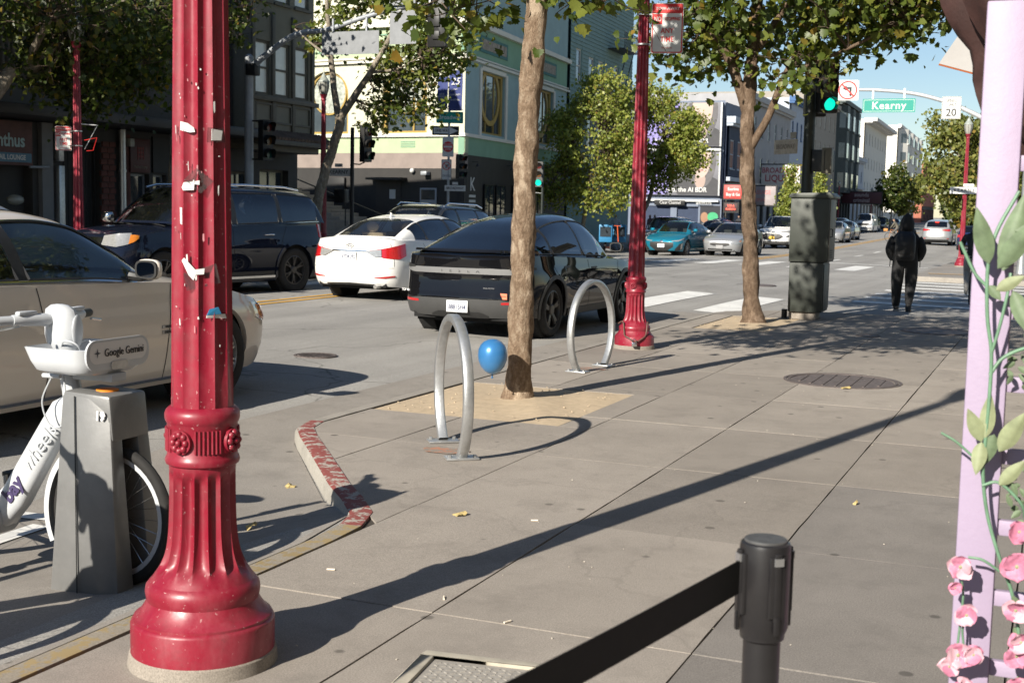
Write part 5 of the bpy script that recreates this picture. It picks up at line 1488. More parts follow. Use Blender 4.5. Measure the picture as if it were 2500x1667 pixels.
o = plate(cp, .74, .20, (.30, -.06, 2.25+cz), R_(22), M_signw, None, .01); text(o, 'BROADWAY', .12, (0, -.004, 0), M_ink, bold=.002, sx=.9)
o = plate(cp, .2, .09, (.3, -.06, 2.42+cz), R_(22), M_signw, None, .01)
head(cp, (.42, .1, 3.02+cz), R_(70), None, s=.24)
# blue banner pair above the corner signs
bn = thing('street_banner', 'two blue pole banners, one reading 25, above the ONE WAY sign', 'banner', (-20.2, 41.5, zs(41)))
M_ban = mat('banner blue', (.035, .05, .17), .75, 0, .1, 4)
for x, w_, h0, h1, tx in ((-.24, .40, 5.02, 6.15, None), (.27, .52, 4.95, 6.35, '25')):
    rows = [[(x+(q-.5)*w_, -.08-.02*math.sin(q*7+k*.7), h0+cz+(h1-h0)*k/8) for q in np.linspace(0, 1, 9)] for k in range(9)]
    mb = MB(); mb.grid(rows); mb.grid([[Vector(p)+Vector((0, .012, 0)) for p in r] for r in rows], flip=True); o = mb.build('cloth', M_ban, bn, smooth=60)
    if tx: text(bn, tx, .34, (x, -.12, 5.95+cz), M_signw, shear=.3); text(bn, 'years', .09, (x, -.12, 5.70+cz), M_signw); text(bn, 'COMMUNITY', .085, (x, -.12, 5.50+cz), M_signw, sx=.8); text(bn, 'IN ACTION', .085, (x, -.12, 5.32+cz), M_signw, sx=.8)
    else: text(bn, 'GOOD\nHOUSING\nSTABILITY', .08, (x, -.12, 5.45+cz), M_signw, sx=.8)
mb = MB()
for h in (4.98, 6.33): mb.tube([(-.46, -.03, h+cz), (.55, -.03, h+cz)], .012, 6)
mb.build('banner_arms', M_steelg, bn)
# far-left green signal before the round tree
fs_ = thing('signal_post', 'signal post showing green in front of the round bright tree', 'traffic light', (-20.0, 50, zs(50)))
mb = MB(); mb.lathe([(.08, 0), (.055, .2), (.05, 3.6)], 12); mb.build('post', M_dgreen, fs_); head(fs_, (-.17, -.05, 3.18), R_(20), 2, m=mat('grey signal housing', (.10, .10, .095), .5))
mb = MB(); mb.prism(rrect(.36, .36, .02), -.14, .14, axis='y'); o = mb.build('pedestrian_signal', M_blackm, fs_, bevel=.01); o.location = (-.50, 0, 2.15)
mb = MB(); mb.tube([(0, 0, 2.4), (-.3, 0, 2.42)], .015, 6); mb.build('bracket', M_galv, fs_)
# right mast arm with signs
mr = thing('mast_arm_pole', 'pale mast arm carrying the green Kearny sign and a speed limit sign', 'traffic light', (-1.2, 44, zs(44)))
mb = MB(); mb.lathe([(.17, 0), (.13, .3), (.11, 4.3)], 20); mb.build('pole', M_galv, mr)
M_arm = mat('pale steel arm', (.50, .51, .51), .45, .3, .06, 5)
a_ = cr([(0, 0, 4.0), (-1.0, 0, 4.55), (-2.0, 0, 5.05), (-2.7, 0, 5.33), (-3.6, 0, 5.56), (-4.7, 0, 5.68), (-5.35, 0, 5.70)], 6)
mb = MB(); mb.tube([(p[0], p[1], p[2]-zs(44)) for p in a_], [.085-.035*k/(len(a_)-1) for k in range(len(a_))], 12); mb.build('arm', M_arm, mr, smooth=60)
zz = -zs(44)
o = plate(mr, .70, .66, (-5.63, -.1, 5.68+zz), R_(6), M_signw, None, .05)
mb = MB(); ringpoly(mb, .30, .258, -.006, -.003); mb.add([(-.20, -.008, .165), (-.165, -.008, .20), (.20, -.008, -.165), (.165, -.008, -.20)], [(0, 1, 2, 3)][::-1]); mb.build('red_ring', M_signred, o)
mb = MB(); mb.prism([(.06, -.19), (.12, -.19), (.12, .10), (-.04, .10), (-.04, .15), (-.17, .06), (-.04, -.02), (-.04, .035), (.06, .035)], -.0045, -.003, axis='y'); mb.build('arrow', M_ink, o)
o = plate(mr, 1.66, .44, (-4.30, -.1, 5.17+zz), R_(0), M_signgreen, M_signw, .02); text(o, 'Kearny', .34, (0, -.005, -.01), M_signw, bold=.006, spacing=1.12)
o = plate(mr, .59, .71, (-2.36, -.1, 5.08+zz), R_(0), M_signw, M_ink, .03); text(o, 'SPEED', .145, (0, -.004, .22), M_ink, sx=.9); text(o, 'LIMIT', .145, (0, -.004, .08), M_ink, sx=.9); text(o, '20', .33, (0, -.004, -.16), M_ink, bold=.004)
for x in (-4.82, -3.83):
    mb = MB(); mb.bb(x-.03, x+.03, -.07, -.03, 5.36+zz, 5.72+zz); mb.build('hanger', M_galv, mr)
# far signal arm in the distance
mq = thing('mast_arm_pole', 'far pale mast arm reaching left above the small trees', 'traffic light', (-6.0, 140, zs(140)))
mb = MB(); mb.tube([(0, 0, 0), (0, 0, 5), (-1, 0, 6.3), (-4.5, 0, 6.0), (-7, 0, 5.0)], .1, 8); mb.build('arm', M_arm, mq); plate(mq, 1.2, 1.1, (-3.6, -.1, 6.0), 0, M_signw); plate(mq, 1.2, 1.1, (.3, -.1, 2.9), 0, M_signw); head(mq, (.3, -.1, 1.9), 0, None, s=.4)

# ================================================================ NEAR THINGS: stanchion, trellis, share bike, awning
M_blk = mat('black satin plastic', (.018, .017, .018), .35, 0, .15, 12)
M_belt = mat('black woven belt', (.007, .0065, .006), .8, 0, .2, 60)
def stanchion(loc, label, rz=0.):
    T = thing('stanchion', label, 'stanchion', loc, rz, 'black belt stanchions')
    mb = MB(); mb.lathe([(.17, 0), (.17, .012), (.15, .025), (.06, .04), (.041, .05)], 40); mb.build('base', M_blk, T)
    mb = MB(); mb.lathe([(.039, .04), (.039, .80)], 32); mb.build('tube', M_blk, T)
    mb = MB(); mb.lathe([(.040, .785), (.046, .79), (.047, .80), (.053, .815), (.053, .985), (.051, .993), (.046, .996)], 40); hd = mb.build('head', M_blk, T, smooth=30)
    mb = MB(); mb.lathe([(.045, .9955), (.045, .999), (.043, 1.001), (.0005, 1.002)], 32); mb.build('top_disc', mat('grey disc', (.10, .10, .10), .5, .3, .2, 40), hd)
    for a in (-60, 30, 120, 210):
        c, s = math.cos(R_(a)), math.sin(R_(a))
        m = Matrix.Rotation(R_(a), 4, 'Z')
        q = MB(m); q.box((.053, 0, .91), (.012, .036, .13)); q.box((.058, 0, .91), (.008, .016, .145)); q.box((.060, 0, .83), (.008, .013, .04)); q.build('clip', M_blk, hd, bevel=.003)
        q = MB(m); q.box((.061, 0, .965), (.006, .019, .016)); q.build('clip_steel', M_satin, hd)
    return T
stanchion((-.535, 2.64, 0), 'black belt stanchion post near the bottom right', R_(10))
stanchion((-1.12, .30, 0), 'second black stanchion beyond the bottom edge holding the far end of the belt', R_(10))
mb = MB(); P = []
for k in range(25):
    t = k/24; x = -.575+(-1.12+.575)*t; y = 2.61+(.34-2.61)*t; z = .925-.03*math.sin(PI*t)
    P.append([(x-.0012, y, z-.0355), (x-.0012, y, z+.0355), (x+.0012, y, z+.0355), (x+.0012, y, z-.0355), (x-.0012, y, z-.0355)])
mb.grid(P); belt = tag(mb.build('barrier_belt', M_belt, smooth=30), 'black retractable belt slanting across the bottom of the photo', 'belt')

# ---------------------------------------------------------------- lilac trellis
M_lil = mat('lilac paint', (.335, .27, .375), .55, 0, .05, 5, .10, 70)
tr = thing('trellis', 'lilac painted wooden trellis at the right edge', 'trellis', (-.155, 3.36, 0))
def post(x): 
    mb = MB(); mb.bb(x-.047, x+.047, -.022, .022, 0, 2.19); mb.build('post', M_lil, tr, bevel=.005)
post(0); post(.95)
for k in range(12):
    z = .20+.1785*k; mb = MB(); mb.bb(.047, .903, -.008, .014, z-.019, z+.019); mb.build('slat', M_lil, tr, bevel=.002)
def TP(p, y, d=0.): return Vector((-.19+(p+.0665*(y-1000)-2365)/1045, 3.30+d, 1.2-(y-1000)/984))
M_vine = mat('plastic vine stem', (.13, .24, .15), .45, 0, .2, 30)
M_vleaf = mat('silk leaf', (.13, .18, .10), .6, 0, .35, 18)
M_vleaf2 = mat('pale silk leaf', (.24, .27, .15), .6, 0, .3, 18)
M_pink = mat('pink silk petal', (.52, .19, .29), .6, 0, .35, 40)
M_pink2 = mat('pale pink silk petal', (.60, .37, .43), .6, 0, .2, 40)
vn = thing('artificial_vine', 'artificial green vine with broad silk leaves climbing the lilac post', 'vine', (-.155, 3.33, 0))
def loc(v): return Vector(v)-Vector((-.155, 3.33, 0))
def stem(pts, r=.006, m=M_vine, parent=None, name='stem'):
    mb = MB(); mb.tube([loc(p) for p in cr(pts, 6)], r, 7); return mb.build(name, m, parent or vn, smooth=60)
stem([TP(2490, 470), TP(2440, 560, -.02), TP(2418, 640, -.03), TP(2415, 760, -.03), TP(2424, 850, -.03), TP(2418, 960, -.03), TP(2408, 1060, -.03), TP(2402, 1140, -.03), TP(2412, 1240, -.02), TP(2440, 1340, -.02), TP(2470, 1430, -.01), TP(2490, 1560, -.02)], .0046)
stem([TP(2424, 850, -.03), TP(2445, 780, -.03), TP(2462, 710, -.03), TP(2470, 660, -.02)], .004)
stem([TP(2420, 900, -.03), TP(2450, 860, -.02), TP(2500, 835, -.01), TP(2540, 830, 0)], .0045)
stem([TP(2412, 690, -.03), TP(2385, 660, -.03), TP(2352, 590, -.03)], .004); stem([TP(2400, 1165, -.03), TP(2440, 1155, -.03), TP(2490, 1200, -.02), TP(2500, 1240)], .004)
stem([TP(2403, 1120, -.03), TP(2345, 1068, -.04), TP(2303, 1045, -.04)], .0032); stem([TP(2440, 1370, -.02), TP(2400, 1345, -.03), TP(2365, 1342, -.03)], .0035)
def leafmesh(L, W_, bend=.25):
    rows = []
    for i in range(11):
        t = i/10; w_ = W_*math.sin(PI*t**.8)**.9*(1-.15*t)+.0005
        rows.append([((q)*w_/2, -.12*L*math.sin(t*2.2)*bend*2+abs(q)*w_*.22, L*t) for q in (-1, -.5, 0, .5, 1)])
    mb = MB(); mb.grid(rows); mb.grid([[Vector(p)+Vector((0, .0012, 0)) for p in r] for r in rows], flip=True)
    return mb
def vleaf(p, y, L, W_, ang, yawd, m, d=-.035, parent=None):
    mb = leafmesh(L*.74, W_*.64); o = mb.build('leaf', m, parent or vn, smooth=70); o.location = loc(TP(p, y, d)); o.rotation_euler = (R_(yawd), R_(ang), 0)
    return o
for a in ((2420, 640, .19, .075, -14, 8, M_vleaf), (2452, 655, .26, .095, 12, -10, M_vleaf), (2440, 650, .20, .08, 35, 10, M_vleaf), (2475, 700, .16, .07, 155, 8, M_vleaf), (2436, 700, .10, .05, 60, 5, M_vleaf2),
          (2420, 690, .06, .04, 140, 0, M_vleaf), (2400, 1060, .12, .06, -24, 6, M_vleaf2), (2408, 1050, .15, .06, 3, -8, M_vleaf2), (2440, 1080, .16, .075, 28, 8, M_vleaf2), (2400, 1060, .11, .06, 186, 10, M_vleaf2), (2430, 1040, .12, .06, 196, -10, M_vleaf), (2440, 1160, .12, .055, 40, 0, M_vleaf2),
          (2500, 800, .10, .05, 120, 0, M_vleaf), (2480, 560, .2, .09, 100, 0, M_vleaf), (2500, 640, .2, .09, 60, 10, M_vleaf)):
    vleaf(*a)
for i in range(46):           # small leaf clusters right of the post
    p = random.uniform(2458, 2530); y = random.choice([random.uniform(860, 930), random.uniform(1150, 1260), random.uniform(1330, 1660), random.uniform(1120, 1240)])
    vleaf(p, y, random.uniform(.02, .05), random.uniform(.014, .03), random.uniform(0, 360), random.uniform(-40, 40), M_vleaf, random.uniform(-.03, .02))
def bloom(p, y, s, label, ang=0., m=M_pink2, d=-.05):
    T = thing('silk_flower', label, 'flower', TP(p, y, d), 0, 'pink silk flowers on the trellis')
    for k in range(5):
        a = 2*PI*k/5+ang; mb = MB(); rows = []
        for i in range(8):
            t = i/7; w_ = s*.62*math.sin(PI*min(1, .12+t*.86))**.8
            cup = .45*s*(t**2)*random.uniform(.5, 1.1)
            rows.append([(q*w_, -.15*s-cup+.16*s*abs(q)**2*(1 if k % 2 else -.4), s*t*.8) for q in (-1, -.6, -.2, .2, .6, 1)])
        mb.grid(rows); mb.grid([[Vector(v)+Vector((0, .001, 0)) for v in r] for r in rows], flip=True)
        o = mb.build('petal', m if k % 3 else M_pink, T, smooth=70); o.rotation_euler = (random.uniform(-.3, .3), a, random.uniform(-.4, .4))
    mb = MB(); mb.ell((0, -.1*s, 0), s*.14, s*.14, s*.14, 8, 6); mb.build('centre', M_vleaf2, T)
    return T
for k, (p, y, s, l) in enumerate([(2348, 1362, .036, 'pink silk flower highest on the lilac post'), (2335, 1415, .020, 'small pink silk bud at the left edge of the lilac post'), (2362, 1478, .034, 'pale pink silk flower below the topmost bloom on the post'), (2340, 1578, .040, 'large pink silk flower low on the lilac post'), (2378, 1572, .032, 'pink silk flower right of the large low bloom'), (2318, 1610, .030, 'pink silk flower jutting left of the post near the bottom edge'), (2352, 1655, .034, 'pale pink silk flower at the very bottom of the post'),
        (2488, 1262, .034, 'pink silk flower in the upper right of the lattice'), (2482, 1345, .044, 'deep pink silk flower at right beside the third slat'), (2478, 1450, .036, 'pink silk flower at right hiding a lattice slat'), (2490, 1525, .038, 'pink silk flower at right above the lowest slat'), (2480, 1560, .036, 'deep pink silk flower lower right of the lattice'), (2484, 1640, .042, 'pale pink silk flower in the bottom right corner')]):
    bloom(p, y, s, l, k*.7, M_pink if k in (1, 7, 8, 11) else M_pink2)
stem([TP(2350, 1400, -.04), TP(2352, 1440, -.03), TP(2345, 1500, -.03), TP(2338, 1560, -.04)], .003); stem([TP(2362, 1480, -.04), TP(2350, 1520, -.03), TP(2352, 1560, -.03)], .003)

# ---------------------------------------------------------------- dark awning drape and white flap, upper right
aw = thing('closed_umbrella', 'dark brown folded patio umbrella hanging at the top right corner', 'umbrella', (.22, 4.25, 0))
tabx = [(1.55, -.08), (1.75, -.25), (2.0, -.47), (2.10, -.50), (2.16, -.50), (2.20, -.53), (2.26, -.57), (2.33, -.60), (2.6, -.64), (3.3, -.30)]
rows = []
for i in range(40):
    z = 1.55+1.75*i/39; w_ = -sinterp(z, tabx); row = []
    for k in range(73):
        t = 2*PI*k/72; f = 1+.06*math.sin(11*t+z*2)+.04*math.sin(23*t+1+z*3)
        row.append((w_*f*math.cos(t)*.97, .55*w_*f*math.sin(t), z))
    rows.append(row)
mb = MB(); mb.grid(rows); mb.build('canopy', mat('brown canvas', (.036, .013, .010), .75, 0, .25, 14, .2, 60), aw, smooth=60)
mb = MB(); mb.lathe([(.03, 0), (.03, 3.4)], 16); mb.build('pole', M_blk, aw); mb = MB(); mb.lathe([(.3, 0), (.3, .06), (.06, .1)], 32); mb.build('base', M_blk, aw)
fl = thing('shop_awning', 'white awning flap with an orange hem against the sky, upper right', 'awning', (-.4, 7.0, 0))
mb = MB(); Aq = [(-.24, 0, 2.445), (.62, .05, 2.20), (1.5, .1, 2.9), (.1, 0, 2.99)]
mb.add([Vector(p) for p in Aq]+[Vector(p)+Vector((0, .02, 0)) for p in Aq], [(0, 1, 2, 3), (7, 6, 5, 4), (0, 4, 5, 1), (1, 5, 6, 2), (2, 6, 7, 3), (3, 7, 4, 0)]); mb.build('canvas', mat('white canvas', (.36, .35, .34), .8, 0, .06, 6), fl, smooth=0)
mb = MB(); mb.tube([(-.24, .01, 2.445), (.62, .06, 2.20)], .009, 6); mb.build('hem', mat('orange piping', (.42, .12, .04), .7), fl)

# ---------------------------------------------------------------- bike-share dock and bike
M_dock = mat('dock grey enamel', (.185, .185, .182), .38, .2, .10, 7, .06, 40, dirt=.3)
M_bikew = mat('bike pale enamel', (.52, .54, .56), .32, 0, .04, 4, coat=.3)
M_bikeg = mat('bike grey plastic', (.42, .44, .46), .45, 0, .05, 5)
M_grip = mat('grip rubber', (.06, .065, .06), .7)
M_spoke = mat('spoke steel', (.6, .6, .58), .25, .9, 0)
M_purple = mat('dark purple print', (.055, .04, .11), .5, 0, 0)
def loopshape(mb, rows): mb.grid(rows)
def dock_and_bike(dx, dy, dlab, blab, num):
    base = (-3.93+dx, 4.62+dy, -.10)
    D = thing('bike_dock', dlab, 'bike dock', base)
    # two tapered cheeks either side of the wheel, joined at the back and top
    for sg, nm in ((-1, 'near_cheek'), (1, 'far_cheek')):
        mb = MB()
        pb, pt = [(-.20, sg*.055), (.17, sg*.055), (.17, sg*.17), (-.20, sg*.19)], [(-.165, sg*.05), (.09, sg*.05), (.09, sg*.12), (-.165, sg*.13)]
        if sg == 1: pb, pt = pb[::-1], pt[::-1]
        pb, pt = pb[::-1], pt[::-1]
        vs = [(a, b, .0) for a, b in pb]+[(a, b, .90) for a, b in pt]
        mb.add(vs, [(3, 2, 1, 0), (4, 5, 6, 7)]+[(i, (i+1) % 4, 4+(i+1) % 4, 4+i) for i in range(4)]); mb.build(nm, M_dock, D, bevel=.012)
    mb = MB(); mb.prism([(-.175, .70), (.115, .70), (.095, .905), (-.165, .915)], -.125, .125, axis='y'); mb.build('cap', M_dock, D, bevel=.015)
    mb = MB(); mb.bb(-.205, -.17, -.10, .10, 0, .66); mb.build('back_plate', M_trim, D)
    mb = MB(); mb.box((.02, 0, -.004), (.62, .50, .02)); mb.build('ground_plate', M_trim, D, bevel=.004)
    mb = MB(); mb.cyl((-.02, 0, .912), .05, .008, 24); o = mb.build('orange_dot', mat('orange decal', (.80, .25, .02), .5), D)
    s_ = MB(); s_.add([(-.045, -.1915, .0), (-.038, -.1915, .0), (-.088, -.1335, .895), (-.095, -.1335, .895)], [(0, 1, 2, 3)]); s_.build('panel_seam', M_seam, D)
    text(D, num, .055, (.055, -.1395, .815), M_whitepr, rot=(PI/2-.07, 0, 0), bold=.002)
    B = thing('share_bike', blab, 'bicycle', base)
    # front wheel
    R0 = .335
    def wheel(cx):
        mb = MB(); pr = []
        for k in range(49):
            t = 2*PI*k/48; row = []
            for q in range(13):
                a = 2*PI*q/12; rr = R0-.026+.026*math.cos(a); row.append((cx+rr*math.cos(t), .025*math.sin(a), R0+rr*math.sin(t)))
            pr.append(row)
        mb.grid(pr); w_ = mb.build('wheel', M_tyre, B, smooth=60)
        mb = MB(); pr = []
        for k in range(49):
            t = 2*PI*k/48
            pr.append([(cx+r*math.cos(t), y, R0+r*math.sin(t)) for r, y in ((R0-.046, -.013), (R0-.07, -.011), (R0-.072, 0), (R0-.07, .011), (R0-.046, .013))])
        mb.grid(pr, flip=True); mb.build('rim', M_bikew, w_, smooth=60)
        mb = MB(); mb.cyl((cx, 0, R0), .045, .07, 20, 'y'); mb.build('hub', M_spoke, w_)
        mb = MB()
        for k in range(28):
            t = 2*PI*k/28; t2 = t+(.35 if k % 2 else -.35); y = .03 if k % 4 < 2 else -.03
            mb.tube([(cx+.04*math.cos(t2), y, R0+.04*math.sin(t2)), (cx+(R0-.07)*math.cos(t), y*.2, R0+(R0-.07)*math.sin(t))], .0014, 4, False)
        mb.build('spokes', M_spoke, w_)
    wheel(0); wheel(-1.12)
    def fender(cx, a0, a1, r=.375):
        mb = MB(); rows = []
        for k in range(25):
            t = R_(a0)+R_(a1-a0)*k/24
            rows.append([(cx+rr*math.cos(t), y, R0+rr*math.sin(t)) for rr, y in ((r-.035, -.038), (r-.004, -.034), (r+.004, 0), (r-.004, .034), (r-.035, .038), (r-.03, .033), (r-.008, .03), (r-.003, 0), (r-.008, -.03), (r-.03, -.033), (r-.035, -.038))])
        mb.grid(rows); mb.build('fender', M_bikew, B, smooth=60)
    fender(0, 105, 205); fender(-1.12, 20, 190)
    # frame: fork, steering tube, thick down tube, seat tube
    for sg in (-1, 1):
        mb = MB(); mb.tube([(0, sg*.06, R0), (-.10, sg*.065, .62), (-.165, sg*.05, .74), (-.20, sg*.01, .80)], [.017, .02, .023, .03], 10); mb.build('fork_blade', M_bikew, B)
    mb = MB(); mb.tube([(-.195, 0, .74), (-.235, 0, .95), (-.26, 0, 1.08)], [.045, .045, .04], 16); mb.build('head_tube', M_bikew, B)
    mb = MB(); rows = []
    for (x, z, w_, h_) in ((-.17, .86, .035, .05), (-.27, .80, .045, .065), (-.42, .58, .05, .07), (-.56, .37, .055, .075), (-.66, .27, .06, .08), (-.72, .24, .05, .07)):
        n_ = Vector((-.79, 0, .61)); row = []
        for q in range(25):
            a = 2*PI*q/24; row.append(Vector((x, 0, z))+n_*(h_*math.copysign(abs(math.cos(a))**.7, math.cos(a)))+Vector((0, w_*math.copysign(abs(math.sin(a))**.7, math.sin(a)), 0)))
        rows.append(row)
    mb.grid(rows); mb.add(rows[0][:-1], [tuple(range(24))]); mb.add(rows[-1][:-1], [tuple(range(23, -1, -1))]); mb.build('down_tube', M_bikew, B, smooth=60)
    mb = MB(); mb.cyl((-.70, 0, .26), .095, .14, 28, 'y'); mb.build('motor', M_bikeg, B, bevel=.01)
    mb = MB(); mb.tube([(-.70, 0, .28), (-.80, 0, .62), (-.86, 0, .95)], [.045, .035, .018], 12); mb.build('seat_tube', M_bikew, B)
    mb = MB(); mb.ell((-.90, 0, .99), .14, .09, .035, 18, 8); mb.build('saddle', M_grip, B, smooth=60)
    for sg in (-1, 1):
        mb = MB(); mb.tube([(-.72, sg*.07, .27), (-1.12, sg*.07, R0)], .018, 8); mb.build('chain_stay', M_bikew, B)
    cx = -.70
    for sg, ang in ((-1, -75), (1, 105)):
        ex, ez = cx+.17*math.cos(R_(ang)), .26+.17*math.sin(R_(ang))
        mb = MB(); mb.tube([(cx, sg*.09, .26), (ex, sg*.11, ez)], [.02, .013], 8); cr_ = mb.build('crank', M_spoke, B)
        mb = MB(); mb.box((ex+.01, sg*.17, ez), (.09, .10, .028)); pd = mb.build('pedal', M_trim, cr_, bevel=.006)
        mb = MB(); mb.box((ex+.057, sg*.17, ez), (.004, .05, .016)); mb.build('reflector', M_amber, pd)
    # basket: tapered tub, open top, rounded front panel
    def tubring(z, x0, x1, hy, r=.07):
        out = []
        for cx_, cy_, a0 in ((x1-r, hy-r, 0), (x0+r*.5, hy-r*.5, PI/2), (x0+r*.5, -hy+r*.5, PI), (x1-r, -hy+r, 1.5*PI)):
            rr = r if a0 in (0, 1.5*PI) else r*.5
            for k in range(6):
                a = a0+PI/2*k/5; out.append((cx_+rr*math.cos(a), cy_+rr*math.sin(a), z))
        out.append(out[0]); return out
    rows = [tubring(.995, -.16, -.01, .14, .03), tubring(.995, -.22, .02, .17), tubring(1.01, -.27, .03, .195), tubring(1.05, -.295, .036, .205), tubring(1.11, -.315, .042, .218), tubring(1.112, -.308, .035, .211), tubring(1.06, -.28, .022, .195), tubring(1.015, -.25, .01, .18)]
    mb = MB(); mb.grid(rows, flip=True); z0 = rows[0][:-1]; mb.add(z0, [tuple(range(len(z0)-1, -1, -1))]); z1 = rows[-1][:-1]; mb.add(z1, [tuple(range(len(z1)))])
    bk = mb.build('basket', M_bikew, B, smooth=55)
    mb = MB(); pts = [(a, b) for a, b in rrect(.42, .135, .06, 6)]
    mb.add([(.046, a, 1.085+b) for a, b in pts]+[(.036, a, 1.085+b) for a, b in pts], [tuple(range(len(pts)))]+[(i, len(pts)+i, len(pts)+(i+1) % len(pts), (i+1) % len(pts)) for i in range(len(pts))]); mb.build('basket_front', M_bikew, bk, smooth=0)
    mb = MB(); pts = rrect(.385, .095, .046, 6)
    mb.add([(.0475, a, 1.095+b) for a, b in pts], [tuple(range(len(pts)))]); pn = mb.build('advert_panel', mat('advert panel', (.70, .69, .68), .5, 0, .02, 5), bk, smooth=0)
    text(bk, 'Google Gemini', .050, (.050, .035, 1.092), M_ink, rot=(PI/2, 0, PI/2), bold=-.0004, sx=.86)
    mb = MB(); st = []
    for k in range(16):
        a = 2*PI*k/16; r = .022*(.28+.72*abs(math.cos(2*a))**5); st.append((.0495, -.142+r*math.cos(a), 1.095+r*math.sin(a)))
    mb.add(st, [tuple(range(16))]); mb.build('star_logo', mat('dark slate print', (.05, .055, .07), .5), bk, smooth=0)
    mb = MB(); pts = rrect(.11, .038, .015); mb.add([(.052, .0+a, 1.033+b) for a, b in pts]+[(.04, a, 1.033+b) for a, b in pts], [tuple(range(len(pts)))]+[(i, len(pts)+i, len(pts)+(i+1) % len(pts), (i+1) % len(pts)) for i in range(len(pts))]); mb.build('headlamp', M_lens, bk)
    mb = MB(); mb.bb(-.18, .05, -.05, .05, .955, .995); mb.build('basket_bracket', M_bikeg, B, bevel=.008)
    mb = MB(); mb.tube([(-.30, -.10, .97), (-.20, -.10, .972)], .011, 8); mb.build('hook', M_bikew, B)
    mb = MB(); mb.tube(cr([(-.25, -.10, .97), (-.30, -.11, .85), (-.26, -.10, .74), (-.19, -.09, .76), (-.19, -.08, .88), (-.21, -.07, .97)], 6), .004, 6); mb.build('cable_loop', M_bikeg, B)
    # stem head, bars, grips
    mb = MB(); rows = []
    for (x, z, w_, l_) in ((-.26, 1.07, .03, .05), (-.275, 1.09, .045, .085), (-.28, 1.15, .055, .098), (-.28, 1.22, .056, .098), (-.285, 1.265, .05, .085), (-.29, 1.285, .03, .05), (-.29, 1.29, .008, .012)):
        rows.append([(x+l_*math.cos(a)*.9+.12*(1.2-z)*0, w_*math.sin(a), z) for a in np.linspace(0, 2*PI, 25)])
    mb.grid(rows); mb.build('stem_head', M_bikew, B, smooth=60)
    mb = MB(); mb.ell((-.188, 0, 1.17), .012, .035, .075, 16, 10); mb.build('face_panel', M_bikeg, B, smooth=60)
    for sg in (-1, 1):
        mb = MB(); mb.tube(cr([(-.30, 0, 1.215), (-.32, sg*.10, 1.222), (-.36, sg*.22, 1.225)], 5), [.03]*5+[.028]*5+[.024], 14); hb = mb.build('handlebar', M_bikew, B, smooth=60)
        mb = MB(); mb.tube([(-.36, sg*.215, 1.225), (-.41, sg*.33, 1.222)], .021, 12); mb.build('grip', M_grip if sg > 0 else M_bikeg, hb)
        mb = MB(); mb.tube([(-.31, sg*.23, 1.205), (-.34, sg*.33, 1.19)], .007, 6); mb.build('brake_lever', M_spoke, hb)
        mb = MB(); mb.box((-.335, sg*.16, 1.255), (.035, .10, .02), sg*.15); mb.build('shifter', M_bikeg, hb, bevel=.008)
    mb = MB(); mb.tube(cr([(-.26, -.03, 1.09), (-.20, -.07, 1.13), (-.14, -.06, 1.115), (-.14, -.02, 1.06)], 5), .004, 6); mb.tube(cr([(-.24, .03, 1.09), (-.17, .05, 1.125), (-.11, .05, 1.06)], 5), .004, 6); mb.build('brake_cables', M_bikew, B)
    # brand lettering along the down tube
    u = math.atan2(.61, .50)
    o = text(B, 'bay', .10, (-.535, -.0585, .41), M_purple, rot=(PI/2, -u*1.0, 0), bold=.0035); o = text(B, 'wheels', .10, (-.375, -.0545, .625), M_bikeg, rot=(PI/2, -u*1.0, 0), bold=-.0005)
    return D, B
dock_and_bike(0, 0, 'grey tapered bike dock numbered 19 at the lower left', 'pale grey share bike with a front basket, docked beside the lamp post', '19')
dock_and_bike(0, -1.45, 'neighbouring bike dock beyond the left edge, seen by its shadow', 'neighbouring docked share bike beyond the left edge, seen by its shadow', '18')
wb = thing('wooden_sticks', 'two pale wooden sticks wrapped in grey tape at the left edge', 'sticks', (-4.47, 4.42, -.1))
for k, (x, c) in enumerate(((0, (.62, .54, .36)), (.026, (.68, .62, .46)))):
    mb = MB(); mb.tube([(x-.16, 0, 0), (x, 0, 1.20+.0*k)], .0125, 10); o = mb.build('stick', mat('pale wood %d' % k, c, .7, 0, .2, 30), wb)
    for a, b in ((.55, .68), (.84, .98)):
        t = MB(); t.tube([(x-.16+.16*a/1.2*1.0, 0, a*1.15), (x-.16+.16*b/1.2*1.0, 0, b*1.15)], .0142, 10); t.build('tape', mat('grey tape', (.13, .12, .10), .6, 0, .6, 60), o)

# ---------------------------------------------------------------- litter on the pavement
M_dry = mat('dry yellow leaf', (.40, .31, .13), .7, 0, .3, 60)
def fallen(x, y, s, rz, label, z=.006):
    mb = MB(); pts = []
    for k in range(15):
        a = 2*PI*k/15; r = s*(.55+.45*abs(math.cos(2.5*a))**.8); pts.append((r*math.cos(a), r*math.sin(a)*.8, .01*math.sin(3*a)+.012*math.cos(a)))
    mb.add([(0, 0, .014)]+pts, [(0, 1+i, 1+(i+1) % 15) for i in range(15)]); mb.add([(0, 0, .012)]+[(p[0], p[1], p[2]-.002) for p in pts], [(0, 1+(i+1) % 15, 1+i) for i in range(15)])
    o = mb.build('fallen_leaf', M_dry, smooth=0); o.location = (x, y, z); o.rotation_euler = (0, 0, rz)
    return tag(o, label, 'leaf', 'yellow leaves on the ground')
fallen(-2.93, 6.22, .045, .5, 'yellow fallen leaf on the open slab right of the red kerb')
fallen(-4.35, 6.75, .05, 2., 'yellow fallen leaf on the road just left of the red kerb', -.095)
fallen(-3.95, 5.75, .035, 1., 'curled brown leaf in the lamp shadow near the yellow kerb', -.07)
fallen(-1.85, 12.55, .06, .2, 'green yellow leaf beside the big manhole cover')
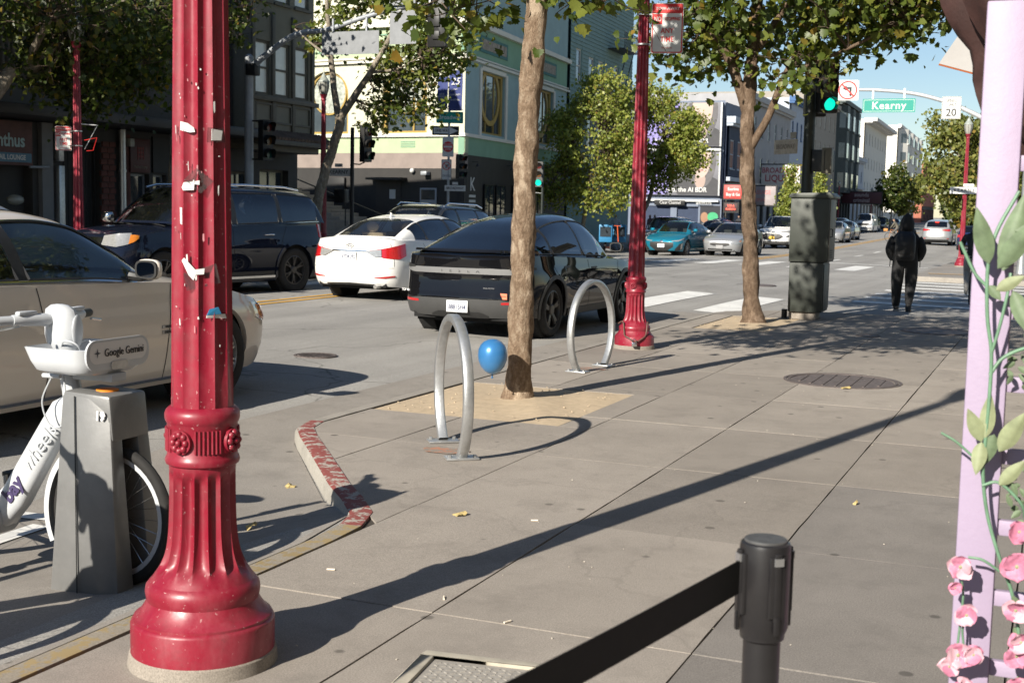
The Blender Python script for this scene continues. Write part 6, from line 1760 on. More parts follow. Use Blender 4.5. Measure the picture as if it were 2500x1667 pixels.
fallen(-1.02, 7.55, .018, .9, 'tiny yellow leaf on the slabs right of centre')
for k, (x, y, rz, l) in enumerate(((-2.52, 6.3, .4, 'white cigarette butt right of the fallen leaf'), (-3.0, 5.0, .3, 'cigarette butt by a white smear near the lamp base'), (-2.35, 4.85, 2., 'orange cigarette butt beside the long lamp shadow'), (-1.4, 4.72, .1, 'cigarette butt by the stanchion belt'), (-1.98, 4.68, 1.2, 'cigarette butt on the joint left of the belt'))):
    mb = MB(); mb.tube([(-.02, 0, 0), (.018, 0, 0)], .0045, 8); o = mb.build('cigarette_butt', mat('butt paper', (.70, .62, .5), .8, 0, .3, 200)); o.location = (x, y, .006); o.rotation_euler = (0, 0, rz); tag(o, l, 'litter', 'litter on the pavement')
mb = MB()
for k in range(80):
    x = random.uniform(-3.2, 0); y = random.uniform(4, 15); r = random.uniform(.0015, .004)
    mb.box((x, y, .003), (r*2, r*1.4, r), random.uniform(0, 3))
tag(mb.build('grit', mat('pale crumbs', (.55, .5, .42), .9, 0, .4, 300), smooth=0), 'pale crumbs and grit scattered over the slabs', 'grit', kind='stuff')

# ================================================================ BUILDINGS
M_pane = mat('window pane', (.035, .045, .055), .06, 0, .2, 3, spec=.9)
M_paneb = mat('bright window pane', (.10, .12, .14), .04, 0, .2, 2, spec=1.0)
M_palepane = mat('pale window pane', (.78, .77, .70), .2, 0, .1, 3, spec=.8)  # bright reflection in the bay windows put into a pale pane colour
M_roof = mat('roof felt', (.10, .10, .10), .9)
def wall_open(mb, x0, x1, z0, z1, opens, dep=.14, mi=0):
    "wall in the local xz plane facing -y, pierced by rectangles, with reveals"
    xs_ = sorted(set([x0, x1]+[v for o in opens for v in (o[0], o[1]) if x0 < v < x1])); zs_ = sorted(set([z0, z1]+[v for o in opens for v in (o[2], o[3]) if z0 < v < z1]))
    for a, b in zip(xs_[:-1], xs_[1:]):
        for c, d in zip(zs_[:-1], zs_[1:]):
            mx, mz = (a+b)/2, (c+d)/2
            if any(o[0] < mx < o[1] and o[2] < mz < o[3] for o in opens): continue
            mb.add([(a, 0, c), (b, 0, c), (b, 0, d), (a, 0, d)], [(0, 1, 2, 3)], mi)
    for (a, b, c, d) in [o[:4] for o in opens]:
        mb.add([(a, 0, c), (b, 0, c), (b, 0, d), (a, 0, d), (a, dep, c), (b, dep, c), (b, dep, d), (a, dep, d)], [(1, 0, 4, 5), (2, 1, 5, 6), (3, 2, 6, 7), (0, 3, 7, 4)], mi)
def window(root, x0, x1, z0, z1, fm, pm, dep=.12, style='sash', fw_=.055, sill=True, parent_y=0.):
    mb = MB(); y0, y1 = dep-.05, dep-.005
    w_, h_ = x1-x0, z1-z0
    for a, b, c, d in ((0, fw_, 0, h_), (w_-fw_, w_, 0, h_), (fw_, w_-fw_, 0, fw_), (fw_, w_-fw_, h_-fw_, h_)): mb.bb(a, b, y0, y1, c, d)
    if style in ('sash', 'cross'): mb.bb(fw_, w_-fw_, y0-.01, y1, h_*.5-fw_*.4, h_*.5+fw_*.4)
    if style in ('v', 'cross'): mb.bb(w_/2-fw_*.35, w_/2+fw_*.35, y0, y1, fw_, h_-fw_)
    if style == 'v3':
        for q in (1/3, 2/3): mb.bb(w_*q-fw_*.35, w_*q+fw_*.35, y0, y1, fw_, h_-fw_)
    o = mb.build('window', fm, root, smooth=0); o.location = (x0, parent_y, z0)
    mb = MB(); mb.bb(.01, w_-.01, dep-.022, dep-.012, .01, h_-.01); mb.build('pane', pm, o, smooth=0)
    if sill:
        mb = MB(); mb.bb(-.06, w_+.06, -.07, dep, -.07, .0); mb.build('sill', fm, o, smooth=0)
    return o
def wcopy(o, root, x, z, y=0.):
    c = copy_tree(o, root); c.location = (x, y, z); return c
def shellbox(root, L, H, depth, m, z0=-1., y0=.25, name='rear_walls'):
    mb = MB(); mb.add([(0, y0, z0), (L, y0, z0), (L, depth, z0), (0, depth, z0), (0, y0, H), (L, y0, H), (L, depth, H), (0, depth, H)], [(1, 2, 6, 5), (2, 3, 7, 6), (3, 0, 4, 7), (4, 5, 6, 7), (0, 1, 5, 4)])
    return mb.build(name, m, root, smooth=0)

# ---- B1: shaded theatre with fluted cladding and a canopy, left side of the avenue
b1 = thing('theatre', 'dark theatre building with fluted upper cladding behind the left trees', 'building', (-21.5, 8, zs(10)), PI/2)
M_b1 = mat('dark render', (.055, .052, .048), .8, 0, .2, 1.5)  # front lies in shade; that shade is put into these low colours
M_flute = mat('bronze fluted cladding', (.115, .10, .075), .6, .1, .15, 2)
M_fascia = mat('smooth dark fascia', (.040, .037, .036), .6, 0, .2, 1)
M_brickd = mat('dark red brick', (.12, .045, .035), .85, 0, .3, 6)
mb = MB(); op = [(13.3, 14.75, 0, 2.35), (15.65, 17.0, 0, 2.95), (17.95, 18.8, 1.0, 2.25), (18.95, 19.5, .6, 2.25), (20.0, 21.4, 0, 2.6), (3, 6, 0, 2.8), (8, 11, 0, 2.8)]
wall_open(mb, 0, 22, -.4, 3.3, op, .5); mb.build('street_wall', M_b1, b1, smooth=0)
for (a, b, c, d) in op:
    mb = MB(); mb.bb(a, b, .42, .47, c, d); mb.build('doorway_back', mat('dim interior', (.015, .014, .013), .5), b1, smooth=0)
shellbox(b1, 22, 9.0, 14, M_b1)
mb = MB(); P = []                     # canopy slab
mb.bb(0, 21.9, -1.5, .1, 3.32, 3.55); mb.build('canopy', M_fascia, b1, bevel=.03)
mb = MB(); mb.bb(0, 21.95, -.32, .24, 3.56, 9.0); mb.build('fascia', M_fascia, b1, smooth=0)
arch = [(0, 6.5), (3, 5.2), (6, 4.3), (7.2, 4.15), (8.6, 4.5), (11, 5.2), (12.6, 4.25), (13.8, 4.3), (14.8, 4.5), (15.7, 4.72), (16.7, 4.55), (17.75, 4.15), (18.4, 4.55), (19.1, 5.5), (19.5, 6.3), (20.2, 8.0), (20.6, 8.8)]
mb = MB(); x = .0
while x < 20.5:
    zl = sinterp(x, arch)
    mb.add([(x, -.33, zl), (x+.05, -.40, zl), (x+.09, -.40, zl), (x+.14, -.33, zl), (x, -.33, 8.9), (x+.05, -.40, 8.9), (x+.09, -.40, 8.9), (x+.14, -.33, 8.9)], [(0, 1, 5, 4), (1, 2, 6, 5), (2, 3, 7, 6), (0, 3, 2, 1)])
    x += .155
tag(mb.build('fluted_cladding', M_flute, b1, smooth=0), kind='stuff')
mb = MB(); mb.bb(14.93, 15.28, -.12, .0, -.2, 3.3); mb.build('pilaster', mat('grey painted pilaster', (.20, .20, .20), .7, 0, .1, 3), b1, smooth=0)
mb = MB(); mb.bb(15.36, 15.52, -.22, -.05, 2.45, 3.2); mb.build('meter_box', M_galv, b1, bevel=.01); mb = MB(); mb.bb(15.38, 15.56, -.2, -.03, -.2, 2.35); mb.build('conduit_cover', M_galv, b1, bevel=.01)
mb = MB(); mb.cyl((17.65, -.12, 1.5), .085, 3.6, 14); mb.build('downpipe', M_galv, b1); mb = MB(); mb.cyl((17.65, -.12, 2.3), .10, .06, 14); mb.build('pipe_collar', M_galv, b1)
for j in range(20):                   # brick pier beside the pipe, laid brick by brick
    for i in range(2):
        mb = MB(); mb.bb(0, .225, -.05, .02, 0, .125); o = mb.build('brick', M_brickd, b1, bevel=.004, seg=1) if (i, j) == (0, 0) else bpy.data.objects.new('brick', bk0.data)
        if (i, j) == (0, 0): bk0 = o
        else: COL.objects.link(o); o.parent = b1
        o.location = (17.03+i*.24+(.0 if j % 2 else -.06), 0, .2+j*.14)
mb = MB(); mb.bb(18.0, 18.75, -.08, -.02, 2.28, 3.12); sg_ = mb.build('shop_sign', mat('dark red sign', (.075, .016, .014), .5), b1, bevel=.01)
text(sg_, 'Fresh Made Dumplings', .085, (18.375, -.09, 2.42), mat('dim cream print', (.30, .26, .2), .6), sx=.62)
mb = MB()
for q in range(3): mb.bb(18.25, 18.5, -.09, -.082, 2.66+q*.1, 2.70+q*.1)
for q in range(3): mb.bb(18.26+q*.105, 18.29+q*.105, -.09, -.082, 2.6, 2.92)
mb.build('emblem', mat('dim red print', (.20, .03, .025), .6), sg_, smooth=0)
mb = MB(); mb.bb(17.80, 17.95, -.25, -.05, 2.9, 3.1); mb.build('light_box', M_globe, b1, bevel=.01)
mb = MB(); mb.bb(17.9, 18.05, -.03, .0, -.1, 3.2); mb.build('red_pier', M_brickd, b1, smooth=0)
mb = MB(); mb.bb(18.9, 19.6, -.05, .03, 2.3, 3.2); mb.build('dark_panel', M_ink, b1, smooth=0)
for (a, b, c, d) in ((17.95, 18.8, 1.0, 2.25), (18.95, 19.5, .6, 2.25)): window(b1, a, b, c, d, M_steelg, M_pane, .2, 'none')
bs = plate(b1, 2.2, .95, (13.3, -.30, 2.78), 0, mat('dark red brown sign board', (.10, .035, .028), .6, 0, .3, 3), None, .01, .08, 'sign_board')
text(bs, 'Acanthus', .40, (0.18, -.05, .05), mat('pale cyan letters', (.34, .46, .46), .5), bold=.010, sx=.92)
pl = plate(bs, 1.9, .20, (.10, -.05, -.31), 0, mat('blue lounge strip', (.06, .16, .24), .5), None, .02, .02); text(pl, 'COCKTAIL LOUNGE', .15, (.15, -.012, 0), M_signw, bold=.004, sx=.9)
mb = MB(); mb.tube([(14.4, -.25, 2.28), (15.0, -.25, 2.3)], .03, 8); mb.build('rail', M_galv, b1)
mb = MB(); mb.ell((13.9, -.3, 1.55), .22, .15, .12, 12, 8); mb.build('door_lamp', M_globe, b1)
for k in range(9):
    mb = MB(); mb.tube([(15.70+k*.15, .1, 0), (15.70+k*.15, .1, 2.9)], .012, 6); mb.build('gate_bar', M_blackm, b1)

# ---- B2: bay-windowed corner block
b2 = thing('bay_building', 'shaded olive corner block with bay windows and a tiled skirt roof', 'building', (-21.5, 30.02, zs(30)), PI/2)
M_b2 = mat('olive stucco', (.20, .19, .15), .8, 0, .1, 2); M_b2t = mat('olive trim', (.125, .115, .09), .7, 0, .15, 3)
shellbox(b2, 3.7, 10.1, 14, M_b2)
mb = MB(); wall_open(mb, 0, 3.7, -.5, 3.4, [(.3, 1.3, 0, 2.5), (1.7, 3.2, .5, 2.6)], .3); mb.build('street_wall', M_b1, b2, smooth=0)
for (a, b, c, d) in ((.3, 1.3, 0, 2.5), (1.7, 3.2, .5, 2.6)): window(b2, a, b, c, d, M_b2t, M_pane, .25, 'v', .07)
ob = [(.25, .95, 4.62, 6.1), (1.17, 1.95, 4.62, 6.1), (2.2, 2.95, 4.62, 6.1)]
mb = MB(Matrix.Translation((0, -.85, 0))); wall_open(mb, 0.02, 3.22, 3.62, 10.1, ob+[(a, b, 7.2, 8.7) for a, b, _, _ in ob], .12)
mb.add([(3.22, 0, 3.62), (3.22, 0, 10.1), (3.22, .85, 10.1), (3.22, .85, 3.62), (0.02, 0, 3.62), (.02, 0, 10.1), (.02, .85, 10.1), (.02, .85, 3.62)], [(0, 3, 2, 1), (4, 5, 6, 7)]); mb.build('bay', M_b2, b2, smooth=0)
for (a, b, c, d) in ob: window(b2, a, b, c, d, M_b2t, M_palepane, .1, 'sash', .07, True, -.85); window(b2, a, b, 7.2, 8.7, M_b2t, M_palepane, .1, 'sash', .07, True, -.85)
for a, b in ((.2, 1.0), (1.15, 2.0), (2.15, 3.0)):
    mb = MB()
    for q in ((a, b, 3.85, 3.9), (a, b, 4.35, 4.40), (a, a+.05, 3.9, 4.35), (b-.05, b, 3.9, 4.35)): mb.bb(q[0], q[1], -.90, -.852, q[2], q[3])
    mb.build('panel_moulding', M_b2t, b2, smooth=0)
for x in (.08, 1.06, 2.08, 3.12):
    mb = MB(); mb.bb(x-.07, x+.07, -.92, -.852, 3.65, 6.9); mb.build('bay_pilaster', M_b2t, b2, bevel=.01)
mb = MB(); mb.bb(-.05, 3.35, -.98, -.855, 4.45, 4.58); mb.build('bay_cornice', M_b2t, b2, bevel=.02)
for k in range(22):                   # tiles of the skirt roof
    x = -.1+k*.17
    mb = MB(); mb.tube([(x, -.86, 3.62), (x, -1.30, 3.40)], [.075, .08], 8); mb.build('roof_tile', mat('shaded clay tile', (.14, .10, .075), .8, 0, .3, 4), b2)
mb = MB(); mb.bb(-.2, 3.75, -1.32, 0, 3.25, 3.38); mb.build('skirt_soffit', M_b2t, b2, bevel=.02); mb = MB(); mb.bb(-.2, 3.3, -1.0, 0, 3.08, 3.25); mb.build('skirt_corbel', M_b2t, b2, bevel=.02)

# ---- B3: cream and teal corner building
M_cream = mat('cream stucco', (.55, .545, .42), .85, 0, .05, 1.5, .12, 40); M_lime = mat('pale green stucco', (.38, .46, .29), .85, 0, .07, 1.5, .12, 40)
M_teal = mat('teal stucco', (.28, .40, .41), .85, 0, .08, 1.5, .12, 40); M_green = mat('green band stucco', (.20, .35, .24), .85, 0, .08, 1.5)
M_trimw = mat('ivory moulding', (.66, .64, .56), .75, 0, .05, 3); M_base = mat('charcoal base paint and shade', (.026, .024, .022), .65, 0, .2, 2); M_base2 = mat('taupe base paint', (.25, .205, .18), .8, 0, .12, 2)
M_gold = mat('ochre window frame', (.36, .245, .06), .55, 0, .12, 4); M_stain = mat('stained glass', (.38, .40, .34), .12, 0, .5, 7, spec=.8)
def arched(root, x0, x1, z0, z1, circle=False, y=0.):
    "tall window with a rounded head: frame, oval stained light, lower panes"
    w_ = x1-x0; cx = w_/2; h_ = z1-z0
    out = [(0, 0), (w_, 0)]
    hz = h_*.62
    for k in range(17):
        a = PI*k/16; out.append((cx+w_/2*math.cos(a), hz+(h_-hz)*math.sin(a)))
    if circle: out = [(0, 0), (w_, 0), (w_, h_), (0, h_)]
    inn = [(cx+(a-cx)*.86, h_*.5+(b-h_*.5)*.93) for a, b in out]
    n = len(out); mb = MB()
    mb.add([(a, -.03, b) for a, b in out]+[(a, -.03, b) for a, b in inn]+[(a, .06, b) for a, b in inn]+[(a, .1, b) for a, b in out], [(i, (i+1) % n, n+(i+1) % n, n+i) for i in range(n)]+[(n+i, n+(i+1) % n, 2*n+(i+1) % n, 2*n+i) for i in range(n)]+[(i, 3*n+i, 3*n+(i+1) % n, (i+1) % n) for i in range(n)])
    if circle:
        for q in (.33, .66): mb.bb(w_*q-.035, w_*q+.035, .0, .05, .08, h_-.08)
        ringpoly(mb, w_*.40, w_*.33, -.02, .05, 32, cx, h_*.63)
    else:
        mb.bb(w_*.66-.04, w_*.66+.04, .0, .05, .1, h_*.55)
        ringpoly(mb, w_*.415, w_*.385, -.02, .05, 32, cx, h_*.66)
    o = mb.build('window', M_gold, root, smooth=0); o.location = (x0, y, z0)
    mb = MB(); mb.add([(a, .05, b) for a, b in inn], [tuple(range(n))]); mb.build('pane', M_pane, o, smooth=0)
    mb = MB(); mb.add([(cx+w_*.38*math.cos(t), .035, h_*(.66 if not circle else .63)+w_*(.38 if not circle else .33)*math.sin(t)) for t in np.linspace(0, 2*PI, 33)[:-1]], [tuple(range(32))]); mb.build('stained_light', M_stain if not circle else M_paneb, o, smooth=0)
    return o
b3 = thing('corner_building', 'cream and teal corner building with arched stained glass windows', 'building', (-35.9, 48.31, zs(48)), R_(-7))
z_ = -zs(48)
def band(root, x0, x1, z0, z1, m, y0=-.0, y1=.2, name='wall_band'):
    mb = MB(); mb.bb(x0, x1, y0, y1, z0, z1); return mb.build(name, m, root, smooth=0)
Lc = 14.0
band(b3, 0, Lc, -1, 3.1+z_, M_base, -.02, .25, 'base_wall'); band(b3, 0, Lc+.02, 3.1+z_, 3.72+z_, M_base2, -.03, .25, 'base_band')  # dark paint; the cast shadow below the sunlit band is coloured in too
band(b3, 0, Lc+.03, 3.72+z_, 4.38+z_, M_lime, 0, .25); 
def frieze(root, L, z):
    band(root, -.0, L+.10, 4.36+z, 4.42+z, M_trimw, -.10, .2, 'string_course'); band(root, 0, L+.06, 4.42+z, 4.50+z, M_trimw, -.06, .2, 'string_course')
    band(root, 0, L+.12, 7.36+z, 7.46+z, M_trimw, -.14, .2, 'cornice'); band(root, 0, L+.08, 7.52+z, 7.58+z, M_trimw, -.08, .2, 'cornice'); band(root, 0, L+.14, 8.75+z, 8.95+z, M_trimw, -.2, .2, 'cornice')
frieze(b3, Lc, z_)
mb = MB(); wins = [(2.0, 4.2, 4.52+z_, 7.1+z_), (6.05, 8.26, 4.52+z_, 7.1+z_), (10.0, 12.2, 4.52+z_, 7.1+z_)]
wall_open(mb, 0, Lc, 4.50+z_, 7.36+z_, wins, .3); mb.build('wall', M_cream, b3, smooth=0)
band(b3, 0, Lc, 7.46+z_, 7.52+z_, M_cream, -.0, .2); band(b3, 0, Lc, 7.58+z_, 8.75+z_, M_lime, -.0, .2); band(b3, 0, Lc, 8.95+z_, 13.5+z_, M_cream, .0, .2)
for (a, b, c, d) in wins:
    arched(b3, a, b, c, d, y=.16)
    for sg in (-1, 1):
        w_ = b-a; h_ = d-c; hz = h_*.62; cx = (a+b)/2
        arc = [(cx+sg*w_/2*math.cos(t), c+hz+(h_-hz)*math.sin(t)) for t in np.linspace(0, PI/2, 9)]
        pts = [(cx+sg*w_/2, d)]+arc; n = len(pts)
        mb = MB(); mb.add([(x, .003, z) for x, z in pts]+[(x, .28, z) for x, z in pts], [tuple(range(n)) if sg == -1 else tuple(range(n-1, -1, -1))]+[(i, (i+1) % n, n+(i+1) % n, n+i) for i in range(n)]); mb.build('arch_spandrel', M_cream, b3, smooth=0)
for (a, b) in ((4.6, 7.8), (9.0, 12.6)):
    mb = MB()
    for q in ((a, b, 7.85, 7.9), (a, b, 8.45, 8.5), (a, a+.05, 7.9, 8.45), (b-.05, b, 7.9, 8.45)): mb.bb(q[0], q[1], -.03, .0, q[2]+z_, q[3]+z_)
    mb.build('panel_moulding', M_green, b3, smooth=0)
for (x, z) in ((5.1, 4.05), (11.3, 3.95)):
    mb = MB()
    for q in range(4): mb.bb(x-.35, x+.35, -.02, .0, z+z_+q*.07, z+z_+q*.07+.03)
    mb.build('vent', M_green, b3, smooth=0)
# street-level bits on the cream face
mb = MB(); mb.bb(11.95, 12.75, -.06, .0, 0, 2.32+z_); dr = mb.build('door', mat('pale grey door', (.34, .35, .36), .6), b3, bevel=.01); mb = MB(); mb.bb(12.02, 12.68, -.07, -.055, 1.85+z_, 2.25+z_); mb.build('transom', M_pane, dr, smooth=0); mb = MB(); mb.ell((12.65, -.09, 1.1), .03, .03, .03); mb.build('door_handle', M_chrome, dr)
mb = MB(); mb.bb(9.75, 11.0, -.04, .0, 0, 2.55+z_); mb.build('shutter', mat('dark brown shutter', (.035, .028, .024), .6), b3, smooth=0); mb = MB(); mb.bb(9.55, 11.3, -.5, .0, 2.62+z_, 2.72+z_); mb.build('hood', M_base, b3, smooth=0)
for x in (10.8,): plate(b3, .3, .38, (x-.2, -.06, 2.05+z_), 0, M_paper, None, .01)
mb = MB(); mb.ell((11.6, -.12, 3.0+z_), .1, .1, .1, 10, 8); mb.build('camera_dome', M_signw, b3); mb = MB(); mb.box((12.3, -.2, 2.9+z_), (.28, .3, .16)); mb.build('wall_lamp', M_steelg, b3, bevel=.02)
mb = MB(); mb.bb(7.2, 8.2, -.16, 0, 1.9+z_, 2.7+z_); mb.build('fuse_box', M_ink, b3, bevel=.01)
# teal face
b3t = thing('teal_facade', 'teal side of the corner building with KEY lettering on its black base', 'building', (-22, 46.6, zs(47)), R_(95))
zt_ = -zs(47); Lt = 14.6
band(b3t, 0, Lt, -1, 3.65+zt_, M_base, -.02, .25, 'base_wall'); band(b3t, -.02, Lt, 3.65+zt_, 4.38+zt_, M_green, 0, .25); frieze(b3t, Lt, zt_)
mb = MB(); wall_open(mb, .02, Lt, 4.5+zt_, 7.36+zt_, [(1.85, 4.9, 4.6+zt_, 7.12+zt_), (8.9, 12.2, 4.6+zt_, 7.12+zt_)], .25); mb.build('wall', M_teal, b3t, smooth=0); band(b3t, 0.02, Lt, 7.46+zt_, 7.52+zt_, M_teal); band(b3t, .02, Lt, 7.58+zt_, 8.75+zt_, M_green); band(b3t, .02, Lt, 8.95+zt_, 13.5+zt_, M_teal)
for a, b in ((1.85, 4.9), (8.9, 12.2)):
    arched(b3t, a, b, 4.6+zt_, 7.12+zt_, True, .14)
    mb = MB()
    for q in ((a-.25, a, 4.5, 7.2), (b, b+.25, 4.5, 7.2), (a, b, 7.13, 7.3)): mb.bb(q[0], q[1], -.06, .0, q[2]+zt_, q[3]+zt_)
    mb.build('window_surround', M_trimw, b3t, smooth=0)
for a, b in ((1.6, 5.1), (10.0, 12.6)):
    mb = MB(); mb.bb(a, b, -.04, 0, 7.85+zt_, 8.5+zt_); o = mb.build('relief_panel', mat('panel teal edge', (.06, .17, .16), .8), b3t, smooth=0)
    mb = MB(); mb.bb(a+.2, b-.2, -.05, -.03, 7.97+zt_, 8.38+zt_); mb.build('relief', mat('sandy relief', (.30, .26, .21), .9, 0, .4, 9, .6, 14), o, smooth=0)
for k, chh in enumerate(('K', None, 'Y')):
    if chh: text(b3t, chh, .75, (.92, -.04, 2.48-k*.74+zt_), M_signw, bold=.01, sx=1.25)
for q in range(3):
    mb = MB(); mb.bb(.55, 1.3, -.04, -.03, 1.58+q*.2+zt_, 1.68+q*.2+zt_); mb.build('letter_bar', M_signw, b3t, smooth=0)
for x in (.9, 5.3, 9.5):
    mb = MB(); mb.lathe([(.08, 3.2+zt_), (.03, 3.32+zt_)], 12, c=(x, -.25, 0)); mb.tube([(x, 0, 3.4+zt_), (x, -.25, 3.4+zt_), (x, -.25, 3.3+zt_)], .012, 6); mb.build('spot_lamp', M_blackm, b3t)
for a in (2.25, 3.75, 6.0, 7.6, 9.2): window(b3t, a, a+1.25, .3, 2.55+zt_, M_blackm, M_pane, .0, 'v', .05, False, -.06)
# roof block shared by both faces
mb = MB(); C0 = Vector((-22, 46.6)); u1 = Vector((-.9925, .122)); u2 = Vector((-.0872, .9962))
poly = [C0+u1*14+u2*.5, C0+u1*.5+u2*.5, C0+u1*.5+u2*14.6, C0+u1*14+u2*14.6]
mb.prism([(p.x, p.y) for p in poly], -1, 13.4); core = mb.build('rear_mass', M_teal, smooth=0)
# both faces and the rear mass are one building
Wb3 = Matrix.Translation(b3.location) @ Matrix.Rotation(R_(-7), 4, 'Z'); Wt = Matrix.Translation(b3t.location) @ Matrix.Rotation(R_(95), 4, 'Z')
for ch_ in list(b3t.children): bl_ = ch_.matrix_basis.copy(); ch_.parent = b3; ch_.matrix_basis = Wb3.inverted() @ Wt @ bl_
core.parent = b3; core.matrix_basis = Wb3.inverted(); bpy.data.objects.remove(b3t)
b3['label'] = 'cream and teal corner building with arched windows and KEY on its black base'

# ---- stairs climbing the side street in front of the cream wall
st = thing('street_stairs', 'grey concrete stairs climbing left in front of the cream building', 'stairs', (-22.6, 45.2, zs(45)), R_(180-7))
for k in range(18):
    mb = MB(); mb.bb(k*.42, 12, -.2, 1.6, k*.14, (k+1)*.14); mb.build('step', M_conc2, st, bevel=.01)
mb = MB(); mb.tube([(-.2, 1.7, .9), (7.6, 1.7, 3.4)], .03, 8)
for k in range(6): mb.tube([(k*1.5, 1.7, k*.5-.1), (k*1.5, 1.7, .95+k*.49)], .025, 6)
mb.build('handrail', M_blackm, st)

# ---- B4: green clapboard building with fire escape
b4 = thing('clapboard_building', 'green clapboard building with bay and fire escape behind the round tree', 'building', (-23.3, 61.6, zs(61)), R_(93))
M_clap = mat('green clapboard', (.19, .29, .27), .75, 0, .1, 2)
ops = [(1.0, 1.9, 8.3, 10.0), (3.2, 4.2, 8.0, 9.8), (5.0, 6.0, 8.0, 9.8), (8, 9, 8, 9.8), (1, 1.9, 5, 6.8), (3.2, 4.2, 5, 6.8), (5, 6, 5, 6.8), (8, 9, 5, 6.8)]
mb = MB(); wall_open(mb, 0, 12, -1, 13.5, ops, .12); mb.build('wall', M_clap, b4, smooth=0); shellbox(b4, 12, 13.4, 12, M_clap)
for q in ops: window(b4, *q, M_trimw, M_paneb, .1, 'sash', .08)
for k in range(46):
    z = 4.2+k*.2; segs = [(0, 12)]
    for (a, b, c, d) in ops:
        if c-.05 < z < d+.05: segs = [s for (s0, s1) in segs for s in ((s0, min(s1, a-.06)), (max(s0, b+.06), s1)) if s[1]-s[0] > .05]
    for (a, b) in segs: mb = MB(); mb.prism([(-.035, z), (0, z), (0, z+.2)], a, b, axis='x'); mb.build('clapboard', M_clap, b4, smooth=0)
fe = MB()
for z in (7.6, 10.6):
    fe.bb(6.6, 9.6, -1.0, -.05, z, z+.05)
    for x in np.arange(6.6, 9.7, .25): fe.bb(x-.012, x+.012, -1.0, -.97, z, z+.9)
    fe.bb(6.6, 9.6, -1.02, -.98, z+.88, z+.92)
fe.tube([(6.8, -.8, 7.6), (9.2, -.8, 10.6)], .03, 6); fe.tube([(6.8, -.4, 7.6), (9.2, -.4, 10.6)], .03, 6); fe.build('fire_escape', M_blackm, b4, smooth=0)

# ---- B5: billboard building facing us
b5 = thing('billboard_building', 'corner building carrying two stacked billboards behind the round trees', 'building', (-31.5, 97, zs(97)), 0)
zz5 = -zs(97)
mb = MB(); wall_open(mb, 0, 7.4, -1, 9.9+zz5, [(1.0, 3.4, 0, 1.9+zz5), (3.9, 5.6, 0, 1.9+zz5)], .4); mb.build('wall', mat('grey blue render', (.16, .19, .25), .8, 0, .1, 1), b5, smooth=0); shellbox(b5, 7.4, 9.8+zz5, 8, mat('grey blue render', (.16, .19, .25)), -1, .3)
for (a, b) in ((1.0, 3.4), (3.9, 5.6)): window(b5, a, b, 0, 1.9+zz5, M_blackm, M_pane, .35, 'v3', .06, False)
M_bbp = mat('billboard purple', (.24, .21, .48), .6, 0, .04, 1); M_bbd = mat('billboard dark suit', (.045, .045, .05), .6, 0, .2, 2); M_skin = mat('billboard printed face', (.46, .36, .31), .6, 0, .06, 1); M_bbg = mat('billboard grey', (.17, .17, .19), .6, 0, .1, 1)
def billboard(x0, x1, z0, z1, low):
    T = thing('billboard', 'lower billboard with a printed portrait reading the AI BDR' if low else 'upper billboard with a printed portrait, half hidden by the tree', 'billboard', (-31.5, 97, zs(97)), 0, 'stacked billboards')
    mb = MB(); mb.bb(x0, x1, -.35, -.05, z0+zz5, z1+zz5); mb.build('panel', M_bbg, T, bevel=.02)
    h = z1-z0; y = -.352
    def blob(cx, cz, rx, rz, m, nm, yy, n=40, cut=None):
        mb = MB(); pts = [(min(max(cx+rx*math.cos(t), x0+.05), x1-.05), yy, min(max(cz+rz*math.sin(t), z0+.04), z1-.04)+zz5) for t in np.linspace(0, 2*PI, n+1)[:-1]]
        mb.add(pts, [tuple(range(n))]); return mb.build(nm, m, T, smooth=0)
    mb = MB(); mb.add([(x0+.1, y, z0+zz5+.05), (x0+2.6, y, z0+zz5+.05), (x0+3.4, y, z1+zz5-.05), (x0+.1, y, z1+zz5-.05)], [(0, 1, 2, 3)]); mb.build('purple_field', M_bbp, T, smooth=0)
    M_hair = mat('billboard printed hair', (.10, .095, .10), .6, 0, .3, 2); M_shd = mat('billboard face tone', (.36, .27, .23), .6, 0, .05, 1); M_lip = mat('printed lips', (.38, .20, .18), .6)
    blob(x1-1.7, z0+h*.18, 1.9, h*.30, M_bbd, 'suit', y-.004); blob(x1-1.5, z0+h*.80, 1.15, h*.62, M_hair, 'hair', y-.006)
    blob(x1-1.55, z0+h*.36, .42, h*.20, M_shd, 'neck', y-.009); blob(x1-1.55, z0+h*.86, .80, h*.46, M_skin, 'face', y-.011)
    blob(x1-1.55, z0+h*.70, .16, h*.035, M_shd, 'nose', y-.014); blob(x1-1.55, z0+h*.575, .26, h*.026, M_lip, 'mouth', y-.014)
    text(T, 'Hire Ava, the AI BDR', .50, ((x0+x1)/2+.25, y-.02, z0+.42+zz5), M_signw, bold=.01, sx=.95)
    mb = MB(); mb.bb(x1-.12, x1, -.42, -.36, z0+zz5, z1+zz5); mb.build('frame', M_galv, T, smooth=0)
    return T
billboard(.6, 7.3, 2.75, 6.05, True); billboard(.6, 7.3, 6.45, 9.75, False)
mb = MB(); mb.bb(.6, 7.3, -.5, -.1, 6.12+zz5, 6.3+zz5); mb.build('catwalk', M_galv, b5, smooth=0); mb = MB(); mb.bb(.5, 7.2, -.3, -.1, 2.28+zz5, 2.42+zz5); mb.build('pale_strip', M_signw, b5, smooth=0)
mb = MB(); mb.bb(2.2, 4.6, -.36, -.05, 1.98+zz5, 2.36+zz5); cc = mb.build('name_plate', M_ink, b5, bevel=.01); text(cc, 'Clear Channel', .34, (3.45, -.37, 2.17+zz5), M_signw, sx=.85)
text(b5, '#439376', .34, (6.1, -.32, 2.17+zz5), M_signw)
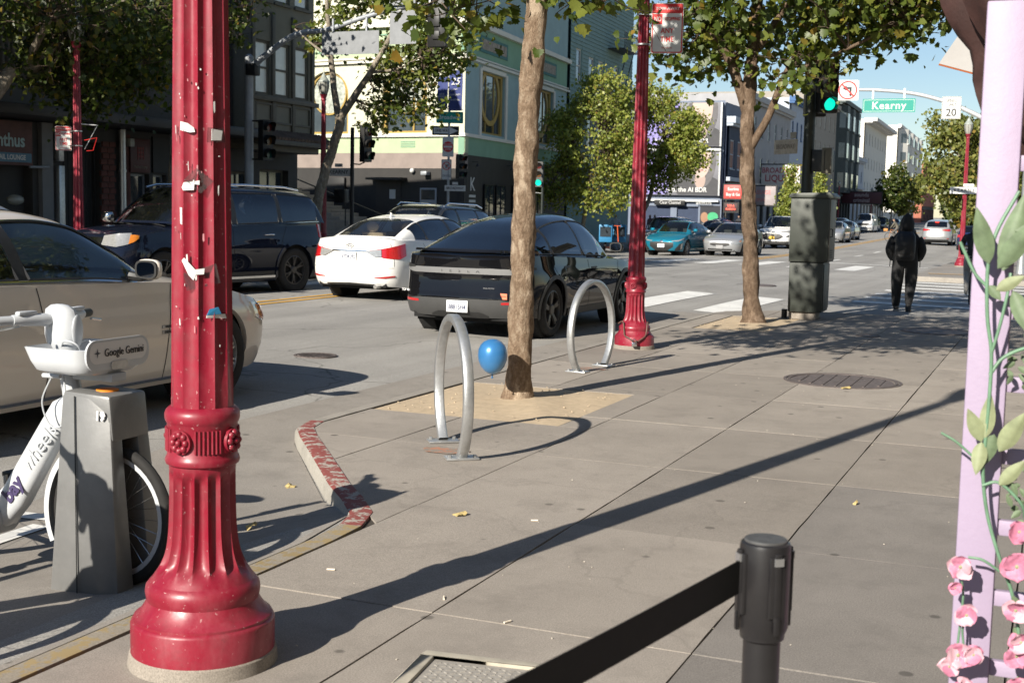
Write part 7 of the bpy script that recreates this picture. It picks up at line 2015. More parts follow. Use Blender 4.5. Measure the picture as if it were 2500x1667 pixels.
mb = MB()                          # painted mural patch (plain abstract shapes)
mb.bb(5.75, 7.3, -.03, -.01, .1, 2.0+zz5); mu = mb.build('mural_field', mat('mural black', (.02, .022, .03), .7), b5, smooth=0)
for (cx, cz, rx, rz_, c) in ((6.75, 1.5, .42, .36, (.05, .35, .16)), (6.7, .95, .4, .22, (.5, .5, .5)), (6.1, 1.45, .3, .4, (.30, .17, .10)), (6.15, .8, .35, .25, (.12, .13, .15)), (6.8, .4, .3, .15, (.4, .4, .42))):
    mb = MB(); mb.add([(cx+rx*math.cos(t), -.035-.002*rx, cz+rz_*math.sin(t)) for t in np.linspace(0, 2*PI, 19)[:-1]], [tuple(range(18))]); mb.build('mural_shape', mat('mural %d' % int(cx*100+cz*10), c, .7), mu, smooth=0)

# ---- the row along the left side, receding
def rowb(name, label, y0, y1, H, m, trim, floors, bays, depth=14, gz=4.2, wm=M_pane, ww=1.0, wh=1.7, bay_out=0., shop=None, glow=None, corn=.5):
    xa, xb = -20.3-.036*y0, -20.3-.036*y1
    rz = math.atan2(y1-y0, xb-xa); L = math.hypot(y1-y0, xb-xa)
    T = thing(name, label, 'building', (xa, y0, zs(y0)), rz)
    H = H-zs(y0)
    fh = (H-gz-.6)/floors; opens = []
    for f in range(floors):
        for b in range(bays):
            cx = L*(b+.5)/bays; opens.append((cx-ww/2, cx+ww/2, gz+f*fh+fh*.2, gz+f*fh+fh*.2+min(wh, fh*.62)))
    mb = MB(); wall_open(mb, 0, L, gz, H, opens, .14); mb.build('wall', m, T, smooth=0)
    shellbox(T, L, H-.02, depth, m, -1, .2)
    so_ = [(L*(k+.08)/max(2, bays), L*(k+.92)/max(2, bays), .25, gz-1.0) for k in range(max(2, bays))]
    mb = MB(); wall_open(mb, 0, L, -1, gz, so_, .3); mb.build('shop_wall', shop or M_b1, T, smooth=0)
    w0 = None
    for q in opens:
        if w0 is None: w0 = window(T, *q, trim, wm, .1, 'sash', .09)
        else: wcopy(w0, T, q[0], q[2])
    s0 = None
    for q in so_:
        if s0 is None: s0 = window(T, *q, M_blackm, M_pane, .25, 'v', .07, False); s0.name = 'shop_window'
        else: wcopy(s0, T, q[0], q[2])
    mb = MB(); mb.bb(-.1, L+.1, -corn, .2, H-.35, H+.15); mb.bb(-.05, L+.05, -corn*.6, .2, H-.55, H-.35); mb.build('cornice', trim, T, smooth=0)
    mb = MB(); mb.bb(0, L, -.2, .1, gz-.15, gz+.15); mb.build('string_course', trim, T, smooth=0)
    if bay_out:
        for b in range(bays//2):
            c0 = L*(b*2+1)/bays; w2 = L/bays*.75
            mb = MB(); mb.prism([(c0-w2, 0), (c0-w2*.55, -bay_out), (c0+w2*.55, -bay_out), (c0+w2, 0)], gz+.3, H-.6); bo = mb.build('bay', m, T, smooth=0)
            for f in range(floors):
                z = gz+f*fh+fh*.25
                mb = MB(); mb.bb(c0-w2*.4, c0+w2*.4, -bay_out-.02, -bay_out+.01, z, z+fh*.5); mb.build('bay_window', M_palepane if (f+b) % 3 == 0 else M_paneb, bo, smooth=0)
                for sg in (-1, 1):
                    mb = MB(); a = Vector((c0+sg*w2*.64, -bay_out*.82-.015)); b_ = Vector((c0+sg*w2*.90, -bay_out*.22-.015))
                    mb.add([(a.x, a.y, z), (b_.x, b_.y, z), (b_.x, b_.y, z+fh*.5), (a.x, a.y, z+fh*.5)], [(0, 1, 2, 3) if sg == 1 else (3, 2, 1, 0)]); mb.build('bay_window', M_paneb, bo, smooth=0)
                mb = MB(); mb.bb(c0-w2*.6, c0+w2*.6, -bay_out-.12, -.0, z-.28, z-.12); mb.build('bay_band', trim, bo, smooth=0)
    return T, L, H
rowb('navy_house', 'narrow navy fronted house right of the billboards', 97.3, 103, 8.6, mat('navy stucco', (.03, .045, .085), .8), mat('pale blue trim', (.40, .45, .52), .7), 1, 2, wm=mat('brown blind', (.20, .07, .05), .6), wh=2.2, ww=1.6, gz=4.4)
rowb('stone_block', 'grey stone block with carved window heads past the navy house', 103, 126, 11.0, mat('grey stone', (.33, .33, .34), .85, 0, .1, 1), mat('grey stone trim', (.42, .42, .42), .8), 2, 7, wm=M_paneb)
rowb('blue_house', 'white house striped with blue trim beyond the stone block', 126, 137, 12.6, mat('pale blue paint', (.42, .47, .55), .8), mat('blue trim paint', (.05, .12, .27), .7), 2, 4)
tb, Lb, Hb = rowb('tan_block', 'tall tan grey block above the cabinet, half in sun', 137, 160, 14.2, mat('tan grey stucco', (.30, .27, .23), .85), mat('tan trim', (.34, .31, .27), .8), 3, 6, wm=M_palepane)
rowb('bay_house', 'dark green house with ornate bay windows beside the white corner building', 160, 178, 15.2, mat('dark green paint', (.045, .06, .06), .7), mat('dark green trim', (.07, .09, .09), .7), 3, 6, bay_out=1.1, corn=1.0)
rowb('low_shop', 'low white shop building, tinted blue for its shade, before the white corner building', 178, 193, 9.2, mat('white paint with blue shade', (.50, .53, .58), .85), mat('white paint with blue shade', (.50, .53, .58)), 1, 3, gz=5.5, ww=1.4, shop=mat('beige shopfront', (.32, .27, .22), .8))  # white walls; the blue of their shade is put into the colour
rowb('white_block', 'white four storey corner building with an overhanging cornice', 193, 227, 15.2, mat('white stucco', (.70, .68, .62), .85, 0, .04, .5), mat('white trim', (.66, .64, .60), .8), 3, 8, corn=1.6, shop=mat('beige shopfront', (.32, .27, .22)))
rowb('far_white_block', 'farther tall white building with a round corner bay', 250, 300, 18.0, mat('white stucco', (.70, .68, .62)), mat('white trim', (.66, .64, .60)), 4, 8, bay_out=1.5, shop=mat('white stucco', (.70, .68, .62)))
rowb('brick_block', 'distant red brick building at the end of the street', 330, 380, 14, mat('red brick far', (.36, .13, .085), .9), mat('red brick far', (.36, .13, .085)), 3, 8)
# shop signs along the row
def shopsign(y, z, w, h, out, face, label, lines, ink, bgm, bold=.01):
    x = -20.3-.036*y
    T = thing('shop_sign', label, 'sign', (x, y, z))
    mb = MB(); mb.bb(.1, w, -.12, .12, -h/2, h/2); mb.build('board', bgm, T, bevel=.02); mb = MB(); mb.bb(.02, w+.1, -.10, .10, -h/2-.1, h/2+.1); mb.build('frame', M_blackm, T, smooth=0)
    for k, (s_, sz, dz) in enumerate(lines): text(T, s_, sz, (w/2+.05, -.13, dz), ink[k % len(ink)], bold=bold, sx=.9)
    return T
M_dkred = mat('crimson letter', (.36, .03, .05), .6); M_dkblue = mat('navy letter', (.04, .05, .12), .6)
shopsign(95.9, 3.05, 1.5, 1.0, 0, None, 'small red lit sign on the navy house', [('Escrima', .3, .2), ('Buy & Go', .3, -.2)], [M_signw], mat('red sign panel', (.65, .06, .05), .5, emis=.3))
shopsign(96.2, 1.9, 1.1, .6, 0, None, 'lower red lit sign under the first one', [('2 36 A', .22, .12), ('BURRITO', .2, -.14)], [mat('bright red ink', (.8, .1, .06), .5, emis=.5)], mat('dark board', (.05, .02, .02), .6))
shopsign(111, 4.4, 3.4, 2.4, 0, None, 'large BROADWAY shop sign beside the distant lamp post', [('BROADWAY', .62, .72), ('LIQUOR', .80, 0.05), ('BOOZE-N-SMOKE', .40, -.8)], [M_dkred, M_dkred, M_dkblue], mat('white sign panel', (.60, .58, .55), .6))
shopsign(104, 2.9, 2.6, 1.5, 0, None, 'faded pink sign under the stone block', [('MASSAGE', .45, .25), ('OPEN', .35, -.35)], [mat('pink ink', (.5, .2, .2), .6)], mat('faded grey panel', (.34, .30, .30), .7))
shopsign(168, 3.6, 5.0, 1.4, 0, None, 'red and black awning sign beyond the cabinet', [('sounds', .7, .35), ('criminal', .7, -.35)], [mat('grey ink', (.35, .3, .3), .6)], mat('black red panel', (.06, .015, .02), .6))
# blue bins and a pale kiosk on the left pavement
for x, y, l in ((-19.9+ax(86), 86, 'blue street bin beside the distant lamp post'),):
    T = thing('street_bin', l, 'bin', (x, y, zs(y))); mb = MB(); mb.lathe([(.50, 0), (.58, 1.1), (.62, 1.15), (.62, 1.25)], 12); mb.build('body', mat('bin blue', (.02, .12, .26), .5), T); mb = MB(); mb.lathe([(.62, 1.25), (.5, 1.4), (.1, 1.5)], 12); mb.build('lid', mat('bin blue', (.02, .12, .26)), T)
# share scooters / bikes leaning by the far crossing
for k, (x, y) in enumerate(((-19.3, 56.2), (-19.1, 57.6))):
    T = thing('news_rack', ('blue news rack left of the second lamp post' if k == 0 else 'darker blue news rack just behind the first one'), 'news rack', (x, y, zs(y)), R_(15)); mb = MB(); mb.bb(-.3, .3, -.25, .25, .35, 1.15); mb.build('box', mat('bin blue lit', (.03, .20, .40), .5), T, bevel=.03); mb = MB(); mb.bb(-.25, .25, -.27, -.25, .6, 1.05); mb.build('window', M_pane, T, smooth=0)  # rack blue is a lit copy of the bin blue, brightness put in
    mb = MB(); mb.cyl((0, 0, .17), .06, .35, 10); mb.build('leg', M_blackm, T); mb = MB(); mb.bb(-.3, .3, -.25, .25, 0, .04); mb.build('base', M_blackm, T)
T = thing('kick_scooter', 'orange kick scooter standing by the blue news racks', 'scooter', (-18.75, 55.6, zs(55)), R_(60))
mb = MB(); mb.bb(-.45, .35, -.07, .07, .10, .16); mb.build('deck', mat('scooter orange', (.55, .10, .03), .5), T, bevel=.02); mb = MB(); mb.tube([(.35, 0, .15), (.25, 0, 1.1)], .025, 8); mb.tube([(.25, -.22, 1.1), (.25, .22, 1.1)], .015, 8); mb.build('steering', mat('scooter orange', (.55, .10, .03)), T)
for x in (-.48, .4): mb = MB(); mb.cyl((x, 0, .1), .1, .05, 16, 'y'); mb.build('wheel', M_tyre, T)

# ---- building on the photographer's side (out of frame; mirrored in the car flanks)
b9 = thing('near_building', 'beige building on the near pavement, seen mirrored in the black crossover windows', 'building', (2.6, 21.8, 0), -PI/2)
M_bge = mat('beige stucco', (.42, .36, .27), .85, 0, .08, 1)
ops = [(k*2.9+1.0, k*2.9+2.1, 5.0, 7.2) for k in range(11)]; sh = [(k*4.2+.6, k*4.2+3.8, .4, 3.0) for k in range(8)]
mb = MB(); wall_open(mb, 0, 34, -.2, 9.0, ops+sh, .2); mb.build('wall', M_bge, b9, smooth=0); shellbox(b9, 34, 8.9, 10, M_bge)
w0 = None
for q in ops: 
    if w0 is None: w0 = window(b9, *q, M_trimw, M_pane, .15, 'sash', .12)
    else: wcopy(w0, b9, q[0], q[2])
s0 = None
for q in sh:
    if s0 is None: s0 = window(b9, *q, M_blackm, M_pane, .15, 'v3', .1)
    else: wcopy(s0, b9, q[0], q[2])
mb = MB(); mb.bb(0, 34, -.6, .2, 8.7, 9.2); mb.bb(0, 34, -.35, .2, 8.4, 8.7); mb.build('cornice', M_trimw, b9, smooth=0)
from mathutils import noise as mnoise

# ================================================================ TREES
M_leafN = leaf_mat('plane leaf', (.05, .08, .014), (.11, .15, .025), (.22, .24, .045))
M_leafD = leaf_mat('shaded plane leaf', (.03, .05, .010), (.065, .095, .018), (.15, .17, .035))  # darker copy of the plane leaf, shade put into its colours
M_leafB = leaf_mat('bright plane leaf', (.17, .215, .04), (.27, .32, .062), (.43, .43, .11))
M_leafF = leaf_mat('far leaf', (.10, .125, .03), (.19, .215, .05), (.32, .31, .09))
M_bark1 = bark_mat('tan bark', (.12, .075, .046), (.28, .20, .135), (.50, .40, .295))
M_bark2 = bark_mat('pale bark', (.12, .095, .07), (.27, .23, .175), (.44, .39, .31))
M_bark3 = bark_mat('shaded brown bark', (.085, .055, .038), (.17, .118, .08), (.27, .20, .145))  # forked tree: darkened, the near crown's shade is put into this bark colour
M_twig = mat('twig bark', (.085, .06, .042), .9, 0, .3, 20)
def leaf_template(kind):
    if kind == 'maple':
        o = [(0, 0), (.30, .02), (.50, .10), (.40, .28), (.56, .42), (.34, .52), (.30, .70), (.14, .70), (0, 1.0)]
        pts = o+[(-x, y) for x, y in o[-2:0:-1]]
        V = [(0, .38, .0)]+[(x, y, .10*abs(x)+.05*math.sin(y*3)) for x, y in pts]
        n = len(pts); F = [(0, 1+i, 1+(i+1) % n) for i in range(n)]
    else:
        V = [(0, 0, 0), (.42, .40, .09), (0, 1, -.05), (-.42, .40, .09)]; F = [(0, 1, 2), (0, 2, 3)]
    return np.array(V, float), np.array(F, int)
LT = {k: leaf_template(k) for k in ('maple', 'quad')}
def leaves_obj(name, C, S, kind, m, parent, rg, upb=.55):
    V, F = LT[kind]; n = len(C)
    # leaf axis droops outward/down, normal biased up
    d = rg.normal(size=(n, 3)); d[:, 2] -= .7; d /= np.linalg.norm(d, axis=1)[:, None]
    nr = rg.normal(size=(n, 3)); nr[:, 2] += upb*1.2; nr[:, 1] -= .9; nr -= d*np.sum(nr*d, axis=1)[:, None]; nr /= np.linalg.norm(nr, axis=1)[:, None]
    sx = np.cross(d, nr)
    W_ = C[:, None, :]+S[:, None, None]*(V[None, :, 0:1]*sx[:, None, :]+V[None, :, 1:2]*d[:, None, :]+V[None, :, 2:3]*nr[:, None, :])
    verts = W_.reshape(-1, 3); k = len(V)
    faces = (F[None, :, :]+(np.arange(n)*k)[:, None, None]).reshape(-1)
    me = bpy.data.meshes.new(name); nf = n*len(F)
    me.vertices.add(len(verts)); me.vertices.foreach_set('co', verts.astype(np.float32).ravel())
    me.loops.add(nf*3); me.loops.foreach_set('vertex_index', faces.astype(np.int32))
    me.polygons.add(nf); me.polygons.foreach_set('loop_start', np.arange(0, nf*3, 3, dtype=np.int32)); me.polygons.foreach_set('loop_total', np.full(nf, 3, dtype=np.int32))
    me.update(calc_edges=True); me.materials.append(m)
    o = bpy.data.objects.new(name, me); COL.objects.link(o); o.parent = parent
    return o
def bough(mb, p, q, r0, r1, rg, n=7, wob=.08, nseg=8):
    p, q = Vector(p), Vector(q); L = (q-p).length; pts = []
    for i in range(n+1):
        t = i/n; w_ = wob*L*math.sin(PI*t)
        pts.append(p.lerp(q, t)+Vector((rg.normal()*w_*.5, rg.normal()*w_*.5, rg.normal()*w_*.4)))
    mb.tube(pts, [r0+(r1-r0)*i/n for i in range(n+1)], nseg); return pts
def tree(name, label, base, trunk, limbs, lobes, leaf, kind, m, bark, seed, twig=True, spread=.30, group=None, upb=.55, rough=True):
    """trunk: [(pos, r)...]; limbs: list of [(pos, r)...] ; lobes: (centre, radii, clusters, leaves per cluster); all relative to base"""
    rg = np.random.default_rng(seed)
    T = thing(name, label, 'tree', base, 0, group)
    def tb(nm, pr, n=20):
        q_ = 8 if n < 20 or not rough else 26
        pts = cr([p for p, r in pr], q_); rs = [float(np.interp(i/q_, range(len(pr)), [r for p, r in pr])) for i in range(len(pts))]
        if rough and n >= 20: n = 56
        mb = MB(); mb.tube(pts, rs, n)
        if rough and n == 56:          # flaky, lumpy bark
            v = []
            for i, p in enumerate(mb.v):
                c = pts[min(i//n, len(pts)-1)]; d = Vector(p)-c; r0 = d.length or 1
                a = mnoise.noise(Vector((d.x/r0*2.2, d.y/r0*2.2, p[2]*5)))*.004+mnoise.noise(Vector((d.x/r0*7, d.y/r0*7, p[2]*16)))*.005+mnoise.noise(Vector((d.x/r0*16, d.y/r0*16, p[2]*38)))*.003
                v.append(tuple(c+d*((r0+a)/r0)))
            mb.v = v
        if rough:
            v = []
            for p in mb.v:
                q = .010*math.sin(p[2]*9+math.atan2(p[1], p[0])*3)+.006*math.sin(p[2]*23+p[0]*60)
                v.append((p[0]*(1)+q*rs[0]*4, p[1]+q*rs[0]*3, p[2]))
            mb.v = v
        return mb.build(nm, bark, T, smooth=70)
    tb('trunk', trunk, 28)
    ends = []
    for lb in limbs:
        tb('limb', lb, 12); ends += [Vector(p) for p, r in lb[1:]]
    if not ends: ends = [Vector(trunk[-1][0])]
    Cs, Ss = [], []; tw = MB()
    for (c, r, nc, nl) in lobes:
        c = np.array(c); r = np.array(r)
        d = rg.normal(size=(nc, 3)); d /= np.linalg.norm(d, axis=1)[:, None]
        cc = c+d*r*(rg.uniform(.25, 1.0, size=(nc, 1))**.45)
        for q in cc:
            k = max(2, int(nl*rg.uniform(.5, 1.5)))
            off_ = rg.normal(size=(k, 3))*spread*rg.uniform(.6, 1.2)*np.array([1, 1, .7])
            Cs.append(q+off_); Ss.append(leaf*rg.uniform(.45, 1.3, size=k))
            if twig:
                e = min(ends, key=lambda v: (v-Vector(q)).length)
                if rg.uniform() < .6: bough(tw, e, q, .018, .005, rg, 5, .10, 5)
                for z_ in range(2):
                    bough(tw, q, q+off_[rg.integers(k)], .006, .003, rg, 2, .1, 4)
    if twig: tw.build('twigs', M_twig, T, smooth=70)
    leaves_obj('crown', np.vstack(Cs), np.concatenate(Ss), kind, m, T, rg, upb)
    return T
V3 = lambda *a: tuple(a)
# near tree with the balloon
tree('plane_tree', 'near plane tree in the tan pit, blue balloon by its trunk', (-4.28, 10.28, -.02),
     [((-.02, 0, -.05), .16), ((-.02, 0, .08), .125), ((-.01, 0, .3), .108), ((.0, .0, 1.2), .100), ((.01, 0, 2.1), .095), ((.05, .02, 3.0), .092), ((.11, .05, 3.9), .09), ((.15, .08, 4.5), .088)],
     [[((.14, .06, 4.1), .06), ((-.6, .0, 4.7), .045), ((-1.4, -.2, 5.3), .03)], [((.15, .08, 4.4), .07), ((.7, .4, 5.3), .05), ((1.5, .5, 6.1), .03)], [((.15, .08, 4.4), .07), ((.0, .8, 5.6), .05), ((-.3, 1.5, 6.6), .03)], [((.13, .05, 3.8), .05), ((.8, -.5, 4.3), .035), ((1.5, -.6, 4.6), .02)]],
     [((.2, .2, 5.9), (2.0, 1.9, 1.7), 190, 28), ((-1.0, .0, 3.95), (.75, .7, .45), 34, 26), ((1.15, .1, 4.3), (.95, .6, .40), 44, 26), ((.3, -.5, 4.3), (.8, .5, .3), 16, 18), ((-.55, -.1, 3.55), (.45, .5, .30), 17, 15), ((.45, .1, 3.6), (.40, .4, .26), 16, 14)], .105, 'maple', M_leafN, M_bark1, 3)
# second tree by the cabinet
tree('plane_tree', 'forked plane tree in the second pit beside the utility cabinet', (-4.25, 19.15, -.02),
     [((.04, 0, -.05), .22), ((.03, 0, .10), .16), ((.0, 0, .35), .125), ((-.05, 0, 1.2), .108), ((-.12, 0, 2.0), .103), ((-.15, 0, 2.5), .106), ((-.16, 0, 3.2), .095), ((-.14, .05, 4.1), .09), ((-.1, .1, 4.9), .08)],
     [[((-.15, 0, 2.55), .065), ((.15, .0, 3.1), .055), ((.40, .0, 3.75), .05), ((.8, .1, 4.4), .05), ((1.5, .3, 5.1), .03)], [((-.16, 0, 3.1), .085), ((-.45, -.05, 3.9), .075), ((-.8, -.1, 4.4), .08), ((-1.1, -.1, 4.9), .07), ((-1.7, 0, 5.8), .04)],
      [((.55, 0, 3.75), .035), ((1.3, -.3, 4.0), .025), ((2.1, -.4, 4.35), .015), ((2.7, -.4, 4.45), .008)], [((-.05, .05, 4.1), .06), ((.5, .3, 5.0), .05), ((1.2, .4, 5.8), .03)], [((-.1, .1, 4.7), .06), ((-.2, .3, 5.6), .04), ((0, .2, 6.6), .02)]],
     [((.2, .1, 5.5), (2.5, 2.2, 1.7), 220, 26), ((1.5, -.1, 4.55), (1.4, .8, .5), 80, 18), ((-.9, 0, 4.25), (.9, .8, .5), 44, 20), ((.6, -.3, 3.7), (.4, .35, .3), 14, 11), ((2.2, -.4, 4.75), (.8, .5, .3), 22, 12)], .122, 'maple', M_leafN, M_bark3, 11, spread=.26)
# left pavement trees
tree('plane_tree', 'dark leafy tree hanging over the theatre front at the top left', (-18.1, 20.6, zs(20)),
     [((-.9, -3.0, 0), .16), ((-.8, -2.8, 2), .14), ((-.3, -1.6, 4.0), .12)], [[((-.3, -1.2, 4.), .09), ((.4, -.6, 4.9), .07), ((1.0, .3, 5.6), .04)], [((-.3, -1.2, 4.), .09), ((-.2, .3, 4.8), .06), ((-.1, 1.6, 5.2), .03)], [((-.3, -1.2, 4.2), .08), ((.6, -1.6, 4.9), .06)]],
     [((.2, .0, 6.0), (2.6, 2.8, 1.9), 150, 24), ((.1, .4, 4.55), (1.5, 1.6, .75), 74, 22), ((-.1, 1.5, 4.3), (.9, 1.0, .8), 44, 20), ((.7, -1.0, 4.9), (1.2, 1.2, .7), 44, 20), ((-.5, .5, 4.05), (.8, 1.2, .85), 62, 20), ((.0, -.7, 4.2), (1.0, .9, .6), 40, 20)], .125, 'maple', M_leafD, M_bark2, 5)
tree('plane_tree', 'leafy tree above the mast arm pole left of the bay windows', (-19.4, 25.2, zs(26)),
     [((-.3, .0, 0), .14), ((-.2, .1, 2), .12), ((-.1, .2, 4.4), .10)], [[((-.1, .2, 4.4), .08), ((.5, .8, 5.3), .05), ((1.0, 1.5, 6), .03)], [((-.1, .2, 4.4), .08), ((-.4, -.6, 5.4), .05)], [((-.1, .2, 4.4), .07), ((-.2, 1.2, 5.4), .04)]],
     [((.1, .0, 6.6), (1.9, 2.0, 1.5), 120, 24), ((-.1, 1.3, 5.8), (.7, 1.0, .5), 34, 20), ((-.1, -1.0, 5.8), (1.0, 1.0, .6), 36, 20)], .12, 'maple', M_leafD, M_bark2, 6)
tree('plane_tree', 'leaning pale trunked tree in front of the cream corner building', (-18.72, 30.2, zs(30)),
     [((.0, 0, 0), .17), ((.02, 0, .6), .15), ((.10, 0, 1.6), .135), ((.34, 0, 2.5), .13), ((.72, 0, 3.55), .125), ((.82, 0, 3.95), .12)],
     [[((.76, 0, 3.9), .10), ((.62, 0, 4.55), .085), ((.50, 0, 5.5), .075), ((.35, .1, 6.4), .06), ((.2, .2, 7.4), .04)], [((.78, 0, 3.9), .11), ((1.2, .0, 4.45), .095), ((1.62, 0, 5.0), .08), ((2.25, .0, 5.95), .06), ((2.7, .1, 6.9), .04)], [((.50, 0, 5.5), .045), ((-.2, .2, 5.9), .03), ((-.9, .3, 6.4), .02)], [((1.7, 0, 5.1), .045), ((2.4, .2, 5.2), .03), ((3.1, .2, 5.5), .02)]],
     [((1.4, 1.4, 7.9), (2.4, 1.2, 1.3), 100, 24), ((2.4, .6, 5.3), (1.0, .7, .9), 76, 20), ((3.5, .8, 5.8), (.9, .7, .7), 56, 20), ((2.0, .2, 4.3), (.42, .4, .75), 30, 15), ((2.9, .3, 4.25), (.75, .4, .4), 28, 14), ((-.1, .9, 6.4), (.9, .6, .6), 36, 20), ((3.0, 1.0, 6.9), (1.3, .8, .6), 44, 20)], .122, 'maple', M_leafN, M_bark2, 8, spread=.26)
tree('plane_tree', 'leafy tree beyond the left edge whose shade falls on the left lamp post', (-18.2, 14.2, zs(13)),
     [((0, 0, 0), .16), ((.05, 0, 2), .14), ((.1, 0, 4.0), .12)], [[((.1, 0, 4.), .09), ((.8, .6, 5.2), .06)], [((.1, 0, 4.), .09), ((-.6, .3, 5.2), .06)]],
     [((.2, .0, 6.0), (2.6, 2.8, 2.1), 170, 24)], .17, 'maple', M_leafD, M_bark2, 15, twig=False)
# round bright trees on the far left pavement
tree('round_tree', 'bright round tree directly left of the second lamp post', (-20.4, 56, zs(56)),
     [((0, 0, 0), .11), ((.05, 0, 1.0), .10), ((.25, 0, 2.6), .09), ((.3, 0, 3.6), .07)], [[((.3, 0, 3.6), .05), ((.9, 0, 5.2), .03)], [((.3, 0, 3.6), .05), ((-.6, .2, 5.0), .03)]],
     [((.5, 0, 5.2), (2.0, 1.8, 2.3), 160, 28), ((.8, 0, 7.0), (1.3, 1.1, 1.1), 90, 28), ((-1.0, 0, 5.7), (.8, .9, 1.0), 50, 28), ((-1.0, -.2, 3.1), (1.2, 1.0, 1.3), 90, 28), ((.9, -.3, 2.7), (1.5, 1.0, 1.1), 90, 28), ((2.0, 0, 4.3), (.8, .8, 1.6), 60, 28)], .15, 'quad', M_leafB, M_bark2, 21, spread=.24)
tree('round_tree', 'second bright round tree, between the lamp post and the billboards', (-19.9, 64.5, zs(64)),
     [((-.9, 0, 0), .13), ((-.5, 0, 1.2), .12), ((.1, 0, 2.6), .10), ((.3, 0, 3.8), .08)], [[((.3, 0, 3.8), .05), ((.8, 0, 5.4), .03)], [((.3, 0, 3.8), .05), ((-.5, .2, 5.4), .03)]],
     [((.6, 0, 5.7), (2.2, 1.7, 2.1), 170, 28), ((.2, 0, 7.6), (1.6, 1.1, .9), 80, 28), ((-1.2, -.2, 4.6), (1.2, 1.0, 1.8), 90, 28), ((1.7, -.3, 4.6), (1.4, 1.0, 1.1), 90, 28), ((.5, -.2, 3.6), (1.2, .9, .7), 50, 28), ((2.2, 0, 6.2), (.8, .8, .9), 40, 28)], .165, 'quad', M_leafB, M_bark2, 22, spread=.25)
# smaller and farther trees
def simple_tree(label, x, y, H, r, z0, seed, m=M_leafF, cone=False, leaf=.2, name='street_tree', n=90):
    lob = [((0, 0, (z0+H)/2), (r, r, (H-z0)/2), n, 22)]
    if cone: lob = [((0, 0, z0+(H-z0)*f), (r*(1.05-f), r*(1.05-f), (H-z0)*.16), int(n*(.4-.28*f)), 22) for f in (.12, .32, .52, .72, .9)]
    else: lob += [((r*.5, 0, z0+(H-z0)*.75), (r*.6, r*.6, (H-z0)*.3), n//3, 22), ((-r*.5, 0, z0+(H-z0)*.35), (r*.7, r*.6, (H-z0)*.3), n//3, 22)]
    return tree(name, label, (x, y, zs(y)), [((0, 0, 0), .12), ((.05, 0, z0), .1), ((0, 0, (z0+H)/2), .06)], [], lob, leaf, 'quad', m, M_bark2, seed, twig=False, spread=.28, rough=False)
simple_tree('small cone shaped tree just left of the utility cabinet', -19.2, 98.5, 5.2, 1.05, .8, 31, M_leafB, True, .2, 'cone_tree', 130)
simple_tree('small cone shaped tree peeping over the cabinet lid', -18.9, 109.5, 5.6, 1.0, 1.0, 32, M_leafB, True, .22, 'cone_tree', 110)
simple_tree('dark left one of the two small trees behind the hooded man', -20.6, 172, 8.2, 2.0, 2.2, 33, M_leafD, leaf=.4)
simple_tree('brighter right one of the two small trees behind the hooded man', -18.9, 176, 6.8, 2.2, 1.8, 34, leaf=.4)
tree('plane_tree', 'large bushy tree behind the speed limit sign', (-3.4, 63, zs(63)), [((0, 0, 0), .16), ((.0, 0, 2), .14), ((-.3, 0, 3.4), .11)], [[((-.3, 0, 3.4), .07), ((-1.2, 0, 4.6), .04), ((-1.9, 0, 5.3), .02)], [((-.3, 0, 3.4), .07), ((.6, 0, 4.8), .04)]],
     [((-.6, 0, 4.7), (2.3, 2.0, 1.9), 150, 26), ((-1.7, 0, 5.9), (1.0, .9, .9), 44, 24), ((.9, 0, 5.0), (1.8, 1.6, 1.8), 110, 26), ((-1.7, -.2, 3.6), (1.2, 1.0, .9), 56, 24), ((-.4, 0, 2.7), (1.5, 1.2, .8), 60, 24)], .20, 'quad', M_leafF, M_bark2, 41, spread=.26)
for k, (x, y, H, r, z0, l) in enumerate(((-4.3, 88, 6.0, 2.2, 1.0, 'dark bushy tree behind the parked blue car'), (-5.0, 106, 5.2, 2.0, .6, 'low shrubby tree above the roof of the silver minivan'), (-6.0, 132, 7.5, 3.0, 1.0, 'dark tree far right of the silver minivan'), (-3.6, 76, 7.5, 2.6, 2.2, 'tall leafy tree right behind the KEARNY lamp post'), (-8.2, 190, 9.0, 4.0, .6, 'distant dark tree at the end of the avenue'), (-11.0, 230, 10, 4.5, .6, 'farthest tree closing the view down the avenue'))):
    simple_tree(l, x, y, H, r, z0, 50+k, M_leafD if k in (0, 2, 4, 5) else M_leafF, leaf=.26+.0016*y, n=100)
mb = MB()
rg = np.random.default_rng(99); Cs = []
for k in range(1600): Cs.append((rg.uniform(-34, 20), rg.uniform(395, 420), rg.uniform(0, 1)**.7*(9+3*math.sin(k*.37))))
o = leaves_obj('far_tree_line', np.array(Cs), rg.uniform(1.2, 2.2, size=1600), 'quad', M_leafD, None, rg); tag(o, 'mass of far trees closing the end of the avenue', 'trees', kind='stuff')

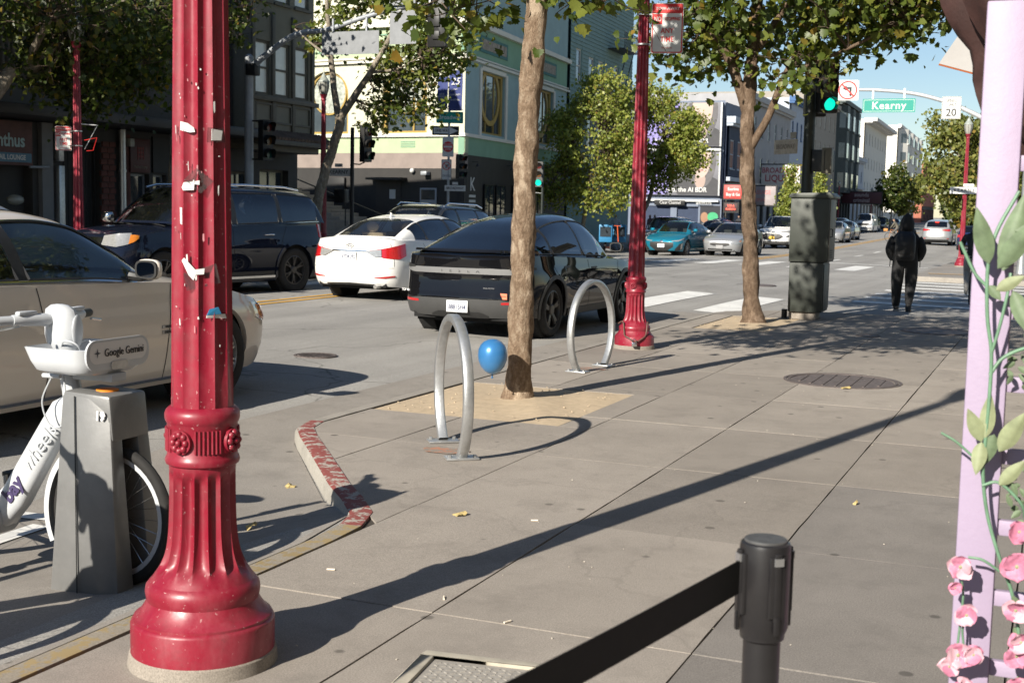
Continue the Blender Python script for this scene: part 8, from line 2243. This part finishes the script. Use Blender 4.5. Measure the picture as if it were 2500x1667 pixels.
# ================================================================ PEOPLE
def garment_mat(name, stops, rough=.8):
    "clothing colours by body height (metres above the feet): trousers, top, skin, hair"
    if name in MATS: return MATS[name]
    m, nt, b = base_mat(name)
    sp = nn(nt, 'ShaderNodeSeparateXYZ'); nt.links.new(coords(nt), sp.inputs[0])
    mm = nn(nt, 'ShaderNodeMath', operation='DIVIDE'); mm.inputs[1].default_value = 2.0; nt.links.new(sp.outputs[2], mm.inputs[0])
    r = nn(nt, 'ShaderNodeValToRGB'); r.color_ramp.interpolation = 'CONSTANT'; e = r.color_ramp.elements
    while len(e) < len(stops): e.new(.5)
    for k, (p, c) in enumerate(stops): e[k].position = p/2.0; e[k].color = rgba(c)
    nt.links.new(mm.outputs[0], r.inputs[0]); nt.links.new(r.outputs[0], b.inputs['Base Color']); b.inputs['Roughness'].default_value = rough
    bumpn(nt, b, noise(nt, coords(nt), 14, 5), .5, .03)
    return m
def skin_body(name, J, E_, m, parent, sub=2, root=0):
    "J: joints {key: (pos, rx, ry)}; E_: edges; grown with Skin + Subdivision"
    ks = list(J); me = bpy.data.meshes.new(name)
    me.from_pydata([J[k][0] for k in ks], [(ks.index(a), ks.index(b)) for a, b in E_], [])
    o = bpy.data.objects.new(name, me); COL.objects.link(o); o.parent = parent
    md = o.modifiers.new('Skin', 'SKIN'); md.use_smooth_shade = True; md.branch_smoothing = .6
    for i, k in enumerate(ks):
        d = me.skin_vertices[0].data[i]; d.radius = (J[k][1], J[k][2]); d.use_root = (k == ks[root])
    sb = o.modifiers.new('Sub', 'SUBSURF'); sb.levels = sub; sb.render_levels = sub
    me.materials.append(m); return o
ED = [('pel', 'wst'), ('wst', 'chs'), ('chs', 'nck'), ('nck', 'hd1'), ('hd1', 'hd2'), ('chs', 'shL'), ('shL', 'elL'), ('elL', 'wrL'), ('wrL', 'haL'), ('chs', 'shR'), ('shR', 'elR'), ('elR', 'wrR'), ('wrR', 'haR'),
      ('pel', 'hpL'), ('hpL', 'knL'), ('knL', 'anL'), ('anL', 'toL'), ('pel', 'hpR'), ('hpR', 'knR'), ('knR', 'anR'), ('anR', 'toR')]
def joints(h=1.75, **ov):
    J = dict(pel=((0, 0, .97), .15, .12), wst=((0, 0, 1.12), .145, .11), chs=((0, .0, 1.36), .17, .12), nck=((0, .01, 1.50), .062, .06), hd1=((0, .03, 1.58), .075, .085), hd2=((0, .03, 1.70), .082, .095),
             shL=((-.19, 0, 1.40), .075, .075), elL=((-.26, -.02, 1.13), .05, .05), wrL=((-.26, .06, .90), .036, .036), haL=((-.25, .09, .80), .035, .022), shR=((.19, 0, 1.40), .075, .075), elR=((.26, -.02, 1.13), .05, .05), wrR=((.26, .06, .90), .036, .036), haR=((.25, .09, .80), .035, .022),
             hpL=((-.09, 0, .90), .095, .095), knL=((-.10, .02, .50), .065, .065), anL=((-.10, -.02, .10), .045, .045), toL=((-.10, .13, .04), .042, .035), hpR=((.09, 0, .90), .095, .095), knR=((.10, .02, .50), .065, .065), anR=((.10, -.02, .10), .045, .045), toR=((.10, .13, .04), .042, .035))
    J.update(ov); k = h/1.78
    return {a: (tuple(c*k for c in p), r1*k, r2*k) for a, (p, r1, r2) in J.items()}
BLK = (.016, .016, .017)
# the hooded man crossing
mz = zr(-2.75, 24.7)
man = thing('person', 'person in a black hoodie and backpack walking away over the crossing', 'person', (-2.66, 24.7, mz), R_(4))
Jm = joints(1.80, pel=((0, 0, .95), .215, .17), wst=((0, -.01, 1.12), .235, .18), chs=((0, .01, 1.34), .235, .175), nck=((0, .05, 1.50), .115, .11), hd1=((0, .06, 1.58), .115, .125), hd2=((0, .06, 1.685), .105, .115),
            shL=((-.205, .0, 1.36), .11, .11), elL=((-.285, -.01, 1.10), .09, .095), wrL=((-.235, .13, .96), .075, .07), haL=((-.20, .20, .95), .05, .04), shR=((.205, .0, 1.36), .11, .11), elR=((.285, -.01, 1.10), .09, .095), wrR=((.235, .13, .96), .075, .07), haR=((.20, .20, .95), .05, .04),
            hpL=((-.115, 0, .84), .155, .15), knL=((-.13, .03, .50), .118, .11), anL=((-.13, .03, .13), .082, .08), toL=((-.13, .17, .05), .05, .04), hpR=((.115, 0, .84), .155, .15), knR=((.115, .06, .50), .118, .11), anR=((.10, -.12, .21), .08, .078), toR=((.10, -.06, .07), .05, .045))
skin_body('body', Jm, ED, mat('black cotton', BLK, .85, 0, .3, 8, .4, 30), man)
mb = MB(); rows = []                     # hood standing round the head
for i in range(9):
    z = 1.50+.30*i/8; rr = .128*math.sin(PI*min(1, .34+.66*i/8))**.55 if i < 8 else .01
    rows.append([(rr*math.cos(t), .05+rr*1.15*math.sin(t), z) for t in np.linspace(0, 2*PI, 25)])
mb.grid(rows); mb.build('hood', mat('black cotton', BLK), man, smooth=70)
M_bp = mat('black nylon backpack', (.012, .012, .013), .6, 0, .3, 12, .3, 40)
mb = MB(); rows = []
for i, (z, w_, d) in enumerate(((.94, .13, .06), (.96, .165, .12), (1.10, .18, .16), (1.25, .18, .16), (1.38, .17, .13), (1.46, .13, .07), (1.47, .03, .02))):
    rows.append([(w_*math.copysign(abs(math.cos(t))**.6, math.cos(t)), -.20-d*.4+d*math.copysign(abs(math.sin(t))**.6, math.sin(t)), z) for t in np.linspace(0, 2*PI, 29)])
mb.grid(rows); mb.add(rows[0][:-1], [tuple(range(27, -1, -1))]); bp = mb.build('backpack', M_bp, man, smooth=60)
mb = MB(); mb.prism(rrect(.24, .20, .05), -.40, -.34, axis='y'); mb.v = [(x, y, z+1.10) for x, y, z in mb.v]; mb.build('pocket', M_bp, bp, bevel=.01)
for sx in (-1, 1):
    mb = MB(); mb.tube(cr([(sx*.10, -.20, 1.42), (sx*.13, -.05, 1.50), (sx*.15, .12, 1.42), (sx*.17, .10, 1.15), (sx*.15, -.12, 1.02)], 5), .02, 6); mb.build('strap', M_bp, bp)
    mb = MB(); mb.tube([(sx*.26, -.10, 1.0), (sx*.265, -.11, .82)], .008, 5); mb.build('strap_end', M_bp, bp)
for nm, x, y, z, tilt in (('left', -.125, .08, .045, 0.), ('right', .10, -.10, .085, 62)):
    mb = MB(Matrix.Translation((x, y, z)) @ Matrix.Rotation(R_(tilt), 4, 'X')); mb.ell((0, 0, .02), .055, .15, .055, 14, 8); sh_ = mb.build('shoe', M_bp, man, smooth=60)
    mb = MB(Matrix.Translation((x, y, z)) @ Matrix.Rotation(R_(tilt), 4, 'X')); mb.box((0, 0, -.028), (.10, .28, .03)); mb.build('sole', mat('gum sole', (.42, .30, .19) if tilt else (.35, .34, .32), .8) if tilt else mat('grey sole', (.35, .34, .32), .8), sh_, bevel=.012)
# simple bicycle for the two riders
def bicycle(label, loc_, rz, col):
    T = thing('bicycle', label, 'bicycle', loc_, rz); mm = mat('frame %.2f' % col[0], col, .4)
    for y in (0.52, -.52):
        mb = MB(); mb.tube([(0, y+.33*math.cos(t), .33+.33*math.sin(t)) for t in np.linspace(0, 2*PI, 37)], .018, 8, False); w_ = mb.build('wheel', M_tyre, T, smooth=60)
        mb = MB()
        for k in range(14): t = 2*PI*k/14; mb.tube([(0, y, .33), (0, y+.31*math.cos(t), .33+.31*math.sin(t))], .003, 4, False)
        mb.build('spokes', M_spoke, w_)
    mb = MB()
    for a, b in (((0, .52, .33), (0, .38, .92)), ((0, .42, .78), (0, .0, .28)), ((0, .40, .86), (0, -.14, .80)), ((0, 0, .28), (0, -.18, .92)), ((0, 0, .28), (0, -.52, .33)), ((0, -.15, .80), (0, -.52, .33))): mb.tube([a, b], .017, 8)
    mb.build('frame', mm, T)
    mb = MB(); mb.tube(cr([(-.28, .30, 1.0), (-.15, .40, .99), (0, .38, .95), (.15, .40, .99), (.28, .30, 1.0)], 4), .014, 8); mb.build('handlebar', M_blackm, T)
    mb = MB(); mb.ell((0, -.2, .95), .08, .14, .035, 12, 6); mb.build('saddle', M_blackm, T)
    mb = MB(); mb.tube([(-.10, .0, .12), (-.08, 0, .28), (.08, 0, .28), (.10, 0, .44)], .012, 6); mb.build('cranks', M_spoke, T)
    return T
def rider(label, loc_, rz, m):
    T = thing('person', label, 'person', loc_, rz)
    J = joints(1.76, pel=((0, -.18, 1.03), .15, .13), wst=((0, -.10, 1.16), .15, .12), chs=((0, .08, 1.38), .17, .13), nck=((0, .17, 1.50), .06, .06), hd1=((0, .21, 1.57), .078, .085), hd2=((0, .22, 1.68), .085, .098),
               shL=((-.19, .10, 1.40), .08, .08), elL=((-.27, .20, 1.17), .055, .055), wrL=((-.26, .32, 1.04), .038, .038), haL=((-.25, .36, 1.02), .035, .025), shR=((.19, .10, 1.40), .08, .08), elR=((.27, .20, 1.17), .055, .055), wrR=((.26, .32, 1.04), .038, .038), haR=((.25, .36, 1.02), .035, .025),
               hpL=((-.10, -.14, .98), .11, .11), knL=((-.14, .22, .66), .075, .075), anL=((-.12, .02, .26), .05, .05), toL=((-.12, .15, .17), .042, .035), hpR=((.10, -.14, .98), .11, .11), knR=((.13, .26, .80), .075, .075), anR=((.12, .06, .50), .05, .05), toR=((.12, .19, .44), .042, .035))
    skin_body('body', J, ED, m, T); return T
GREYP = (.36, .34, .31)
y_ = 28.5; bicycle('bicycle at the right edge, half hidden by the lilac post', (-1.70, y_, zr(-1.7, y_)), R_(0), (.05, .05, .05))
rider('person in grey trousers and dark jacket cycling beside the lilac post', (-1.70, y_, zr(-1.7, y_)), 0, garment_mat('dark rider', [(0, (.30, .28, .26)), (.16, GREYP), (.98, (.015, .015, .016)), (1.50, (.30, .18, .12)), (1.66, (.02, .015, .012))]))
yb_ = 100.; xb_ = -11.55; bicycle('bicycle whose front wheel shows left of the man in black', (xb_, yb_, zr(xb_, yb_)), R_(75), (.45, .18, .05))
rider('distant cyclist bent forward, mostly hidden behind the man in black', (xb_, yb_, zr(xb_, yb_)), R_(75), garment_mat('olive rider', [(0, (.05, .05, .05)), (.16, (.10, .09, .08)), (1.0, (.12, .11, .085)), (1.50, (.30, .18, .12)), (1.66, (.02, .015, .012))]))
mb = MB(); mb.box((xb_-.75, yb_+.15, zr(xb_, yb_)+.85), (.3, .3, .2)); tag(mb.build('basket', mat('orange crate', (.50, .22, .06), .7), bevel=.02), 'small orange crate on the front of the distant bicycle', 'crate')
def pedestrian(label, x, y, rz, m, h=1.72, step=.0, z=None):
    T = thing('person', label, 'person', (x, y, zs(y) if z is None else z), rz)
    skin_body('body', joints(h, anL=((-.10, -.02-step, .10), .045, .045), toL=((-.10, .13-step, .04), .042, .035), anR=((.10, -.02+step, .10), .045, .045), toR=((.10, .13+step, .04), .042, .035)), ED, m, T, 1); return T
def gm(n, leg, top_, skin=(.32, .19, .13), hair=(.02, .015, .01)): return garment_mat(n, [(0, (.03, .03, .03)), (.08, leg), (.92, top_), (1.50, skin), (1.66, hair)])
pedestrian('person in a pale blue shirt by the distant crimson lamp post', -21.2+ax(90), 93, R_(190), gm('ped blue', (.04, .045, .07), (.14, .24, .34)), step=.1)
pedestrian('person in dark clothes right of the distant lamp post', -20.6+ax(90), 95, R_(170), gm('ped dark', (.03, .03, .035), (.03, .03, .035)))
pedestrian('person in white behind the silver crossover', -22.3, 66.5, R_(200), gm('ped white', (.05, .05, .06), (.55, .56, .58)))
pedestrian('person in dark red near the mural wall', -24.5, 80, R_(150), gm('ped red', (.03, .03, .035), (.12, .05, .05)), step=.12)
pedestrian('person in black standing left of the mural', -25.4, 84, R_(180), gm('ped black', (.02, .02, .022), (.02, .02, .022)))
# sitter on the street stairs
sx_, sy_ = -28.95, 44.75
T = thing('person', 'person in a dark red vest and white sleeves sitting on the street stairs', 'person', (sx_, sy_, zs(45)+1.72), R_(150))
J = joints(1.72, pel=((0, -.05, .47), .15, .13), wst=((0, -.02, .62), .15, .12), chs=((0, .06, .86), .17, .13), nck=((0, .12, 1.0), .06, .06), hd1=((0, .17, 1.07), .078, .085), hd2=((0, .19, 1.18), .085, .098),
           shL=((-.19, .06, .90), .08, .08), elL=((-.27, .16, .66), .052, .052), wrL=((-.08, .34, .60), .036, .036), haL=((-.02, .36, .60), .035, .025), shR=((.19, .06, .90), .08, .08), elR=((.27, .16, .66), .052, .052), wrR=((.08, .34, .60), .036, .036), haR=((.02, .36, .60), .035, .025),
           hpL=((-.12, .0, .47), .11, .11), knL=((-.20, .42, .50), .075, .075), anL=((-.18, .40, .06), .05, .05), toL=((-.19, .54, .02), .042, .035), hpR=((.12, .0, .47), .11, .11), knR=((.20, .42, .50), .075, .075), anR=((.18, .40, .06), .05, .05), toR=((.19, .54, .02), .042, .035))
skin_body('body', J, ED, garment_mat('sitter', [(0, (.03, .03, .03)), (.08, (.03, .03, .04)), (.55, (.10, .02, .025)), (.98, (.25, .14, .1)), (1.12, (.015, .012, .01))]), T)
for sx in (-1, 1):
    mb = MB(); mb.tube([(sx*.19, .06, .89), (sx*.265, .14, .70)], [.088, .062], 12); mb.build('sleeve', M_paper, T, smooth=60)
finish_texts()
